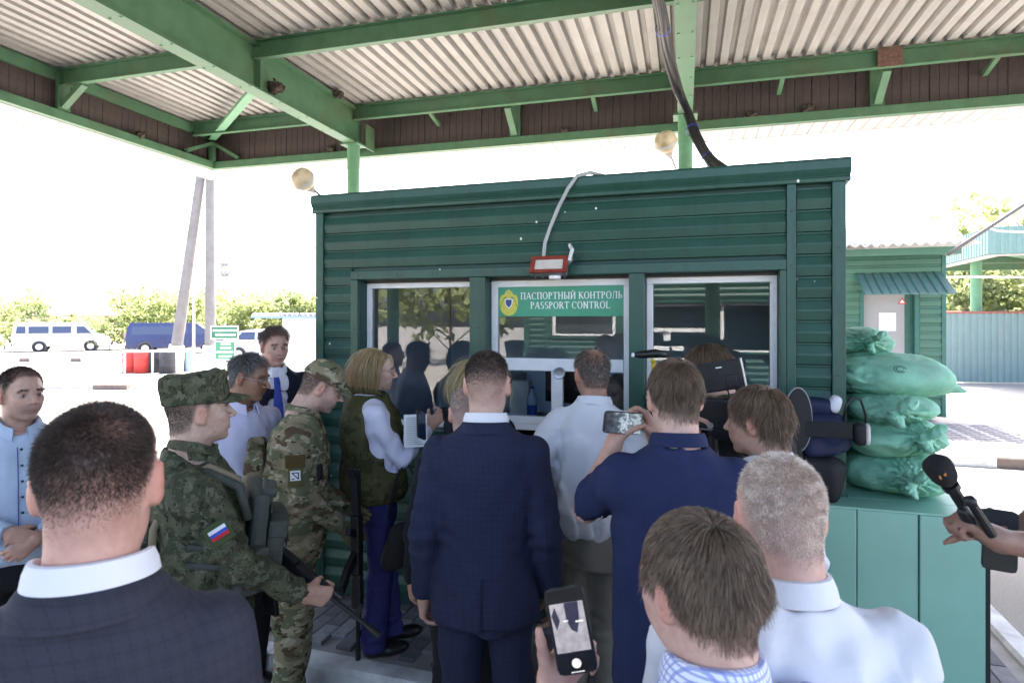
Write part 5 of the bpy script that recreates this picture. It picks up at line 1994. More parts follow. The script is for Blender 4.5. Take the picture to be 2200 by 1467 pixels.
def strands(P, D0, L, K, width, col, g, grav=0.0, wob=.12, coll=1.0, neckc=None, taper=.35, hug=None):
    n = len(P)
    p, d = P.copy(), D0 / (np.linalg.norm(D0, axis=1, keepdims=True) + 1e-9)
    c, r = np.array([0, -.013, .030]), np.array([.0785, .100, .090]) * coll
    pts = [p.copy()]
    for k in range(K):
        p = p + d * (L / K)[:, None]
        q = (p - c) / r
        e = np.linalg.norm(q, axis=1)
        if hug is not None:      # short hair lies close to the skull
            hz_ = hug + np.clip((.035 - p[:, 2]) / .09, 0, 1) * .45
            far = (e > hz_) & (p[:, 2] > -.075)
            p[far] = c + (p[far] - c) * (hz_[far] / e[far])[:, None]
        m = e < 1
        p[m] = c + (p[m] - c) / e[m][:, None]
        if neckc is not None:
            rr = np.hypot(p[:, 0], p[:, 1] + .03)
            m = (rr < neckc) & (p[:, 2] < -.03)
            p[m, 0] *= neckc / rr[m]
            p[m, 1] = (p[m, 1] + .03) * neckc / rr[m] - .03
        pts.append(p.copy())
        d = (pts[-1] - pts[-2])
        d /= np.linalg.norm(d, axis=1, keepdims=True) + 1e-9
        if neckc is not None:      # long hair hugs the neck
            dn = np.clip((.03 - p[:, 2]) / .06, 0, 1)
            rr = np.hypot(p[:, 0], p[:, 1] + .025) + 1e-6
            pull = .42 * dn * np.clip((rr - .082) / .02, 0, 1)
            d[:, 0] -= pull * p[:, 0] / rr
            d[:, 1] -= pull * (p[:, 1] + .025) / rr
        d = d + np.array([0, 0, -grav]) + g.normal(size=(n, 3)) * wob
        d /= np.linalg.norm(d, axis=1, keepdims=True) + 1e-9
    Q = np.stack(pts, 1)
    T = np.gradient(Q, axis=1)
    rv = g.normal(size=(n, 1, 3))
    S = np.cross(T, rv)
    S /= np.linalg.norm(S, axis=2, keepdims=True) + 1e-9
    w = (width / 2) * np.interp(np.linspace(0, 1, K + 1), [0, .5, 1], [1, .9, taper])
    A, Bv = Q - S * w[None, :, None], Q + S * w[None, :, None]
    V = np.stack([A, Bv], 2).reshape(-1, 3)
    base = (np.arange(n) * (K + 1) * 2)[:, None, None]
    st = (np.arange(K) * 2)[None, :, None]
    F = (base + st + np.array([0, 1, 3, 2])[None, None, :]).reshape(-1, 4)
    tint = np.repeat(col, (K + 1) * 2, axis=0)
    return V, F, tint


def grow_hair(V, Fc, o, seed):
    """strand hair on the head mesh, head axes"""
    hr = o['hair']
    g = np.random.default_rng(seed)
    cen = V[Fc].mean(1)
    fn = np.cross(V[Fc[:, 2]] - V[Fc[:, 0]], V[Fc[:, 3]] - V[Fc[:, 1]])
    area = np.linalg.norm(fn, axis=1)
    fn = fn / (area[:, None] + 1e-12)
    d = hair_line(cen, hr.get('recede', 0), hr.get('low', 0))
    w = area * np.clip((d + .004) / hr.get('thin', .012), 0, 1) ** hr.get('thinp', 1.0) * (cen[:, 2] > -.085)
    if hr.get('bald'):
        w *= 1 - hr['bald'] * np.exp(-(((cen - np.array(hr.get('bald_at', (0, -.045, .11)))) / hr.get('bald_r', .05)) ** 2).sum(1))
    if hr.get('cap_z') is not None:
        w *= (cen[:, 2] - cen[:, 1] * .0 < hr['cap_z'])
    n = hr['n']
    fi = g.choice(len(Fc), n, p=w / w.sum())
    b = g.random((n, 2))
    q = V[Fc[fi]]
    P = (q[:, 0] * ((1 - b[:, 0]) * (1 - b[:, 1]))[:, None] + q[:, 1] * (b[:, 0] * (1 - b[:, 1]))[:, None] + q[:, 2] * (b[:, 0] * b[:, 1])[:, None] + q[:, 3] * ((1 - b[:, 0]) * b[:, 1])[:, None])
    N = fn[fi]
    wh = np.array(hr.get('whorl', (.01, -.055, .11)))
    t = P - wh
    t -= N * (t * N).sum(1, keepdims=True)
    t /= np.linalg.norm(t, axis=1, keepdims=True) + 1e-6
    # locks: neighbouring strands share a bend
    lk = wave_noise(seed + 1, [90, 200], [.8, .5])
    lk2 = wave_noise(seed + 2, [90, 200], [.8, .5])
    swirl = np.cross(N, t)
    comb = t + swirl * (hr.get('messy', .35) * lk(P))[:, None] + np.array(hr.get('comb', (0, 0, 0)))
    lift = hr.get('lift', .35) + .25 * hr.get('messy', .35) * lk2(P)
    D = N * lift[:, None] + comb * (1 - np.clip(lift, 0, .95))[:, None] + g.normal(size=(n, 3)) * hr.get('noise', .12)
    L = hr['len'] * (1 + hr.get('lvar', .3) * g.normal(size=n)).clip(.35, 1.8)
    sd = hr.get('side')       # shorter at the sides and nape
    if sd:
        f = np.clip((P[:, 2] - hr.get('sz0', .0)) / hr.get('szr', .07), 0, 1)
        L = L * (sd + (1 - sd) * f)
    if not hr.get('bob'):      # hair is cut round the ears
        phi_ = np.degrees(np.arctan2(np.abs(P[:, 0]), P[:, 1]))
        ez = np.exp(-((phi_ - 95) / 20) ** 2) * np.clip((.075 - P[:, 2]) / .03, 0, 1)
        L = L * (1 - hr.get('earcut', .72) * ez)
    if hr.get('bob'):
        side_ = np.clip((P[:, 1] - .015) / .03, 0, 1) * (np.abs(P[:, 0]) > .035)
        D = D + np.stack([np.sign(P[:, 0]) * .1, -2.4 * np.ones(n), -.3 * np.ones(n)], 1) * side_[:, None]
        L = (P[:, 2] + hr['bob']) * 1.12 + .02 + np.abs(P[:, 2] - .03) * .15 + g.normal(size=n) * .012
        L = L.clip(.02)
        fr = (P[:, 1] > .045) & (np.abs(P[:, 0]) < .05)
        L = np.where(side_ > .3, np.minimum(L, .10), L)
        L = np.where(fr, hr.get('fringe', .09) + g.normal(size=n) * .008, L)
    c1, c2 = np.array(hr['c1']), np.array(hr['c2'])
    hd = hair_line(P, hr.get('recede', 0), hr.get('low', 0))
    mixf = np.clip(.5 + .28 * lk(P * 1.7) + .25 * g.normal(size=n), 0, 1)[:, None]
    col = c1 * (1 - mixf) + c2 * mixf
    if hr.get('grey'):
        gm = (g.random(n) < hr['grey'] * np.clip(1.25 - (P[:, 2] - .0) / .16, .4, 1.3))[:, None]
        col = np.where(gm, np.array(hr.get('greyc', (.36, .35, .34))) * (.8 + .4 * g.random((n, 1))), col)
    if hr.get('blend', .6) and not hr.get('bob'):
        e = (np.clip(1 - hd / hr.get('blend_r', .035), 0, 1) * hr.get('blend', .6))[:, None]
        col = col * (1 - e) + (np.array(o.get('skin', (.5, .3, .22))) * .72) * e
    K = hr.get('K', 3)
    a = strands(P - N * .001, D, L, K, hr.get('w', .0012), col, g, hr.get('grav', .15), hr.get('wob', .1), hr.get('coll', 1.0), hr.get('neckc'), hug=((hr['hug'] + .07 * g.random(n) ** 2) if hr.get('hug') else None))
    if hr.get('bob'):      # nothing hangs over the face
        v_, f_, t_ = a
        q_ = v_.reshape(n, -1, 3)
        ok = ~((q_[:, :, 1] > .028) & (q_[:, :, 2] < .036)).any(1)
        m_ = ok.sum()
        nvp = q_.shape[1]
        f0 = (f_.reshape(n, K, 4)[0])
        a = (q_[ok].reshape(-1, 3), (np.arange(m_)[:, None, None] * nvp + f0[None]).reshape(-1, 4), t_.reshape(n, nvp, 3)[ok].reshape(-1, 3))
    parts = [a]
    # eyebrows
    bm = (np.abs(np.abs(cen[:, 0]) - .031) < .019) & (cen[:, 1] > .055) & (np.abs(cen[:, 2] - (.0235 - np.clip((np.abs(cen[:, 0]) - .034), 0, 1) * .35)) < .0048)
    if bm.sum() > 4 and not hr.get('nobrow'):
        wi = area * bm
        bi = g.choice(len(Fc), 260, p=wi / wi.sum())
        BP = cen[bi] + g.normal(size=(260, 3)) * .0015
        BD = np.stack([np.sign(BP[:, 0]) * .8, np.full(260, .1), np.full(260, .25)], 1) + fn[bi] * .3 + g.normal(size=(260, 3)) * .2
        bc = np.tile(np.array(hr.get('browc', hr['c1'])), (260, 1))
        parts.append(strands(BP, BD, np.full(260, .009), 2, .0011, bc, g, .05, .05))
    Vs, Fs, Ts, off = [], [], [], 0
    for v, f, tt in parts:
        Vs.append(v); Fs.append(f + off); Ts.append(tt); off += len(v)
    return np.concatenate(Vs), np.concatenate(Fs), np.concatenate(Ts)


def eye_mesh(skin, look=(0, 0), iris=(.06, .05, .04), squint=.0042):
    V, F = [], []
    nu, nvv = 24, 17
    r = .0127
    for i in range(nvv):
        th = math.pi * i / (nvv - 1)
        for k in range(nu):
            ph = 2 * math.pi * k / nu
            V.append((r * math.sin(th) * math.sin(ph), r * math.cos(th), r * math.sin(th) * math.cos(ph)))
    for i in range(nvv - 1):
        for k in range(nu):
            F.append((i * nu + k, i * nu + (k + 1) % nu, (i + 1) * nu + (k + 1) % nu, (i + 1) * nu + k))
    V = np.array(V)
    t = np.tile(np.array(skin) * .80, (len(V), 1))
    x, z = V[:, 0], V[:, 2] + .0008
    open_ = (np.abs(z) < squint * (1 - (x / .0115) ** 2)) & (V[:, 1] > 0)
    t[open_] = (.55, .52, .50)
    ir = open_ & (np.hypot(x - look[0], z - look[1]) < .0056)
    t[ir] = iris
    lash = (~open_) & (np.abs(z) < squint * 1.45 * (1 - (x / .0125) ** 2)) & (V[:, 1] > 0) & (z > 0)
    t[lash] = (.05, .035, .03)
    return np_mesh('eye', V, np.array(F), M_EYE, tint=t)


def ik(a, target, l1, l2, pole):
    a, t = np.array(a, float), np.array(target, float)
    d = t - a
    L = np.linalg.norm(d)
    if L > (l1 + l2) * .998:
        t = a + d / L * (l1 + l2) * .998
        d = t - a
        L = np.linalg.norm(d)
    u = d / L
    x = (l1 * l1 - l2 * l2 + L * L) / (2 * L)
    hgt = math.sqrt(max(l1 * l1 - x * x, 0))
    p = np.array(pole, float)
    p = p - u * (p @ u)
    p = nv(p)
    return a + u * x + p * hgt, t


def hand_prims(g, w, f, p, side, pose, s=1.0, k=.005):
    """palm and five separate fingers: w wrist, f finger direction, p palm normal"""
    f, p = nv(f), np.array(p, float)
    p = nv(p - f * (p @ f))
    t = np.cross(f, p) * (1 if side == 'R' else -1)      # thumb side
    S = s
    w = np.array(w, float)
    curls = {'relax': [(18, 28, 20), (24, 32, 22), (30, 36, 24), (36, 40, 26)],
             'flat': [(4, 8, 6)] * 4,
             'grip': [(62, 78, 50), (66, 80, 50), (68, 82, 52), (70, 84, 52)],
             'fist': [(78, 92, 62)] * 4,
             'hold': [(34, 52, 34), (38, 55, 36), (42, 56, 36), (46, 58, 38)],
             'phone': [(30, 62, 48), (34, 64, 50), (38, 64, 50), (44, 62, 46)]}[pose]
    kn = []
    for i, (off, ln, adv) in enumerate(((.030, .072, .090), (.010, .080, .094), (-.010, .075, .089), (-.029, .060, .080))):
        b = w + f * adv * S + t * off * S - p * (.002 if i in (1, 2) else 0) * S
        kn.append(b)
        g.cone(w + f * .012 * S + t * off * .55 * S, b, .0165 * S, .0118 * S, .018)
        a0 = 0
        q = b
        for jn, (cu, fr) in enumerate(zip(curls[i], (.46, .30, .24))):
            a0 += cu
            spread = t * (.06 * (1.5 - i)) 
            dr = nv(f * math.cos(R(a0)) + p * math.sin(R(a0)) + spread * (1 if a0 < 60 else .2))
            e = q + dr * ln * fr * S * 1.05
            r0, r1 = (.0096, .0088, .0080)[jn] * S, (.0088, .0080, .0072)[jn] * S
            if i == 3:
                r0, r1 = r0 * .88, r1 * .88
            g.cone(q, e, r0, r1, k)
            q = e
    g.ell(w + f * .045 * S + p * .004 * S, np.array([.034, .034, .034]) * S * .55, .02)
    # thumb leaves the side of the palm near its base
    tb = w + f * .022 * S + t * .026 * S + p * .006 * S
    td = {'grip': (.25, .55, .75), 'fist': (.25, .5, .8), 'hold': (.55, .6, .55), 'relax': (.45, .8, .35), 'flat': (.7, .7, .1), 'phone': (.72, .62, .42)}[pose]
    d1 = nv(t * td[0] + f * td[1] + p * td[2])
    m1 = tb + d1 * .040 * S
    d2 = nv(d1 + (f * .25 + p * .35 - t * .45) * (0 if pose in ('flat', 'phone') else 1))
    m2 = m1 + d2 * .034 * S
    d3 = nv(d2 + (p * .25 - t * .35 + f * .2) * (0 if pose in ('flat', 'phone') else 1))
    m3 = m2 + d3 * .028 * S
    g.cone(w + f * .012 * S + t * .012 * S, m1, .0185 * S, .0128 * S, .014)
    g.cone(m1, m2, .0118 * S, .0102 * S, k)
    g.cone(m2, m3, .0102 * S, .0080 * S, k)
    return [(w + f * .05 * S, None)]


def collar_mesh(cx, cy, cz, rx, ry, hgt, mat, gap=22, flare=.012, drop=.022, fold=.9, th=.0035, tilt=.30, n=44, name='collar', h0=0.0):
    """stand-and-fall collar round the neck, open at the front (+y)"""
    prof = [(-.001, -.012 + h0), (.0, hgt * .5), (.002, hgt * .93), (.0045, hgt), (.008, hgt * .97), (.008 + flare * .5, hgt * (1 - fold * .5)), (.008 + flare, hgt * (1 - fold)), (.008 + flare + th, hgt * (1 - fold) + .001), (.012 + flare * .5, hgt * (1 - fold * .5) + .004), (.010, hgt + .003), (.003, hgt + .004), (-.004, hgt * .9), (-.005, -.012 + h0)]
    m = MB()
    np_ = len(prof)
    vs = []
    for i in range(n + 1):
        a = R(gap) + (2 * math.pi - 2 * R(gap)) * i / n
        fr = math.cos(a)          # 1 at the front
        dz = -drop * (max(0, fr) ** 1.5) - tilt * 0.04 * fr
        dn = np.array([math.sin(a), math.cos(a)])
        ext = 1.0 + .25 * max(0, fr) ** 2
        for q, (o_, z_) in enumerate(prof):
            zz = z_ if q < 4 or q > 9 else hgt - (hgt - z_) * (1 + .7 * max(0, fr) ** 3)
            vs.append((cx + dn[0] * (rx + o_), cy + dn[1] * (ry + o_), cz + zz + dz))
    fs = [(i * np_ + k, i * np_ + (k + 1) % np_, (i + 1) * np_ + (k + 1) % np_, (i + 1) * np_ + k) for i in range(n) for k in range(np_)]
    fs += [tuple(range(np_)), tuple(n * np_ + k for k in range(np_))[::-1]]
    m.add(vs, fs)
    me = m.mesh(name, mat, smooth=True)
    sharp_by_angle(me, 50)
    return me


TOPS = {
    #          z      rx    ry    cy
    'jacket': [(.825, .208, .150, .0), (.88, .205, .149, .0), (.97, .198, .145, .0), (1.08, .186, .134, .0), (1.22, .196, .140, -.002), (1.34, .208, .142, -.008), (1.41, .200, .130, -.015), (1.455, .176, .112, -.02), (1.495, .124, .092, -.022), (1.535, .080, .078, -.022)],
    'shirt': [(.925, .168, .128, .0), (.965, .186, .146, .002), (1.03, .190, .148, .004), (1.14, .184, .142, .004), (1.25, .190, .140, .0), (1.34, .198, .136, -.006), (1.41, .190, .122, -.013), (1.455, .170, .106, -.02), (1.495, .124, .090, -.022), (1.535, .078, .078, -.022)],
    'loose': [(.80, .196, .146, .0), (.88, .198, .150, .0), (1.0, .194, .148, .0), (1.12, .190, .144, .0), (1.25, .196, .142, .0), (1.34, .202, .138, -.006), (1.41, .194, .126, -.013), (1.455, .170, .108, -.02), (1.495, .124, .090, -.022), (1.535, .078, .078, -.022)],
}


def person(label, at, face, H, top, head, arms, legs=None, build=1.0, lean=0.0, side_lean=0.0, z0=0.0, res=.010, seed=1, belly=0.0, stance=.10, step=(0, 0), hres=.0047, name='person', seat=False, head_fwd=0.0, shoulder_up=0.0):
    s = H / 1.785
    tl, ts = math.tan(R(lean)), math.tan(R(side_lean))
    def lz(x, y, z):
        zz = z * s
        k = max(0.0, zz - .95 * s)
        return np.array([x * s + ts * k, y * s + tl * k, zz])
    # ---- skeleton
    SH = {}
    for sd, sx in (('R', 1), ('L', -1)):
        SH[sd] = lz(sx * .174 * build, -.012, 1.424 + shoulder_up)
    neckb = lz(0, -.024, 1.500)
    ntop = lz(0, .004 + head_fwd, 1.550)
    HR = rotm(head.get('yaw', 0), head.get('pitch', 0), head.get('roll', 0))
    hs = s ** .5 * head.get('size', 1.0)
    hc = ntop + HR @ (np.array([0, .018, .117]) * hs)
    W = Matrix.Translation((0, 0, 0))
    # ---- place so that the head stands where it should
    fr = R(face)
    ca, sa = math.cos(fr), math.sin(fr)
    wx = at[0] - (ca * hc[0] - sa * hc[1])
    wy = at[1] - (sa * hc[0] + ca * hc[1])
    l1, l2 = .292 * s, .262 * s
    def toloc(v):
        d = np.array(v, float) - np.array([wx, wy, z0])
        return np.array([ca * d[0] + sa * d[1], -sa * d[0] + ca * d[1], d[2]])
    def tovec(v):
        return np.array([ca * v[0] + sa * v[1], -sa * v[0] + ca * v[1], v[2]])
    for a in arms.values():
        if 'tw' in a:
            a['to'] = toloc(a['tw'])
        if 'fw' in a:
            a['f'] = tovec(a['fw'])
        if 'pw' in a:
            a['p'] = tovec(a['pw'])
    Vb, Fb, Tb = [], [], []
    skin = np.array(head.get('skin', (.50, .30, .225)))
    def add(V, F, T):
        off = sum(len(v) for v in Vb)
        Vb.append(V); Fb.append(F + off); Tb.append(T)
    # head
    nl = (HR.T @ (neckb - hc)) / hs
    HV, HF = head_mesh(hres, nl, head)
    HT = head_tint(HV, head)
    add((HV * hs) @ HR.T + hc, HF, HT)
    # core of the body under the clothes
    g = Field((-.5, -.35, -.02), (.5, .45, 1.6 * s), .022)
    cz = [.80, .90, 1.0, 1.1, 1.22, 1.34, 1.42, 1.47, 1.50]
    crx = np.array([.13, .155, .15, .135, .145, .16, .155, .11, .06]) * build * s * .95
    cry = np.array([.10, .115, .11, .10, .105, .11, .095, .075, .06]) * s * .95
    cc = [lz(0, 0, z) for z in cz]
    g.loft([c[2] for c in cc], [c[0] for c in cc], [c[1] for c in cc], crx, cry)
    LEG = {}
    for sd, sx in (('R', 1), ('L', -1)):
        st_ = step[0] if sd == 'R' else step[1]
        hip = np.array([sx * .085 * s, 0, .90 * s])
        kn = np.array([sx * (stance * .9) * s, .02 + st_ * .5, .49 * s])
        an = np.array([sx * stance * s, st_ - .02, .085 * s])
        if seat:
            kn = np.array([sx * .12, .42, .90]); an = np.array([sx * .12, .44, .50])
        LEG[sd] = (hip, kn, an)
        g.chain([hip, kn, an], [.075 * s, .05 * s, .038 * s], .03)
    V, F = g.surface()
    add(V, F, np.tile(skin, (len(V), 1)))
    # arms
    ARM, GRIP = {}, {}
    for sd, sx in (('R', 1), ('L', -1)):
        a = arms.get(sd, {})
        tgt = a.get('to')
        if tgt is None:
            tgt = SH[sd] + np.array([sx * .07, .03, -.535 * s])
        el, wr = ik(SH[sd], tgt, l1, l2, a.get('pole', (sx * .25, -.9, -.2)))
        f = nv(a.get('f', wr - el))
        p = a.get('p', (-sx, .25, 0))
        ARM[sd] = (SH[sd], el, wr)
        pn = nv(np.array(p, float) - f * (np.array(p, float) @ f))
        GRIP[sd] = wr + f * .085 * s + pn * .030 * s
        bare = a.get('bare', False)
        pts = np.array([wr, wr + f * .20] + ([SH[sd], el] if bare else [el * .35 + wr * .65]))
        lo, hi = pts.min(0) - .085, pts.max(0) + .085
        if a.get('pose') is None:
            a['pose'] = 'relax'
            a['res'] = .008
        g = Field(lo, hi, a.get('res', .007 if bare else .0058))
        if bare:
            g.cone(SH[sd], el, .050 * s * build, .041 * s, .02)
            g.cone(el, el * .62 + wr * .38, .042 * s, .041 * s, .02)
            g.cone(el * .62 + wr * .38, wr, .041 * s, .027 * s, .02)
            g.cone(wr, wr + f * .02, .027 * s, .025 * s, .015)
        else:
            g.cone(el * .4 + wr * .6, wr + f * .012, .034 * s, .026 * s, .015)
        hand_prims(g, wr + f * .004, f, p, sd, a['pose'], s * a.get('hs', 1.0))
        V, F = g.surface()
        V = relax(V, F, 1, .3)
        hcol = np.array(a.get('col', skin * np.array([1.0, .9, .86])))
        T = np.tile(hcol, (len(V), 1))
        kk = wave_noise(seed + 3, [90, 160], [.05, .04])(V)[:, None]
        T = np.clip(T * (1 + kk * np.array([.6, 1, 1])), .01, 1)
        add(V, F, T)
    me = np_mesh('person', np.concatenate(Vb), np.concatenate(Fb), M_SKIN, tint=np.concatenate(Tb))
    po_ = link(name, me)
    po_.location = (wx, wy, z0)
    po_.rotation_euler = (0, 0, fr)
    tag(po_, label, 'person', None)
    # ---- eyes, hair
    for sx in (-1, 1):
        eo = link('eye', eye_mesh(skin, head.get('look', (0, 0)), head.get('iris', (.06, .05, .04)), head.get('squint', .0042)), po_)
        Mx = Matrix(HR.tolist()).to_4x4()
        Mx.translation = Vector(hc + HR @ (np.array([sx * .032, .0755, .0]) * hs))
        eo.matrix_local = Mx @ Matrix.Scale(hs, 4)
    if head.get('hair'):
        V, F, T = grow_hair(HV, HF, head, seed * 7 + 1)
        link('hair', np_mesh('hair', (V * hs) @ HR.T + hc, F, M_HAIR, smooth=False, tint=np.clip(T, .003, 1)), po_)
    # ---- top garment
    kind = top['kind']
    prof = TOPS[{'jacket': 'jacket', 'shirt': 'shirt', 'polo': 'loose', 'smock': 'jacket', 'dress': 'loose'}[kind]]
    P = [lz(0, 0, z) for z, *_ in prof]
    zs = [p[2] for p in P]
    bz = [1 + belly * math.exp(-((z - 1.05) / .13) ** 2) for z, *_ in prof]
    rx = np.array([a[1] for a in prof]) * s * np.array([1 + (build - 1) * (1 if a[0] < 1.46 else .3) for a in prof]) * np.array([1 + .35 * (b - 1) for b in bz])
    ry = np.array([a[2] for a in prof]) * s * np.array(bz) * (1 + .5 * (build - 1))
    cxx = [p[0] for p in P]
    cyy = [p[1] + a[3] * s + (b - 1) * .05 for p, a, b in zip(P, prof, bz)]
    armpts = np.array([q for A in ARM.values() for q in A])
    lo = np.minimum(armpts.min(0) - .11, (min(cxx) - max(rx) - .05, min(cyy) - max(ry) - .05, zs[0] - .05))
    hi = np.maximum(armpts.max(0) + .11, (max(cxx) + max(rx) + .05, max(cyy) + max(ry) + .05, zs[-1] + .06))
    g = Field(lo, hi, res)
    g.loft(zs, cxx, cyy, rx, ry, p=2.25)
    loose = top.get('loose', 1.0)
    for sd, sx in (('R', 1), ('L', -1)):
        a, el, wr = ARM[sd]
        if top.get('sleeveless'):
            continue
        pad = .004 if kind == 'jacket' else 0
        g.ell(a + np.array([-sx * .004, -.002, -.012 + pad]) * s, np.array([.058, .064, .050]) * s * loose, .06)
        if top.get('short'):
            c = a + (el - a) * top['short']
            g.cone(a, c, .062 * s * loose, .066 * s * loose, .022)
            g.cone(c + nv(el - a) * .06, c + nv(el - a) * .16, .075 * s * loose * 1.12, .09 * s * loose, .0, 's')
            g.ell(c + nv(el - a) * .035, .062 * s * loose, .004, 's')
        else:
            g.cone(a, el, .064 * s * loose, .056 * s * loose, .020)
            cf = wr - nv(wr - el) * top.get('cuff', .012)
            g.cone(el, cf, .055 * s * loose, top.get('cuffr', .041) * s, .012)
            g.cone(cf + nv(wr - el) * .050, cf + nv(wr - el) * .13, .052, .06, .0, 's')
    # neck opening
    nr = top.get('neckr', .069) * s
    g.cone(neckb + np.array([0, .014, .012]), neckb + np.array([0, .05 + head_fwd, .13]), nr, nr * 1.15, .012, 's')
    g.cone(neckb + np.array([0, .065, .02]), neckb + np.array([0, .15, .05]), .040, .045, .015, 's')
    if top.get('v'):      # front opening of a jacket
        vz = top['v'] * s
        yb_ = np.interp(vz, zs, cyy) + np.interp(vz, zs, ry)
        yt = neckb[1] + .06
        for kk in range(26):
            t = kk / 25
            z = vz + (neckb[2] + .03 - vz) * t
            y = yb_ + (yt - yb_) * t + .03
            cx0 = np.interp(z, zs, cxx)
            g.cone((cx0 - .058 * t * s, y, z), (cx0 + .058 * t * s, y, z), .034, .034, .012, 's')
    fa = top.get('fold', .005)
    vf = wave_noise(seed * 13 + 2, [26, 55], [fa, fa * .55], (1, 1, .30))
    ff = wave_noise(seed * 13 + 5, [70], [fa * .45], (1, 1, .6))
    wq = wave_noise(seed * 13 + 8, [30], [1.2])
    rg = wave_noise(seed * 13 + 11, [26, 58], [.75, .5], (1, 1, .42))
    rk_ = fa * (.55 if kind == 'jacket' else 1.25)
    yoke = top.get('yoke')
    seam = top.get('vent')
    def fn(Pp):
        o = .6 * vf(Pp) + ff(Pp) + rk_ * (np.abs(rg(Pp)) - .35)
        if kind in ('jacket', 'shirt') and res < .0095:
            for sd, sx in (('R', 1), ('L', -1)):
                nn = nv((sx, 0, -.18))
                dd = (Pp - (SH[sd] + np.array([-sx * .022, 0, 0]))) @ nn
                o += .0035 * np.exp(-(dd / .007) ** 2) * (Pp[:, 2] > SH[sd][2] - .16)
        if yoke:
            bk = Pp[:, 1] < np.interp(Pp[:, 2], zs, cyy)
            o -= np.where(bk, .004 * np.clip((Pp[:, 2] / s - yoke) / .006, 0, 1), 0)
        for sd in ('R', 'L'):
            a, el, wr = ARM[sd]
            d = np.linalg.norm(Pp - el, axis=1)
            ax = nv(wr - a)
            o += fa * 1.1 * np.exp(-(d / .11) ** 2) * np.sin((Pp @ ax) * 95 + 1.6 * wq(Pp))
            d2 = np.linalg.norm(Pp - (a + np.array([0, 0, -.10])), axis=1)
            o += fa * .7 * np.exp(-(d2 / .10) ** 2) * np.sin((Pp @ nv((1 if sd == 'R' else -1, 0, 1))) * 85 + 1.5 * wq(Pp))
        if kind == 'shirt':
            zz = Pp[:, 2] / s
            o += fa * 1.3 * np.exp(-((zz - 1.0) / .07) ** 2) * np.sin(Pp[:, 0] * 70 + Pp[:, 1] * 60 + 2 * wq(Pp))
        if seam:
            bk = (Pp[:, 1] < 0) & (Pp[:, 2] < seam * s) & (np.abs(Pp[:, 0]) < .05)
            o += np.where(bk & (Pp[:, 0] > 0), .007 * (1 - Pp[:, 0] / .05), 0) - np.where(bk & (Pp[:, 0] <= 0), .004 * (1 + Pp[:, 0] / .05), 0)
        return o
    g.fold(fn, .03)
    V, F = g.surface()
    V = relax(V, F, 1, .35)
    tn = {'jacket': 'jacket', 'shirt': 'shirt', 'polo': 'polo_shirt', 'smock': 'field_jacket', 'dress': 'dress'}[kind]
    link(tn, np_mesh(tn, V, F, top['mat']), po_)
    # ---- collars
    nbx, nby, nbz = neckb
    if 'collar' in top:
        c = top['collar']
        link('collar', collar_mesh(nbx, nby + .020 + .4 * head_fwd, nbz + .012 + c.get('z', .0), c.get('rx', .067) * s, c.get('ry', .077) * s, c.get('h', .042), c['mat'], c.get('gap', 16), c.get('flare', .010), c.get('drop', .03), c.get('fold', .85)), po_)
    if 'jcollar' in top:
        c = top['jcollar']
        link('jacket_collar', collar_mesh(nbx, nby + .010 + .4 * head_fwd, nbz + .012 + c.get('z', -.012), .077 * s, .080 * s, c.get('h', .038), top['mat'], c.get('gap', 42), .020, .05, .95, name='jacket_collar'), po_)
    if 'under' in top:       # shirt front seen in the jacket opening
        gg = Field((-.2, -.2, 1.0 * s), (.2, .4, 1.56 * s), .012)
        gg.loft(zs, cxx, [c - .012 for c in cyy], rx * .72, ry * .94)
        yc = float(np.interp(1.3 * s, zs, cyy)) + .03
        gg.cut(lambda X, Y, Z: yc - Y + 0 * X + 0 * Z)
        V, F = gg.surface()
        link('shirt', np_mesh('shirt', V, F, top['under']), po_)
    # ---- trousers and shoes
    legs = legs or {}
    lm = legs.get('mat')
    if lm is not None and not seat:
        wz = 1.0 * s
        g = Field((-.34, -.34 + min(step), .02), (.34, .34 + max(step), wz + .05), legs.get('res', .017))
        g.loft([.80 * s, .86 * s, .92 * s, 1.0 * s], [0] * 4, [0, 0, 0, 0], np.array([.175, .178, .172, .160]) * s * build ** .6, np.array([.125, .130, .128, .118]) * s * build ** .6)
        lw = legs.get('w', 1.0)
        for sd in ('R', 'L'):
            hip, kn, an = LEG[sd]
            g.cone(hip, kn, .092 * s * lw * build ** .5, .072 * s * lw, .02)
            g.cone(kn, an + np.array([0, 0, -.02]), .072 * s * lw, legs.get('hem', .060) * s * lw, .012)
        lf = legs.get('fold', .006)
        f1 = wave_noise(seed * 17 + 4, [24, 52], [lf, lf * .6], (1, 1, .45))
        f2 = wave_noise(seed * 17 + 6, [30], [1.2])
        KN = [LEG[q][1] for q in 'RL'] + [LEG[q][2] + np.array([0, 0, .05]) for q in 'RL']
        def fl_(Pp):
            o = f1(Pp)
            for kp in KN:
                o += lf * 1.1 * np.exp(-(np.linalg.norm(Pp - kp, axis=1) / .10) ** 2) * np.sin(Pp[:, 2] * 80 + 1.5 * f2(Pp))
            return o
        g.fold(fl_, .03)
        g.cut(lambda X, Y, Z: .055 - Z + 0 * X + 0 * Y)
        V, F = g.surface()
        link('trousers', np_mesh('trousers', relax(V, F, 1, .35), F, lm), po_)
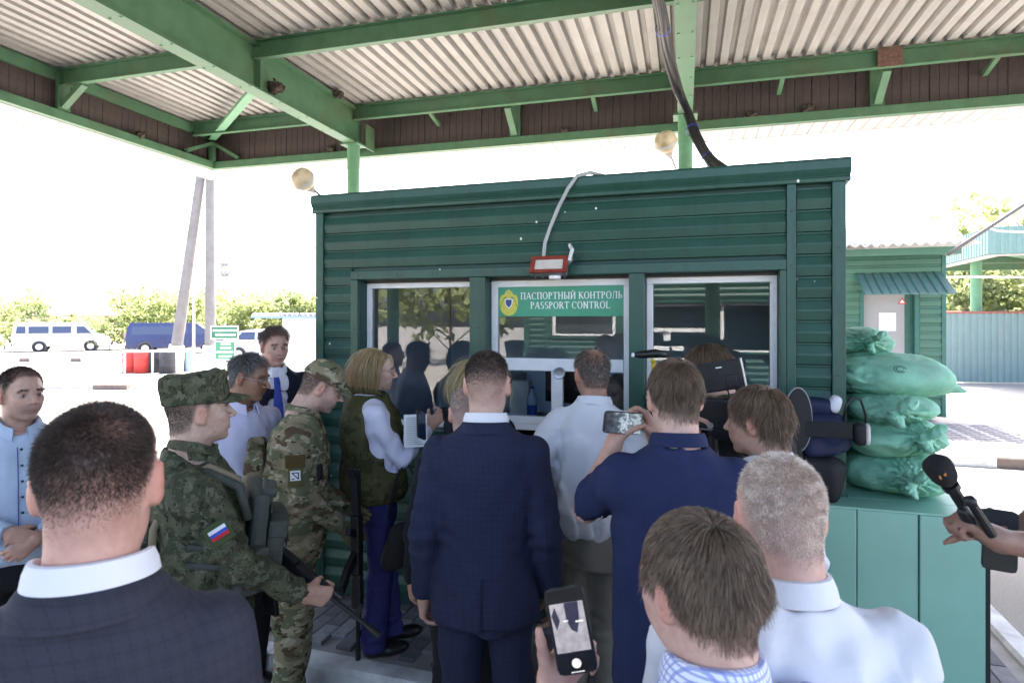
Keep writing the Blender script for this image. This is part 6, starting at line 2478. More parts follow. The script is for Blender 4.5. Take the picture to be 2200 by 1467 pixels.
        if legs.get('belt'):
            mb = MB()
            n = 40
            vs = []
            for zz, e in ((.965, .0), (.965, .006), (1.0, .006), (1.0, 0)):
                for k in range(n):
                    t = 2 * math.pi * k / n
                    c_, s_ = math.cos(t), math.sin(t)
                    q = (abs(c_) ** 2.3 + abs(s_) ** 2.3) ** (-1 / 2.3)
                    vs.append((c_ * q * (.162 * s * build ** .6 + e), s_ * q * (.121 * s * build ** .6 + e), zz * s))
            mb.add(vs, [(r_ * n + k, r_ * n + (k + 1) % n, (r_ + 1) * n + (k + 1) % n, (r_ + 1) * n + k) for r_ in range(3) for k in range(n)])
            mb.build('belt', M_BELT, po_)
    if legs.get('shoes') is not None:
        for sd, sx in (('R', 1), ('L', -1)):
            an = LEG[sd][2]
            g = Field((an[0] - .08, an[1] - .12, -.01), (an[0] + .08, an[1] + .26, .2), .013)
            bt_ = legs.get('boot', False)
            g.ell((an[0], an[1] - .01, .045), (.040, .055, .045))
            g.ell((an[0] + sx * .008, an[1] + .10, .035), (.046, .095, .036), .03)
            g.cone((an[0], an[1], .06), (an[0], an[1], .16 if bt_ else .075), .042, .046 if bt_ else .04, .03)
            g.cut(lambda X, Y, Z: .004 - Z + 0 * X + 0 * Y)
            V, F = g.surface()
            link('shoe', np_mesh('shoe', V, F, legs['shoes']), po_)
    return dict(o=po_, hc=hc, HR=HR, hs=hs, s=s, ARM=ARM, GRIP=GRIP, neckb=neckb, lz=lz, LEG=LEG, HV=HV, HF=HF, prof=(zs, cxx, cyy, rx, ry), face=fr)


def head_part(pr, name, mesh):
    """a mesh made in head axes, worn on the head"""
    o = link(name, mesh, pr['o'])
    Mx = Matrix(pr['HR'].tolist()).to_4x4()
    Mx.translation = Vector(pr['hc'])
    o.matrix_local = Mx @ Matrix.Scale(pr['hs'], 4)
    return o


def glasses(pr, mat, lens=None):
    m = MB()
    for sx in (-1, 1):
        lp = [(sx * (.033 + .024 * math.cos(a)), .1015 - .006 * abs(math.cos(a)), -.002 + .018 * math.sin(a)) for a in (2 * math.pi * k / 18 for k in range(19))]
        m.tube(lp, .0014, 6, caps=False)
        m.tube([(sx * .057, .096, .004), (sx * .074, .05, .006), (sx * .0825, -.002, .008), (sx * .082, -.022, -.008)], .0016, 6)
    m.tube([(-.010, .1025, .003), (0, .105, .006), (.010, .1025, .003)], .0014, 6)
    o = head_part(pr, 'glasses', m.mesh('glasses', mat, smooth=True))
    if lens:
        for sx in (-1, 1):
            mm = MB()
            mm.add([(sx * (.033 + .0235 * math.cos(a)), .101 - .006 * abs(math.cos(a)), -.002 + .0175 * math.sin(a)) for a in (2 * math.pi * k / 18 for k in range(18))], [tuple(range(18))])
            lo = head_part(pr, 'spectacle_lens', mm.mesh('spectacle_lens', lens))
    return o


# ---- cloth materials
def cloth(name, c, rough=.85, var=.12, weave=900.0, bump=.3, check=None, sheen=.0, crease=3.4):
    """woven cloth; check = (spacing, line colour, line width, second colour or None)"""
    t = NT(name)
    n1 = t.noise(6.0, 4.0, .6)
    base = t.ramp(n1, [(.3, tuple(x * (1 - var) for x in c)), (.7, tuple(min(1, x * (1 + var)) for x in c))])
    if check:
        sp_, lc, lw, lc2 = check
        sep = t.n('ShaderNodeSeparateXYZ')
        wob = t.n('ShaderNodeVectorMath', operation='ADD')
        nz = t.noise(5.0, 2.0, .5, out='Color')
        sc = t.n('ShaderNodeVectorMath', operation='SCALE')
        t.l(nz, sc.inputs[0]); sc.inputs['Scale'].default_value = .012
        t.l(t.co, wob.inputs[0]); t.l(sc.outputs[0], wob.inputs[1])
        t.l(wob.outputs[0], sep.inputs[0])
        xy = t.math('ADD', sep.outputs[0], t.math('MULTIPLY', sep.outputs[1], .8))
        for v, col, off in ((xy, lc, 0), (sep.outputs[2], lc, 0)) + (((xy, lc2, .5), (sep.outputs[2], lc2, .5)) if lc2 else ()):
            fr_ = t.math('FRACT', t.math('ADD', t.math('DIVIDE', v, sp_), off))
            ln = t.math('LESS_THAN', t.math('ABSOLUTE', t.math('SUBTRACT', fr_, .5)), lw)
            base = t.mix(t.math('MULTIPLY', ln, .75), base, col)
    fine = t.noise(weave, 2.0, .6)
    base = t.mix(.25, base, t.ramp(fine, [(.3, .3), (.7, .7)]), 'OVERLAY')
    t.col(base)
    t.rough(rough)
    t.set(Specular_IOR_Level=.2)
    if sheen:
        t.b.inputs['Sheen Weight'].default_value = sheen
    rd = t.n('ShaderNodeTexNoise', noise_type='RIDGED_MULTIFRACTAL')
    rd.inputs['Scale'].default_value = 8.0
    rd.inputs['Detail'].default_value = 2.5
    rd.inputs['Distortion'].default_value = .6
    t.l(t.map((1, 1, .5)), rd.inputs['Vector'])
    t.bump(t.math('ADD', t.math('ADD', t.math('MULTIPLY', fine, .6), t.math('MULTIPLY', t.noise(40.0, 3.0), 2.0)), t.math('MULTIPLY', rd.outputs[0], crease)), bump, .0018)
    MATS[name] = t.m
    return t.m


def camo(name, cols, scale, pixel=None, stretch=(1, 1, 1)):
    t = NT(name)
    src = t.map(stretch)
    if pixel:
        sn = t.n('ShaderNodeVectorMath', operation='SNAP')
        sn.inputs[1].default_value = (pixel,) * 3
        t.l(src, sn.inputs[0])
        src = sn.outputs[0]
    base = cols[0]
    for i, (c, thr, sc) in enumerate(cols[1]):
        mp = t.n('ShaderNodeMapping')
        mp.inputs['Location'].default_value = (3.1 * i, 1.7 * i, 5.3 * i)
        t.l(src, mp.inputs[0])
        nz = t.noise(scale * sc, 3.0 if pixel else 2.2, .6 if pixel else .5, src=mp.outputs[0])
        base = t.mix(t.ramp(nz, [(thr, 0.0), (thr + (.004 if pixel else .025), 1.0)]), base, c)
    t.col(base)
    t.rough(.85)
    t.set(Specular_IOR_Level=.15)
    t.bump(t.math('ADD', t.noise(700.0, 2.0), t.math('MULTIPLY', t.noise(45.0, 3.0), 3.0)), .25, .0015)
    MATS[name] = t.m
    return t.m


M_BELT = plain('belt_leather_mat', (.02, .015, .012), .4)
M_SHOE = plain('black_shoe_mat', (.012, .011, .011), .35)
M_SHOEB = plain('beige_shoe_mat', (.33, .30, .25), .6)
C_BLUE = cloth('pale_blue_shirt_mat', (.42, .49, .62), .8)
C_GREYSUIT = cloth('grey_check_suit_mat', (.040, .041, .058), .85, check=(.024, (.033, .033, .047), .07, (.044, .043, .059)))
C_NAVYSUIT = cloth('navy_check_suit_mat', (.021, .025, .055), .85, check=(.022, (.0245, .029, .065), .07, (.019, .0225, .050)))
C_DARKSUIT = cloth('dark_navy_suit_mat', (.010, .012, .024), .85)
C_BLACKSUIT = cloth('black_suit_mat', (.018, .018, .022), .85)
C_LAV = cloth('lavender_shirt_mat', (.60, .58, .76), .8, .05)
C_WHITE = cloth('white_shirt_mat', (.79, .78, .82), .75, .03)
C_WHITE2 = cloth('pale_shirt_mat', (.73, .73, .77), .75, .04)
C_BLOUSE = cloth('white_blouse_mat', (.72, .70, .84), .7, .03)
C_POLO = cloth('navy_polo_mat', (.020, .027, .078), .85, .1, 500)
C_TROUSG = cloth('grey_trouser_mat', (.25, .225, .19), .85)
C_BLACKT = cloth('black_trouser_mat', (.012, .012, .014), .85)
C_NAVYT = cloth('navy_trouser_mat', (.014, .018, .045), .85)
C_ROYAL = cloth('royal_blue_trouser_mat', (.030, .030, .135), .6, .15)
C_GING = cloth('blue_check_shirt_mat', (.80, .82, .92), .75, .02, check=(.0105, (.24, .29, .62), .17, None))
C_TIE = plain('blue_tie_mat2', (.025, .045, .30), .5, .15, 60)
C_DOTS = None
EMR = camo('digital_camo_mat', ((.088, .092, .056), [((.050, .056, .034), .50, 1.0), ((.125, .125, .082), .58, 1.3), ((.026, .028, .019), .61, 1.7), ((.078, .068, .044), .60, .8)]), 24, .0055)
MULTI = camo('multicam_mat', ((.235, .20, .125), [((.125, .135, .075), .50, 1.0), ((.34, .30, .21), .575, 1.15), ((.095, .064, .038), .575, 1.0), ((.050, .042, .028), .635, 1.7), ((.42, .39, .30), .66, 1.6)]), 11, None, (1, 1, 1.9))
OLIVE = camo('olive_vest_mat', ((.075, .072, .030), [((.045, .046, .020), .52, 1.0), ((.10, .09, .045), .6, 1.4)]), 14, .006)
RIG = plain('rig_olive_mat', (.060, .066, .055), .8, .2, 30, bump=.3, bscale=250)
def xy(px, d):
    return ((px - 1100) / FPX * d, d)


BRN1, BRN2 = (.045, .030, .020), (.12, .082, .055)
H_SHORT = dict(c1=(.016, .012, .010), c2=(.050, .038, .030), n=7000, len=.012, side=.35, K=2, lift=.55, noise=.2, w=.0012, fade=.03, scalp=.75, messy=.12)


def hair(**kw):
    d = dict(H_SHORT)
    d.update(kw)
    return d


SK_PALE, SK_MID, SK_TAN, SK_RED = (.56, .36, .28), (.50, .30, .22), (.34, .18, .115), (.55, .31, .245)

# ---- 1 man in pale blue shirt, hands clasped
p1 = person('man in pale blue buttoned shirt with clasped hands, facing the camera', xy(46, 2.8), -136, 1.79,
            dict(kind='shirt', mat=C_BLUE, collar=dict(mat=C_BLUE, h=.040, gap=20, flare=.014), fold=.005),
            dict(yaw=20, pitch=2, skin=(.50, .31, .24), fat=.96, hair=hair(c1=(.014, .011, .010), c2=(.04, .03, .025), n=9000, len=.013), stubble=.5, look=(.003, 0)),
            dict(R=dict(to=(.055, .235, 1.10), pose='hold', f=(-.8, .25, -.45), p=(-.2, -.85, -.3), pole=(.6, -.6, -.5)),
                 L=dict(to=(-.045, .245, 1.07), pose='hold', f=(.75, .2, -.5), p=(.2, -.85, -.3), pole=(-.6, -.6, -.5))),
            dict(mat=C_BLACKT, shoes=M_SHOE, belt=True), res=.010, seed=3)
mbt = MB()
zs, cxx, cyy, rx, ry = p1['prof']
for k in range(7):
    z = 1.43 - k * .068
    y = np.interp(z, zs, cyy) + np.interp(z, zs, ry) + .004
    mbt.lathe([(.0, .004), (.0055, .003), (.0055, -.003)], 10, Matrix.Translation((0, y, z)) @ Matrix.Rotation(R(-90), 4, 'X'))
bt_ = mbt.build('buttons', M_BLACK, p1['o'])
bt_['kind'] = 'stuff'
pts = [(.014, float(np.interp(z, zs, cyy) + np.interp(z, zs, ry)) + .002, z) for z in np.linspace(.98, 1.44, 14)]
MB().tube(pts, .0022, 6).build('placket_edge', M_PRINTB, p1['o'])
MB().lathe([(.034, -.012), (.036, 0), (.034, .012)], 20, Matrix.Translation(Vector(p1['ARM']['L'][2] * .93 + p1['ARM']['L'][1] * .07)) @ Vector(p1['ARM']['L'][2] - p1['ARM']['L'][1]).to_track_quat('Z', 'Y').to_matrix().to_4x4(), caps=False).build('wrist_watch', M_BLACK, p1['o'])

# ---- 2 man in grey check suit, back to us, close by
p2 = person('man in dark grey checked suit with cropped brown hair, seen close from behind', xy(214, .97), 20, 1.875,
            dict(kind='jacket', mat=C_GREYSUIT, collar=dict(mat=C_WHITE, h=.044, gap=20, flare=.008, z=.012, fold=.75), jcollar=dict(h=.040, z=-.020), fold=.0045, under=C_WHITE, v=1.15, vent=.98),
            dict(yaw=2, pitch=3, skin=SK_RED, ear=1.1, hair=hair(c1=(.032, .022, .018), c2=(.085, .060, .050), n=29000, len=.010, side=.30, sz0=-.06, szr=.13, lift=.5, noise=.25, w=.0006, fade=.06, fadeside=.55, scalp=.85, thin=.075, thinp=2.0, blend=.92, blend_r=.07, coll=.96, bald=.55, bald_at=(.045, -.07, .10), bald_r=.03)),
            dict(R=dict(pose='relax'), L=dict(pose='relax')), dict(mat=C_DARKSUIT, shoes=M_SHOE), build=.90, res=.008, seed=5, hres=.0036)

# ---- 4 man with glasses in lavender shirt
p4 = person('grey haired man with glasses in lavender shirt, turned to the booth', xy(536, 3.3), -118, 1.83,
            dict(kind='shirt', mat=C_LAV, collar=dict(mat=C_LAV, h=.040, gap=24, flare=.016), fold=.006),
            dict(yaw=22, pitch=12, skin=(.29, .155, .10), nose=1.5, hair=hair(c1=(.030, .028, .028), c2=(.085, .082, .085), n=9000, len=.035, side=.4, grey=.45, lift=.3, K=3)),
            dict(R=dict(), L=dict()), dict(mat=C_BLACKT, shoes=M_SHOE, belt=True), build=1.02, res=.011, seed=9, belly=.10)
glasses(p4, M_GREYM)

# ---- 5 tall man in dark suit and blue tie
p5 = person('tall man in dark navy suit with white shirt and blue tie', xy(590, 4.0), -146, 1.835,
            dict(kind='jacket', mat=C_DARKSUIT, collar=dict(mat=C_WHITE, h=.040, gap=14, flare=.014), jcollar=dict(h=.036, gap=60), fold=.004, under=C_WHITE, v=1.05),
            dict(yaw=8, pitch=8, skin=(.47, .27, .21), nose=1.4, fat=1.04, hair=hair(c1=(.12, .085, .065), c2=(.24, .19, .16), n=9000, len=.030, side=.5, lift=.45, messy=.6), look=(.003, -.001)),
            dict(R=dict(), L=dict()), dict(mat=C_DARKSUIT, shoes=M_SHOE), build=1.16, z0=ISL_Z, res=.011, seed=11)
zs, cxx, cyy, rx, ry = p5['prof']
tm = MB()
tv = []
for z, w in ((1.47, .016), (1.44, .020), (1.40, .020), (1.30, .030), (1.15, .038), (1.06, .04)):
    y = np.interp(z * p5['s'], zs, cyy) + np.interp(z * p5['s'], zs, ry) * .95 + (.016 if z < 1.42 else .020)
    tv += [(-w, y, z * p5['s']), (0, y + .008, z * p5['s']), (w, y, z * p5['s'])]
tm.add(tv, [(i * 3 + k, i * 3 + k + 1, i * 3 + k + 4, i * 3 + k + 3) for i in range(5) for k in range(2)])
tm.build('tie', C_TIE, p5['o'], smooth=True)

# ---- 3 soldier in digital camouflage
p3 = person('soldier in digital green camouflage with field cap and flag patch, holding a rifle', xy(430, 2.25), -62, 1.79,
            dict(kind='smock', mat=EMR, fold=.0075, loose=1.14, cuffr=.047, collar=dict(mat=EMR, h=.052, gap=26, flare=.012, rx=.068, ry=.070, fold=.55)),
            dict(yaw=8, pitch=-4, skin=(.52, .35, .27), hair=hair(c1=(.035, .028, .024), c2=(.08, .065, .055), n=6000, len=.006, side=.8, cap_z=.05, fade=.03, scalp=.5), nose=1.2, iris=(.1, .13, .15)),
            dict(R=dict(to=(.20, .31, 1.015), pose='grip', p=(-1, .2, .1), f=(-.1, .9, -.35), pole=(.35, -.8, -.5)),
                 L=dict(to=(-.24, .12, .98))),
            dict(mat=EMR, shoes=M_SHOE, boot=True, w=1.15, fold=.009, res=.012), build=1.12, lean=-3, res=.009, seed=13, belly=.10)
def field_cap(mat):
    g = Field((-.115, -.135, .0), (.115, .21, .175), .0045)
    g.loft([.036, .06, .10, .128, .142], [0] * 5, [-.012, -.012, -.014, -.010, -.006], [.0885, .0905, .094, .0955, .080], [.1085, .111, .114, .115, .096], p=2.1)
    g.fold(wave_noise(55, [35, 80], [.0035, .002]), .02)
    V, F = g.surface()
    return np_mesh('cap', V, F, mat)
def visor(mat, L, z, droop, w=.078):
    m = MB()
    n = 20
    top, bot = [], []
    rows = 7
    vs = []
    for sgn in (1, -1):
        for r_ in range(rows):
            t = r_ / (rows - 1)
            for k in range(n + 1):
                a = math.pi * (k / n)
                x = w * math.cos(a) * (1.0 + .02 * t)
                y = .045 + .060 * math.sin(a) ** .8 + L * t * (math.sin(a) ** .7)
                zz = z - droop * t * math.sin(a) - .022 * (abs(math.cos(a)) ** 2) + sgn * .0022
                vs.append((x, y, zz))
    N = n + 1
    fs = []
    for o in (0, rows * N):
        for r_ in range(rows - 1):
            for k in range(n):
                q = (o + r_ * N + k, o + r_ * N + k + 1, o + (r_ + 1) * N + k + 1, o + (r_ + 1) * N + k)
                fs.append(q)
    e = (rows - 1) * N
    fs += [(e + k, e + k + 1, rows * N + e + k + 1, rows * N + e + k) for k in range(n)]
    m.add(vs, fs)
    return m.mesh('visor', mat, smooth=True)
cp = head_part(p3, 'cap', field_cap(EMR))
vz = link('visor', visor(EMR, .068, .052, .020), cp)
def patch(pr, u, n_, z, w, h, rows, tilt=0.0, backing=None):
    """sleeve patch: coloured rows, top down; set on the right sleeve"""
    a, el, wr = pr['ARM']['R']
    ax = nv(el - a)
    c = a + (el - a) * z
    out = nv(np.array([1, u, 0]) - ax * (np.array([1, u, 0]) @ ax))
    sd = nv(np.cross(ax, out))
    M = Matrix((tuple(sd), tuple(-out), tuple(-ax))).transposed().to_4x4()
    M.translation = Vector(c + out * n_)
    root = None
    if backing:
        root = MB().box(-w * .72, w * .72, .001, .006, -h * 1.1, h * .95, M).build('patch_backing', backing, pr['o'], bevel=.002)
    for i, mt in enumerate(rows):
        MB().box(-w / 2, w / 2, -.0035, .0005, h / 2 - h * (i + 1) / len(rows), h / 2 - h * i / len(rows), M).build('patch_stripe', mt, pr['o'])
    return M
M_FW, M_FB, M_FR = plain('flag_white_mat', (.75, .75, .78), .7), plain('flag_blue_mat', (.04, .08, .42), .7), plain('flag_red_mat', (.5, .02, .03), .7)
patch(p3, .05, .083, .50, .056, .036, [M_FW, M_FB, M_FR], backing=plain('patch_green_mat', (.055, .075, .03), .9))
# chest rig, pouches and pack
o3 = p3['o']
def worn(pr, name, half, loc, mat, seed, rot=(0, 0, 0), amp=.006, h=.0075, p=6.0):
    o = soft_part(name, half, loc, mat, pr['o'], seed, rot, amp, h, p)
    return o
def pouch(pr, loc, w, d, h, rz, tilt, mat, name='pouch'):
    """stiff cloth pouch with a flap and a pull tab"""
    M = Matrix.Translation(loc) @ Matrix.Rotation(rz, 4, 'Z') @ Matrix.Rotation(tilt, 4, 'X')
    o = MB().box(-w / 2, w / 2, -d / 2, d / 2, -h / 2, h / 2, M).build(name, mat, pr['o'], bevel=.011)
    MB().box(-w / 2 - .004, w / 2 + .004, -d / 2, d / 2 + .006, h * .22, h / 2 + .006, M).build('flap', mat, o, bevel=.009)
    MB().box(-.012, .012, d / 2 + .005, d / 2 + .011, h * .02, h * .26, M).build('pull_tab', M_BLKF, o, bevel=.002)
    return o
MB().box(-.16, .16, -.03, .03, -.17, .16, Matrix.Translation((0, .165, 1.22)) @ Matrix.Rotation(R(-6), 4, 'X')).build('rig_panel', RIG, p3['o'], bevel=.02)
for k in range(4):
    MB().box(-.165, .165, .031, .036, -.13 + .075 * k, -.105 + .075 * k, Matrix.Translation((0, .165, 1.22)) @ Matrix.Rotation(R(-6), 4, 'X')).build('webbing', plain('webbing_mat', (.045, .05, .04), .9), p3['o'])
pouch(p3, (.115, .225, 1.17), .085, .06, .20, -.12, R(-7), RIG, 'magazine_pouch')
pouch(p3, (.02, .235, 1.17), .085, .06, .20, 0, R(-7), RIG, 'magazine_pouch')
pouch(p3, (-.075, .235, 1.17), .085, .06, .20, .1, R(-7), RIG, 'magazine_pouch')
pouch(p3, (.185, .13, 1.12), .11, .06, .15, -1.1, R(-3), RIG, 'utility_pouch')
pouch(p3, (.07, .20, 1.35), .13, .045, .085, -.1, R(-16), RIG, 'admin_pouch')
for z in (1.22, 1.16):
    MB().tube([(.215, -.06, z + .03), (.225, .03, z + .01), (.20, .12, z)], .012, 6).build('rig_strap', RIG, o3)
worn(p3, 'field_pack', (.17, .10, .20), (-.02, -.225, 1.10), EMR, 45, (0, 0, 0), .014)
MB().tube([(.145, .12, 1.33), (.135, .10, 1.44), (.115, .01, 1.49), (.12, -.10, 1.44), (.14, -.16, 1.30), (.155, -.17, 1.15)], .013, 8).build('shoulder_strap', plain('tan_strap_mat', (.20, .16, .10), .8), o3, smooth=True)
MB().tube([(.16, .13, 1.30), (.165, .10, 1.42), (.14, .0, 1.475), (.15, -.10, 1.42)], .017, 8).build('rig_shoulder_strap', RIG, o3, smooth=True)


def rifle(name, a, b, label, up=(0, 0, 1)):
    """carbine: butt at a, muzzle at b"""
    a, b = Vector(a), Vector(b)
    d = (b - a).normalized()
    sd = d.cross(Vector(up)).normalized()
    u = sd.cross(d).normalized()
    M = Matrix((tuple(d), tuple(sd), tuple(u))).transposed().to_4x4()
    M.translation = a
    o = empty(name, (0, 0, 0), 0, label, 'rifle')
    o.matrix_world = M
    G = plain('gunmetal_mat', (.02, .02, .022), .4, .2, 30, metal=.4)
    MB().extrude([(0, -.09), (.02, .02), (.24, .02), (.24, -.02), (.06, -.045)], -.018, .018, 'y').build('stock', M_BLACK, o, bevel=.004)
    MB().box(.24, .52, -.022, .022, -.035, .035).build('receiver', G, o, bevel=.006)
    MB().extrude([(.30, -.035), (.34, -.035), (.30, -.13), (.265, -.12)], -.014, .014, 'y').build('pistol_grip', M_BLACK, o, bevel=.004)
    MB().extrude([(.40, -.035), (.46, -.035), (.49, -.12), (.55, -.20), (.50, -.215), (.44, -.14)], -.013, .013, 'y').build('magazine', M_BLACK, o, bevel=.004)
    MB().box(.52, .68, -.024, .024, -.025, .03).build('handguard', M_BLACK, o, bevel=.008)
    MB().tube([(.68, 0, .005), (.90, 0, .005)], .009, 10).build('barrel', G, o)
    MB().tube([(.60, 0, .030), (.74, 0, .030)], .010, 8).build('gas_tube', G, o)
    MB().extrude([(.80, .01), (.83, .01), (.82, .06), (.81, .06)], -.004, .004, 'y').build('front_sight', G, o)
    MB().tube([(.87, 0, .005), (.93, 0, .005)], .013, 10).build('muzzle', G, o)
    return o


o3m = Matrix.Translation(o3.location) @ Matrix.Rotation(p3['face'], 4, 'Z')
hnd = o3m @ Vector(p3['GRIP']['R'])
gd = (pt(742, 1388, 2.10) - pt(625, 1292, 2.16)).normalized()
rifle('rifle', hnd - gd * .66, hnd + gd * .27, 'black rifle slung muzzle down in the hand of the digital camouflage soldier', up=(.7, -.2, .7))

# ---- 6 soldier in brown and green camouflage
p6 = person('soldier in tan and green camouflage looking down, with peaked cap and gloves', xy(694, 3.15), -74, 1.80,
            dict(kind='smock', mat=MULTI, fold=.0075, loose=1.12, cuffr=.046, collar=dict(mat=MULTI, h=.046, gap=28, flare=.012, rx=.066, ry=.068, fold=.5)),
            dict(yaw=0, pitch=24, skin=(.52, .33, .265), hair=hair(c1=(.06, .045, .038), c2=(.12, .095, .08), n=6000, len=.006, side=.9, cap_z=.05, scalp=.45), stubble=.6, nose=1.3),
            dict(R=dict(to=(.13, .25, .985), pose='hold', col=(.13, .115, .06), p=(-1, 0, 0), f=(-.1, .55, -.8), hs=1.1, pole=(.3, -.9, -.3)),
                 L=dict(to=(-.05, .28, 1.02), pose='grip', col=(.13, .115, .06), p=(1, 0, 0), hs=1.1)),
            dict(mat=MULTI, shoes=plain('tan_boot_mat', (.16, .12, .08), .8), boot=True, w=1.14, fold=.010, res=.012), build=1.10, lean=6, res=.010, seed=17, belly=.14, head_fwd=.02)
def ball_cap(mat):
    g = Field((-.11, -.13, .005), (.11, .13, .165), .0045)
    g.ell((0, -.012, .040), (.0875, .1085, .098))
    g.cut(lambda X, Y, Z: (.034 - .10 * (Y + .0)) * 1.0 - Z + 0 * X)
    g.fold(wave_noise(57, [35, 80], [.003, .0015]), .02)
    V, F = g.surface()
    return np_mesh('cap', V, F, mat)
cp = head_part(p6, 'cap', ball_cap(MULTI))
link('visor', visor(MULTI, .072, .040, .030), cp)
M6 = patch(p6, -.1, .081, .52, .046, .046, [M_FW], backing=plain('patch_olive_mat', (.10, .085, .03), .9))
MB().box(-.016, .016, -.0055, -.0035, .012, .016, M6).box(-.016, -.012, -.0055, -.0035, -.016, .012, M6).box(.004, .016, -.0055, -.0035, -.016, -.012, M6).bar(M6 @ Vector((-.012, -.0045, -.014)), M6 @ Vector((.013, -.0045, .012)), .002, .004).build('patch_mark', M_BLACK, p6['o'])
MB().box(-.045, .045, -.002, .008, .035, .095, M6).build('velcro_panel', plain('velcro_brown_mat', (.075, .05, .015), .95), p6['o'], bevel=.004)
worn(p6, 'plate_vest', (.165, .145, .17), (0, .01, 1.20), MULTI, 50, (0, 0, 0), .008, .012, 3.0)
worn(p6, 'vest_pouch', (.05, .035, .08), (.16, .10, 1.12), MULTI, 51, (0, 0, -.5))
worn(p6, 'radio', (.03, .028, .05), (.155, .13, 1.27), M_BLKF, 52, (0, 0, -.4), .003, .008)
worn(p6, 'back_panel', (.13, .045, .18), (0, -.165, 1.20), MULTI, 53)
worn(p6, 'belt_pouch', (.05, .04, .06), (.18, -.02, .98), MULTI, 54)
rifle('rifle', pt(765, 1000, 3.02), pt(768, 1345, 2.98), 'black rifle hanging muzzle down in front of the tan camouflage soldier', up=(.1, 1, .1))

# ---- 7 blonde woman in olive vest
p7 = person('blonde woman in white blouse, olive vest and royal blue trousers holding papers', xy(812, 3.45), -66, 1.69,
            dict(kind='shirt', mat=C_BLOUSE, fold=.005, loose=.94, cuffr=.038),
            dict(yaw=-16, pitch=6, female=True, jaw=.92, skin=(.55, .36, .28), lips=(.42, .13, .12), size=.97,
                 hair=dict(c1=(.26, .17, .075), c2=(.52, .39, .22), n=7500, len=.2, bob=.115, fringe=.075, K=7, lift=.14, messy=.25, noise=.10, w=.0026, grav=.55, wob=.04, coll=1.035, neckc=.075, whorl=(.005, .0, .125), scalp=.9, fade=.02, browc=(.2, .13, .07), low=-.01)),
            dict(R=dict(to=(.115, .30, 1.255), pose='hold', f=(-.25, .75, .6), p=(-.9, .1, .3), pole=(.25, -.35, -.9)),
                 L=dict(to=(-.10, .30, 1.20), pose='hold', f=(.3, .75, .5), p=(.9, .1, .3), pole=(-.3, -.4, -.9))),
            dict(mat=C_ROYAL, shoes=M_SHOE, w=1.05, hem=.075, fold=.008, res=.012), build=.98, z0=ISL_Z + .02, res=.009, seed=19, stance=.07, step=(.02, .14), belly=.06)
glasses(p7, plain('pink_frame_mat', (.5, .2, .16), .3))
# the vest: front and back panels with collar
g = Field((-.26, -.24, .86), (.26, .28, 1.56), .010)
zs, cxx, cyy, rx, ry = p7['prof']
g.loft([zs[0] - .12] + zs, [0] + cxx, [0] + cyy, np.concatenate([[.190], rx * 1.04 + .020]), np.concatenate([[.160], ry + .038]), p=2.5)
for sd, sx in (('R', 1), ('L', -1)):
    a, el, wr = p7['ARM'][sd]
    g.cone(a + np.array([sx * .01, 0, .02]), a + np.array([sx * .05, .01, -.16]), .066, .082, .01, 's')
    g.cone(el, wr, .08, .08, .01, 's')
g.cone(p7['neckb'] + np.array([0, .01, -.0]), p7['neckb'] + np.array([0, .06, .12]), .066, .09, .01, 's')
g.fold(wave_noise(77, [20, 45], [.007, .004]), .03)
V, F = g.surface()
link('vest', np_mesh('vest', relax(V, F, 1, .4), F, OLIVE), p7['o'])
nb_ = p7['neckb']
link('vest_collar', collar_mesh(nb_[0], nb_[1] + .012, nb_[2] - .012, .082, .088, .075, OLIVE, 30, .020, .05, .35, name='vest_collar'), p7['o'])
paper = MB()
for i in range(9):
    for k in range(2):
        paper.v.append((-.062 + .124 * k, .006 * math.sin(i * .5), -.09 + .18 * i / 8))
paper.f = [(i * 2, i * 2 + 1, i * 2 + 3, i * 2 + 2) for i in range(8)]
po2 = paper.build('paper_sheet', M_PRINTW, None, smooth=True)
po2.location = pt(893, 925, 3.30)
po2.rotation_euler = (R(-28), 0, R(12))
tag(po2, 'white printed sheet held up by the blonde woman', 'paper')
pl_ = MB()
for k in range(13):
    pl_.box(-.050, .050 - .02 * (k % 3), -.010, -.0085, -.078 + k * .0122, -.0755 + k * .0122)
pl_.build('printed_lines', M_GREYM, po2)['kind'] = 'stuff'
hnd7 = p7['o'].matrix_basis @ Vector(p7['ARM']['R'][2])


def phone(loc, rot, label, screen_mat=None, w=.074, h=.152, lensy=True):
    o = empty('smartphone', loc, 0, label, 'phone')
    o.rotation_euler = rot
    b = MB().extrude([(w / 2 * sx + cx_, h / 2 * sz + cz_) for sx, sz, cx_, cz_ in ((-1, -1, .012, 0), (1, -1, -.012, 0), (1, -1, -.003, .003), (1, -1, 0, .012), (1, 1, 0, -.012), (1, 1, -.003, -.003), (1, 1, -.012, 0), (-1, 1, .012, 0), (-1, 1, .003, -.003), (-1, 1, 0, -.012), (-1, -1, 0, .012), (-1, -1, .003, .003))], -.0045, .0045, 'y').build('case', M_BLACK, o, bevel=.0015)
    MB().box(-w / 2 + .003, w / 2 - .003, -.0056, -.0048, -h / 2 + .004, h / 2 - .004).build('screen', screen_mat or M_VGLASS, o)
    if lensy:
        MB().box(w / 2 - .035, w / 2 - .006, .005, .0075, h / 2 - .04, h / 2 - .006).build('camera_bump', M_BLACK, o, bevel=.002)
    return o


phone(pt(905, 912, 3.17), (R(-20), R(25), R(60)), 'phone in the hand of the blonde woman')
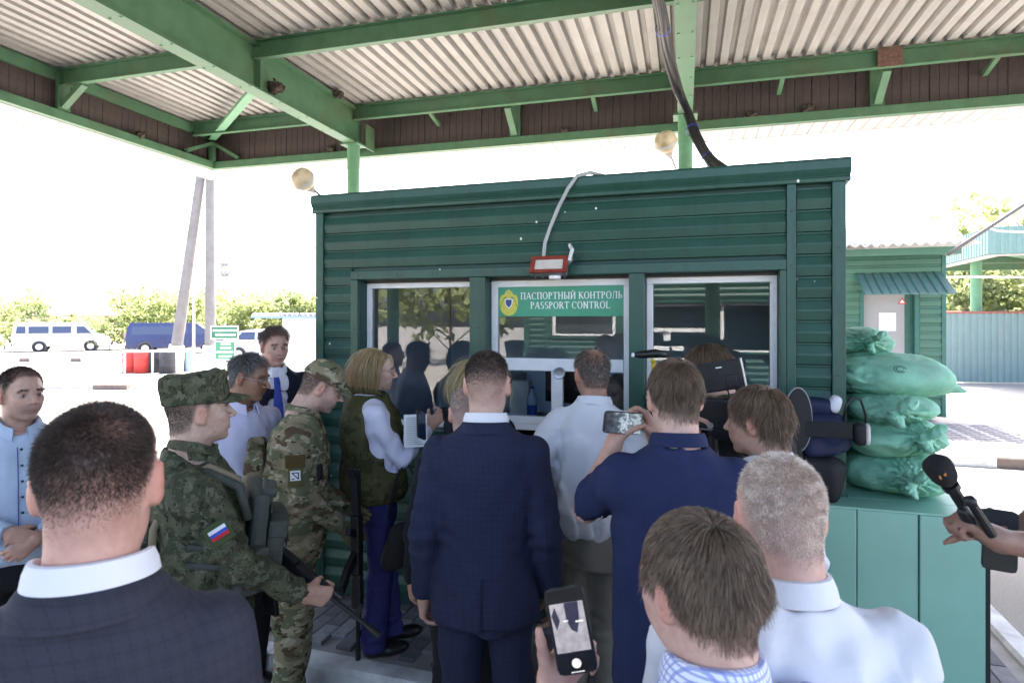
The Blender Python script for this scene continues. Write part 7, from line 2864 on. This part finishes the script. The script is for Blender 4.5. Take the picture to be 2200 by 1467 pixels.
# heels already shaped; her handbag
hbg = soft_part('handbag', (.05, .13, .13), pt(872, 1155, 3.30), M_BLKF, None, 61, (0, 0, R(-70)), .01)
tag(hbg, 'black handbag hanging at the far side of the blonde woman', 'handbag')
MB().tube([(0, -.09, .11), (0, -.06, .30), (0, 0, .42), (0, .06, .30), (0, .09, .11)], .007, 8).build('strap', M_BLKF, hbg, smooth=True)

# ---- 8 second woman, mostly hidden
p8 = person('blonde woman in black jacket half hidden behind the navy suited man', xy(1040, 3.24), -30, 1.65,
            dict(kind='jacket', mat=C_BLACKSUIT, fold=.005),
            dict(yaw=-12, pitch=5, female=True, jaw=.92, skin=(.55, .36, .28), size=.97,
                 hair=dict(c1=(.30, .22, .10), c2=(.55, .44, .25), n=3500, len=.2, bob=.14, fringe=.08, K=6, lift=.25, messy=.35, noise=.14, w=.0026, grav=.5, wob=.06, coll=1.04, neckc=.085, whorl=(.0, .0, .125), scalp=.9, fade=.02)),
            dict(R=dict(), L=dict()), dict(mat=C_BLACKT, shoes=M_SHOE), z0=ISL_Z, res=.013, seed=23, build=.95, stance=.07, hres=.0045)

# ---- 9 elderly man in black suit
p9 = person('elderly man with thin grey hair in black suit, in front of the booth window', xy(1003, 2.80), 4, 1.70,
            dict(kind='jacket', mat=C_BLACKSUIT, collar=dict(mat=C_WHITE, h=.042, gap=20, flare=.008, z=.010, fold=.75), jcollar=dict(h=.038, z=-.020), fold=.005, under=C_WHITE),
            dict(yaw=6, pitch=14, skin=(.55, .34, .27), hair=hair(c1=(.24, .23, .22), c2=(.42, .41, .40), n=6000, len=.010, bald=.97, bald_at=(0, .0, .12), bald_r=.085, scalp=.3, fade=.03)),
            dict(R=dict(), L=dict(pose='relax')), dict(mat=C_BLACKSUIT, shoes=M_SHOE), build=1.05, res=.011, seed=27, lean=3, step=(.0, .05))

# ---- 10 man in navy check suit
p10 = person('tall man in navy checked suit standing with arms down, seen from behind', xy(1047, 2.42), -3, 1.875,
             dict(kind='jacket', mat=C_NAVYSUIT, collar=dict(mat=C_WHITE, h=.042, gap=20, flare=.008, z=.012, fold=.75), jcollar=dict(h=.038, z=-.020), fold=.0042, under=C_WHITE, v=1.15, vent=1.0),
             dict(yaw=-4, pitch=2, size=1.05, skin=(.54, .34, .27), ear=1.05, hair=hair(c1=(.020, .015, .012), c2=(.065, .050, .042), n=20000, len=.010, side=.25, lift=.55, noise=.3, w=.0008, fade=.05, fadeside=.35, scalp=.7, thin=.04, blend=.8, blend_r=.06, coll=.96)),
             dict(R=dict(pose='relax', p=(-1, .1, 0)), L=dict(pose='relax', p=(1, .1, 0))), dict(mat=C_NAVYSUIT, shoes=M_SHOE, res=.011, fold=.006), build=.98, res=.008, seed=29, stance=.11)
sung = MB().tube([(.0825, -.02, .006), (.086, .03, .008), (.083, .06, .006)], .003, 6)
head_part(p10, 'glasses_arm', sung.mesh('glasses_arm', M_BLACK, smooth=True))

# ---- 11 man in white short sleeved shirt at the window
p11 = person('man with thinning hair in white short sleeved shirt leaning at the booth window', xy(1271, 2.98), -14, 1.755,
             dict(kind='shirt', mat=C_WHITE, short=.78, loose=1.16, collar=dict(mat=C_WHITE, h=.042, gap=20, flare=.012, fold=.8), fold=.0085, yoke=1.40),
             dict(yaw=30, pitch=8, skin=(.42, .22, .145), hair=hair(c1=(.06, .042, .03), c2=(.15, .11, .08), n=10000, len=.020, side=.6, lift=.35, bald=.95, bald_at=(.0, -.065, .10), bald_r=.055, scalp=.45, grey=.22)),
             dict(L=dict(to=(-.25, .14, .99), bare=True, pose='relax', col=(.22, .115, .075), p=(.6, .3, -.6), pole=(-.5, -.8, -.2)),
                  R=dict(to=(.20, .26, 1.06), bare=True, pose='relax', col=(.22, .115, .075), p=(-.6, 0, -.6))),
             dict(mat=C_TROUSG, shoes=M_SHOEB, belt=True, w=1.10, fold=.008, res=.011), build=1.0, lean=9, z0=ISL_Z - .02, res=.0085, seed=31, stance=.09, belly=.08)

# ---- 12 man in navy polo filming
p12 = person('man in navy polo shirt and glasses filming with a phone held up', xy(1449, 1.98), -6, 1.885,
             dict(kind='polo', mat=C_POLO, short=.80, loose=1.12, collar=dict(mat=C_POLO, h=.046, gap=22, flare=.010, z=.004, fold=.8), fold=.0055),
             dict(yaw=8, pitch=7, skin=(.57, .37, .30), ear=1.1, hair=hair(c1=(.085, .052, .030), c2=(.23, .158, .11), n=12000, len=.036, side=.42, sz0=-.03, lift=.13, messy=.5, noise=.09, K=4, w=.0012, wob=.06, grav=.14, hug=1.03, scalp=.85)),
             dict(L=dict(tw=pt(1318, 955, 2.10), bare=True, pose='hold', fw=(.35, .45, .8), pw=(.85, .1, -.1), pole=(-.28, -.05, -1), hs=.95),
                  R=dict(tw=pt(1412, 945, 2.14), bare=True, pose='hold', fw=(-.35, .3, .85), pw=(-.9, .1, 0), pole=(.35, -.2, -1), hs=.95)),
             dict(mat=C_NAVYT, shoes=M_SHOE, res=.012), build=.98, res=.0085, seed=37)
glasses(p12, M_GREYM)


def screen_mat(name, stops, scale=(30, 30, 30), emit=.35):
    """a lit phone screen: blurred picture of the place"""
    t = NT(name)
    sep = t.n('ShaderNodeSeparateXYZ')
    t.l(t.co, sep.inputs[0])
    nz = t.noise(1.0, 2.0, .5, src=t.map(scale))
    v = t.math('ADD', t.math('MULTIPLY', sep.outputs[2], 6.0), t.math('MULTIPLY', nz, .9))
    c = t.ramp(v, stops)
    t.col((.01, .01, .01))
    t.rough(.08)
    t.l(c, t.b.inputs['Emission Color'])
    t.b.inputs['Emission Strength'].default_value = emit
    MATS[name] = t.m
    return t.m


SCR1 = screen_mat('phone_screen_crowd_mat', [(.0, (.02, .022, .03)), (.35, (.05, .07, .09)), (.5, (.30, .36, .42)), (.62, (.05, .06, .07)), (.8, (.24, .30, .34)), (1.0, (.03, .04, .05))], (60, 30, 45), .25)
phone(pt(1338, 908, 2.07), (R(-8), R(97), R(16)), 'phone held sideways by the man in the navy polo', SCR1)

# ---- 13 camera operator between the polo man and the window
p13 = person('camera operator with brown hair bending to a video camera by the third window', xy(1521, 2.78), 62, 1.775,
             dict(kind='smock', mat=C_BLACKSUIT, fold=.006, collar=dict(mat=OLIVE, h=.04, gap=20)),
             dict(yaw=12, pitch=22, skin=(.54, .34, .26), hair=hair(c1=(.07, .045, .028), c2=(.17, .115, .07), n=8000, len=.05, side=.7, lift=.25, messy=.3, K=4, w=.0016, grav=.15, hug=1.04, scalp=.9)),
             dict(L=dict(tw=pt(1530, 912, 2.42), pose='grip', pw=(0, .4, .9)), R=dict(tw=pt(1490, 930, 2.60), pose='grip', pw=(0, -.4, .9))),
             dict(mat=C_BLACKT, shoes=M_SHOE), z0=ISL_Z, res=.012, seed=41, hres=.0042, lean=6)

# ---- 14 younger man with a brown mop of hair
p14 = person('young man with brown mop of hair in pale blue shirt, in profile', xy(1626, 2.18), 36, 1.765,
             dict(kind='shirt', mat=C_WHITE2, collar=dict(mat=C_WHITE2, h=.040, gap=20, flare=.010), fold=.005),
             dict(yaw=14, pitch=4, skin=(.55, .34, .26), ear=1.05, jaw=.94, hair=hair(c1=(.095, .056, .030), c2=(.28, .185, .12), n=11000, len=.052, side=.66, sz0=-.04, lift=.12, messy=.38, noise=.07, K=4, w=.0015, wob=.05, grav=.18, hug=1.04, scalp=.92, coll=1.04, whorl=(.0, -.05, .118))),
             dict(R=dict(), L=dict()), dict(mat=C_BLACKT, shoes=M_SHOE), res=.011, seed=43, build=.95)

# ---- 15 man with cropped white hair, close by
p15 = person('man with cropped white hair in pale shirt, close by in front of the green box', xy(1674, 1.20), -2, 1.74,
             dict(kind='shirt', mat=C_WHITE2, collar=dict(mat=C_WHITE2, h=.046, gap=18, flare=.012, fold=.85, z=.004), fold=.0075, loose=1.1, yoke=1.40),
             dict(yaw=-2, pitch=6, skin=(.56, .34, .275), ear=1.0, fat=1.06, neckw=1.08, hair=hair(c1=(.42, .31, .24), c2=(.92, .82, .72), n=24000, len=.0075, side=.55, thin=.035, coll=.96, blend=.55, messy=.1, lift=.42, noise=.22, w=.0010, fade=.03, scalp=.5, bald=.35, bald_at=(.0, -.0, .12), bald_r=.05)),
             dict(R=dict(), L=dict()), dict(mat=C_BLACKT, shoes=M_SHOE), build=1.08, res=.0078, seed=47, hres=.0036, belly=.06)

# ---- 16 man in blue check shirt filming, closest
p16 = person('man in blue and white checked shirt with thick brown hair, filming with a phone', xy(1499, 1.0), 8, 1.68,
             dict(kind='shirt', mat=C_GING, collar=dict(mat=C_GING, h=.046, gap=18, flare=.010, fold=.8, z=.008), fold=.005, loose=1.08, cuff=.02),
             dict(yaw=20, pitch=6, skin=(.58, .36, .29), fat=1.05, ear=1.05, hair=hair(c1=(.090, .056, .037), c2=(.25, .172, .12), n=31000, len=.042, side=.34, low=.008, sz0=-.04, lift=.10, messy=.28, noise=.07, K=4, w=.0012, wob=.05, grav=.16, hug=1.03, scalp=.9, coll=1.03, whorl=(-.005, -.055, .115))),
             dict(L=dict(tw=pt(1180, 1478, 1.17), res=.0045, pose='phone', fw=(.60, .10, .78), pw=(.05, -1, .12), pole=(-.7, .1, -.8), hs=1.02),
                  R=dict()), dict(mat=C_BLACKT, shoes=M_SHOE), build=1.04, res=.008, seed=53, hres=.0036)
M_SCRD = plain('screen_dark_mat', (.012, .012, .014), .12)
def emit_mat(name, c, e):
    t = NT(name)
    nz = t.noise(70.0, 3.0, .55)
    t.col((.01, .01, .01))
    t.rough(.1)
    t.l(t.ramp(nz, [(.3, tuple(x * .7 for x in c)), (.7, tuple(min(1, x * 1.2) for x in c))]), t.b.inputs['Emission Color'])
    t.b.inputs['Emission Strength'].default_value = e
    MATS[name] = t.m
    return t.m
ph = phone(pt(1226, 1352, 1.125), (R(-6), R(-11), R(-4)), 'phone showing a camera picture, held by the man in the checked shirt', M_SCRD)
E1 = emit_mat('screen_pale_mat', (.42, .40, .45), .15)
E2 = emit_mat('screen_navy_mat', (.03, .03, .08), .12)
E3 = emit_mat('screen_white_mat', (.85, .85, .9), .18)
pic = MB().box(-.031, .031, -.0063, -.0058, -.036, .050).build('picture_area', E1, ph)
MB().add([(-.004, -.0066, .050), (.022, -.0066, .050), (.020, -.0066, .022), (.012, -.0066, -.004), (.002, -.0066, .002), (-.004, -.0066, .020)], [(0, 1, 2, 3, 4, 5)]).build('picture_figure', E2, ph)
MB().add([(-.030, -.0066, .030), (-.022, -.0066, .045), (-.016, -.0066, .020), (-.024, -.0066, .004)], [(0, 1, 2, 3)]).build('picture_shade', E2, ph)
MB().box(-.010, -.001, -.0068, -.0066, .017, .020).box(.012, .026, -.0068, -.0066, .014, .017).build('picture_kerb', E3, ph)
MB().add([(.0085 * math.cos(a), -.0066, -.056 + .0085 * math.sin(a)) for a in (2 * math.pi * k / 20 for k in range(20))], [tuple(range(20))]).build('shutter_button', E3, ph)
MB().box(-.012, .012, -.0066, -.0062, -.0715, -.0700).build('home_bar', E3, ph)

# ---- 17 woman at the picture edge with a microphone
t = NT('dotted_dress_mat')
vo = t.n('ShaderNodeTexVoronoi', feature='F1')
vo.inputs['Scale'].default_value = 42
vo.inputs['Randomness'].default_value = .25
t.l(t.co, vo.inputs['Vector'])
t.col(t.ramp(vo.outputs['Distance'], [(.30, (.72, .72, .78)), (.34, (.010, .012, .030))]))
t.rough(.8)
C_DOTS = t.m
micA, micB = pt(2022, 1012, 1.36), pt(2108, 1146, 1.38)
mdir = (micB - micA).normalized()
p17 = person('woman in dark dress with white dots reaching in with a microphone', xy(2375, 1.52), 96, 1.62,
             dict(kind='dress', mat=C_DOTS, short=.72, loose=1.05, fold=.006),
             dict(female=True, skin=(.30, .17, .12), yaw=0, hair=dict(c1=(.10, .035, .018), c2=(.20, .08, .04), n=2500, len=.2, bob=.10, fringe=.07, K=6, lift=.12, messy=.2, noise=.12, w=.003, grav=.5, wob=.05, coll=1.1, neckc=.085, scalp=.9)),
             dict(L=dict(tw=micB + Vector((.035, -.012, -.012)), bare=True, pose='grip', col=(.27, .15, .11), fw=(-.75, .25, .45), pw=(-.35, .25, -.85), pole=(-.1, -1, -.35), hs=.95),
                  R=dict(tw=pt(2160, 1165, 1.62), bare=True, pose='hold', col=(.22, .125, .09), fw=(-.6, .1, .8), pw=(-.7, -.6, 0), pole=(.1, -1, -.3), hs=.95)),
             dict(mat=C_BLACKT, shoes=M_SHOE), build=.93, res=.011, seed=59, hres=.0045)
phone(pt(2148, 1160, 1.56), (R(-6), R(3), R(-24)), 'phone held upright by the woman with the microphone', M_BLACK)
mic = empty('microphone', micA, 0, 'black hand microphone with foam windscreen and small channel logo', 'microphone')
q = (-mdir).to_track_quat('Z', 'Y').to_matrix().to_4x4()
mic.matrix_world = Matrix.Translation(micA) @ q
M_FOAM = plain('foam_black_mat', (.010, .009, .011), .95, .3, 120, bump=.5, bscale=500)
V, F = soft_box((.026, .026, .037), .0035, 71, .0006, 2.9)
V[:, :2] *= (1 + .14 * (V[:, 2:3] / .037))
link('windscreen', np_mesh('windscreen', V, F, M_FOAM), mic)
MB().tube([(0, 0, -.04), (0, 0, -.20)], .0125, 14).build('handle', M_BLACK, mic)
MB().tube([(0, 0, -.038), (0, 0, -.05)], .018, 14).build('neck_ring', M_BLACK, mic)
soft_part('recorder', (.018, .020, .030), (.0, .0, -.128), M_BLACK, mic, 72, amp=.0005, h=.006)
MB().tube([(.030, 0, -.085), (.031, 0, -.17)], .010, 10).build('second_handle', M_BLACK, mic)
MB().lathe([(0, -.014), (.010, -.010), (.0135, 0), (.010, .010), (0, .014)], 14, Matrix.Translation((.030, 0, -.075))).build('second_head', M_BLACK, mic, smooth=True)
MB().tube([(.012, -.004, -.09), (.016, -.004, -.15)], .004, 8).build('clip', M_GREYM, mic)
# logo set on the face turned to the camera
inv = mic.matrix_world.inverted()
view = (inv.to_3x3() @ (Vector((0, 0, 2.0)) - micA)).normalized()
vx = Vector((0, 0, 1)).cross(view).normalized()
vy = view.cross(vx).normalized()
def on_mic(a, b, o_=.0295):
    return Vector((0, 0, 0)) + view * o_ + vx * a + vy * b
lg = MB()
arc = [(math.cos(t_), math.sin(t_)) for t_ in (R(20 + 160 * k / 14) for k in range(15))]
ring = [on_mic(.014 * c, .004 + .014 * s_) for c, s_ in arc] + [on_mic(.0095 * c, .004 + .0095 * s_) for c, s_ in arc[::-1]]
lg.add(ring, [(i, i + 1, 28 - i, 29 - i) for i in range(14)])
lg.build('logo_arc', plain('logo_blue_mat', (.06, .12, .5), .6), mic)
lo_ = MB()
for (x0, y0_, x1, y1_) in ((-.009, -.015, -.004, .006), (-.004, .006, .003, -.012), (.003, -.012, .008, .008)):
    d_ = Vector((x1 - x0, y1_ - y0_)).normalized() * .0016
    lo_.add([on_mic(x0 - d_.y, y0_ + d_.x, .030), on_mic(x1 - d_.y, y1_ + d_.x, .030), on_mic(x1 + d_.y, y1_ - d_.x, .030), on_mic(x0 + d_.y, y0_ - d_.x, .030)], [(0, 1, 2, 3)])
lo_.build('logo_letter', plain('logo_orange_mat', (.55, .2, .04), .6), mic)

# ---- 18 officer inside the booth
p18 = person('officer seated inside the booth behind the lower glass pane', tuple((bw(1.93, .72).x, bw(1.93, .72).y)), 180 + math.degrees(BOOTH_A) - 20, 1.72,
             dict(kind='smock', mat=C_BLACKSUIT, fold=.005, collar=dict(mat=C_BLACKSUIT, h=.04)),
             dict(yaw=-10, pitch=12, skin=(.5, .32, .25), hair=hair(n=4000, len=.02, c1=(.05, .035, .025), c2=(.1, .075, .055))),
             dict(R=dict(), L=dict()), None, z0=-.10, res=.014, seed=67, hres=.0048, seat=True, name='person')

# ---- video camera on its rig, and a small microphone on a striped stand
vc = empty('video_camera', pt(1545, 870, 2.42), R(68), 'black video camera with tilted monitor in front of the third window', 'video camera')
MB().box(-.045, .045, -.10, .12, -.09, .03).build('body', M_BLACK, vc, bevel=.01)
MB().tube([(0, .12, -.03), (0, .17, -.03), (0, .21, -.03)], [.042, .046, .05], 20).build('lens', M_BLACK, vc, auto=40)
MB().box(-.075, .075, .205, .25, -.085, .03).build('matte_box', M_BLACK, vc, bevel=.006)
MB().tube([(0, -.09, .03), (0, -.06, .08), (0, .06, .085), (0, .09, .03)], .012, 8).build('top_handle', M_BLACK, vc)
MB().tube([(.03, .02, .08), (.04, .0, .11)], .008, 8).build('monitor_arm', M_GREYM, vc)
Rv = Matrix.Rotation(R(-68), 4, 'Z')
Mm = Matrix.Translation(Rv @ (pt(1548, 808, 2.34) - pt(1545, 870, 2.42))) @ Rv @ Matrix.Rotation(R(-24), 4, 'Z') @ Matrix.Rotation(R(-11), 4, 'Y')
mo_ = MB().box(-.080, .080, -.014, .014, -.056, .056, Mm).build('monitor', M_BLACK, vc, bevel=.006)
MB().box(.081, .087, -.020, .018, -.058, .058, Mm).build('monitor_edge', M_GREYM, vc, bevel=.002)
MB().box(-.010, .012, -.0165, -.0142, .032, .036, Mm).build('monitor_badge', M_PRINTW, mo_)
MB().box(.02, .06, -.020, -.0142, -.045, .0, Mm).build('monitor_latch', M_BLACK, mo_, bevel=.003)
soft_part('battery', (.04, .045, .06), (0, -.14, -.03), M_BLACK, vc, 81, amp=.001, h=.009)
for k in range(4):
    x_, z_ = (-.05, .05)[k % 2], (-.075, .0)[k // 2]
    MB().lathe([(.012, 0), (.012, .015)], 10, Matrix.Translation((x_, .03 + .03 * k, z_)) @ Matrix.Rotation(R(90), 4, 'Y')).build('knob', M_GREYM, vc)
MB().tube([(-.03, .0, -.09), (-.03, .3, -.09)], .0075, 8).build('rail', M_GREYM, vc)
MB().tube([(.03, .0, -.09), (.03, .3, -.09)], .0075, 8).build('rail', M_GREYM, vc)
MB().tube([(.05, -.05, .0), (.09, -.02, .07), (.05, .05, .09), (-.02, .02, .13)], .004, 6).build('cable', M_BLACK, vc, smooth=True)
MB().tube([(0, .02, -.092), (0, .02, -.25), (0, .02, -1.52)], .018, 10).build('monopod', M_BLACK, vc)

ms = empty('microphone_stand', (pt(1400, 900, 2.95).x, 2.95, ISL_Z), 0, 'small shotgun microphone on a yellow and black striped stand beside the third window', 'microphone stand')
M_YEL = plain('tape_yellow_mat', (.62, .45, .03), .5)
zt_ = pt(1412, 775, 2.95).z - ISL_Z
N_ = 26
for k in range(N_):
    a_, b_ = zt_ * k / N_, zt_ * (k + 1) / N_
    MB().tube([(.04 * a_ / zt_ - .03, 0, a_), (.04 * b_ / zt_ - .03, 0, b_)], .011, 10).build('striped_segment', M_YEL if k % 2 else M_BLACK, ms)
MB().tube([(.07, 0, zt_ + .03), (.02, 0, zt_ + .035), (-.06, -.01, zt_ + .03), (-.085, -.012, zt_ + .028)], [.016, .022, .018, .010], 14).build('microphone_body', M_BLACK, ms, smooth=True)
MB().lathe([(0, 0), (.011, .002), (.011, .012), (0, .016)], 12, Matrix.Translation((-.085, -.012, zt_ + .028)) @ Matrix.Rotation(R(-90), 4, 'Y')).build('microphone_tip', M_PRINTW, ms)
MB().lathe([(0, -.014), (.014, 0), (0, .014)], 12, Matrix.Translation((.0, -.02, zt_ + .0))).build('knob', M_YEL, ms)
for a_ in (0, 2.1, 4.2):
    MB().bar((-.03, 0, .06), (-.03 + .16 * math.cos(a_), .16 * math.sin(a_), .01), .02, .012).build('foot', M_BLACK, ms)
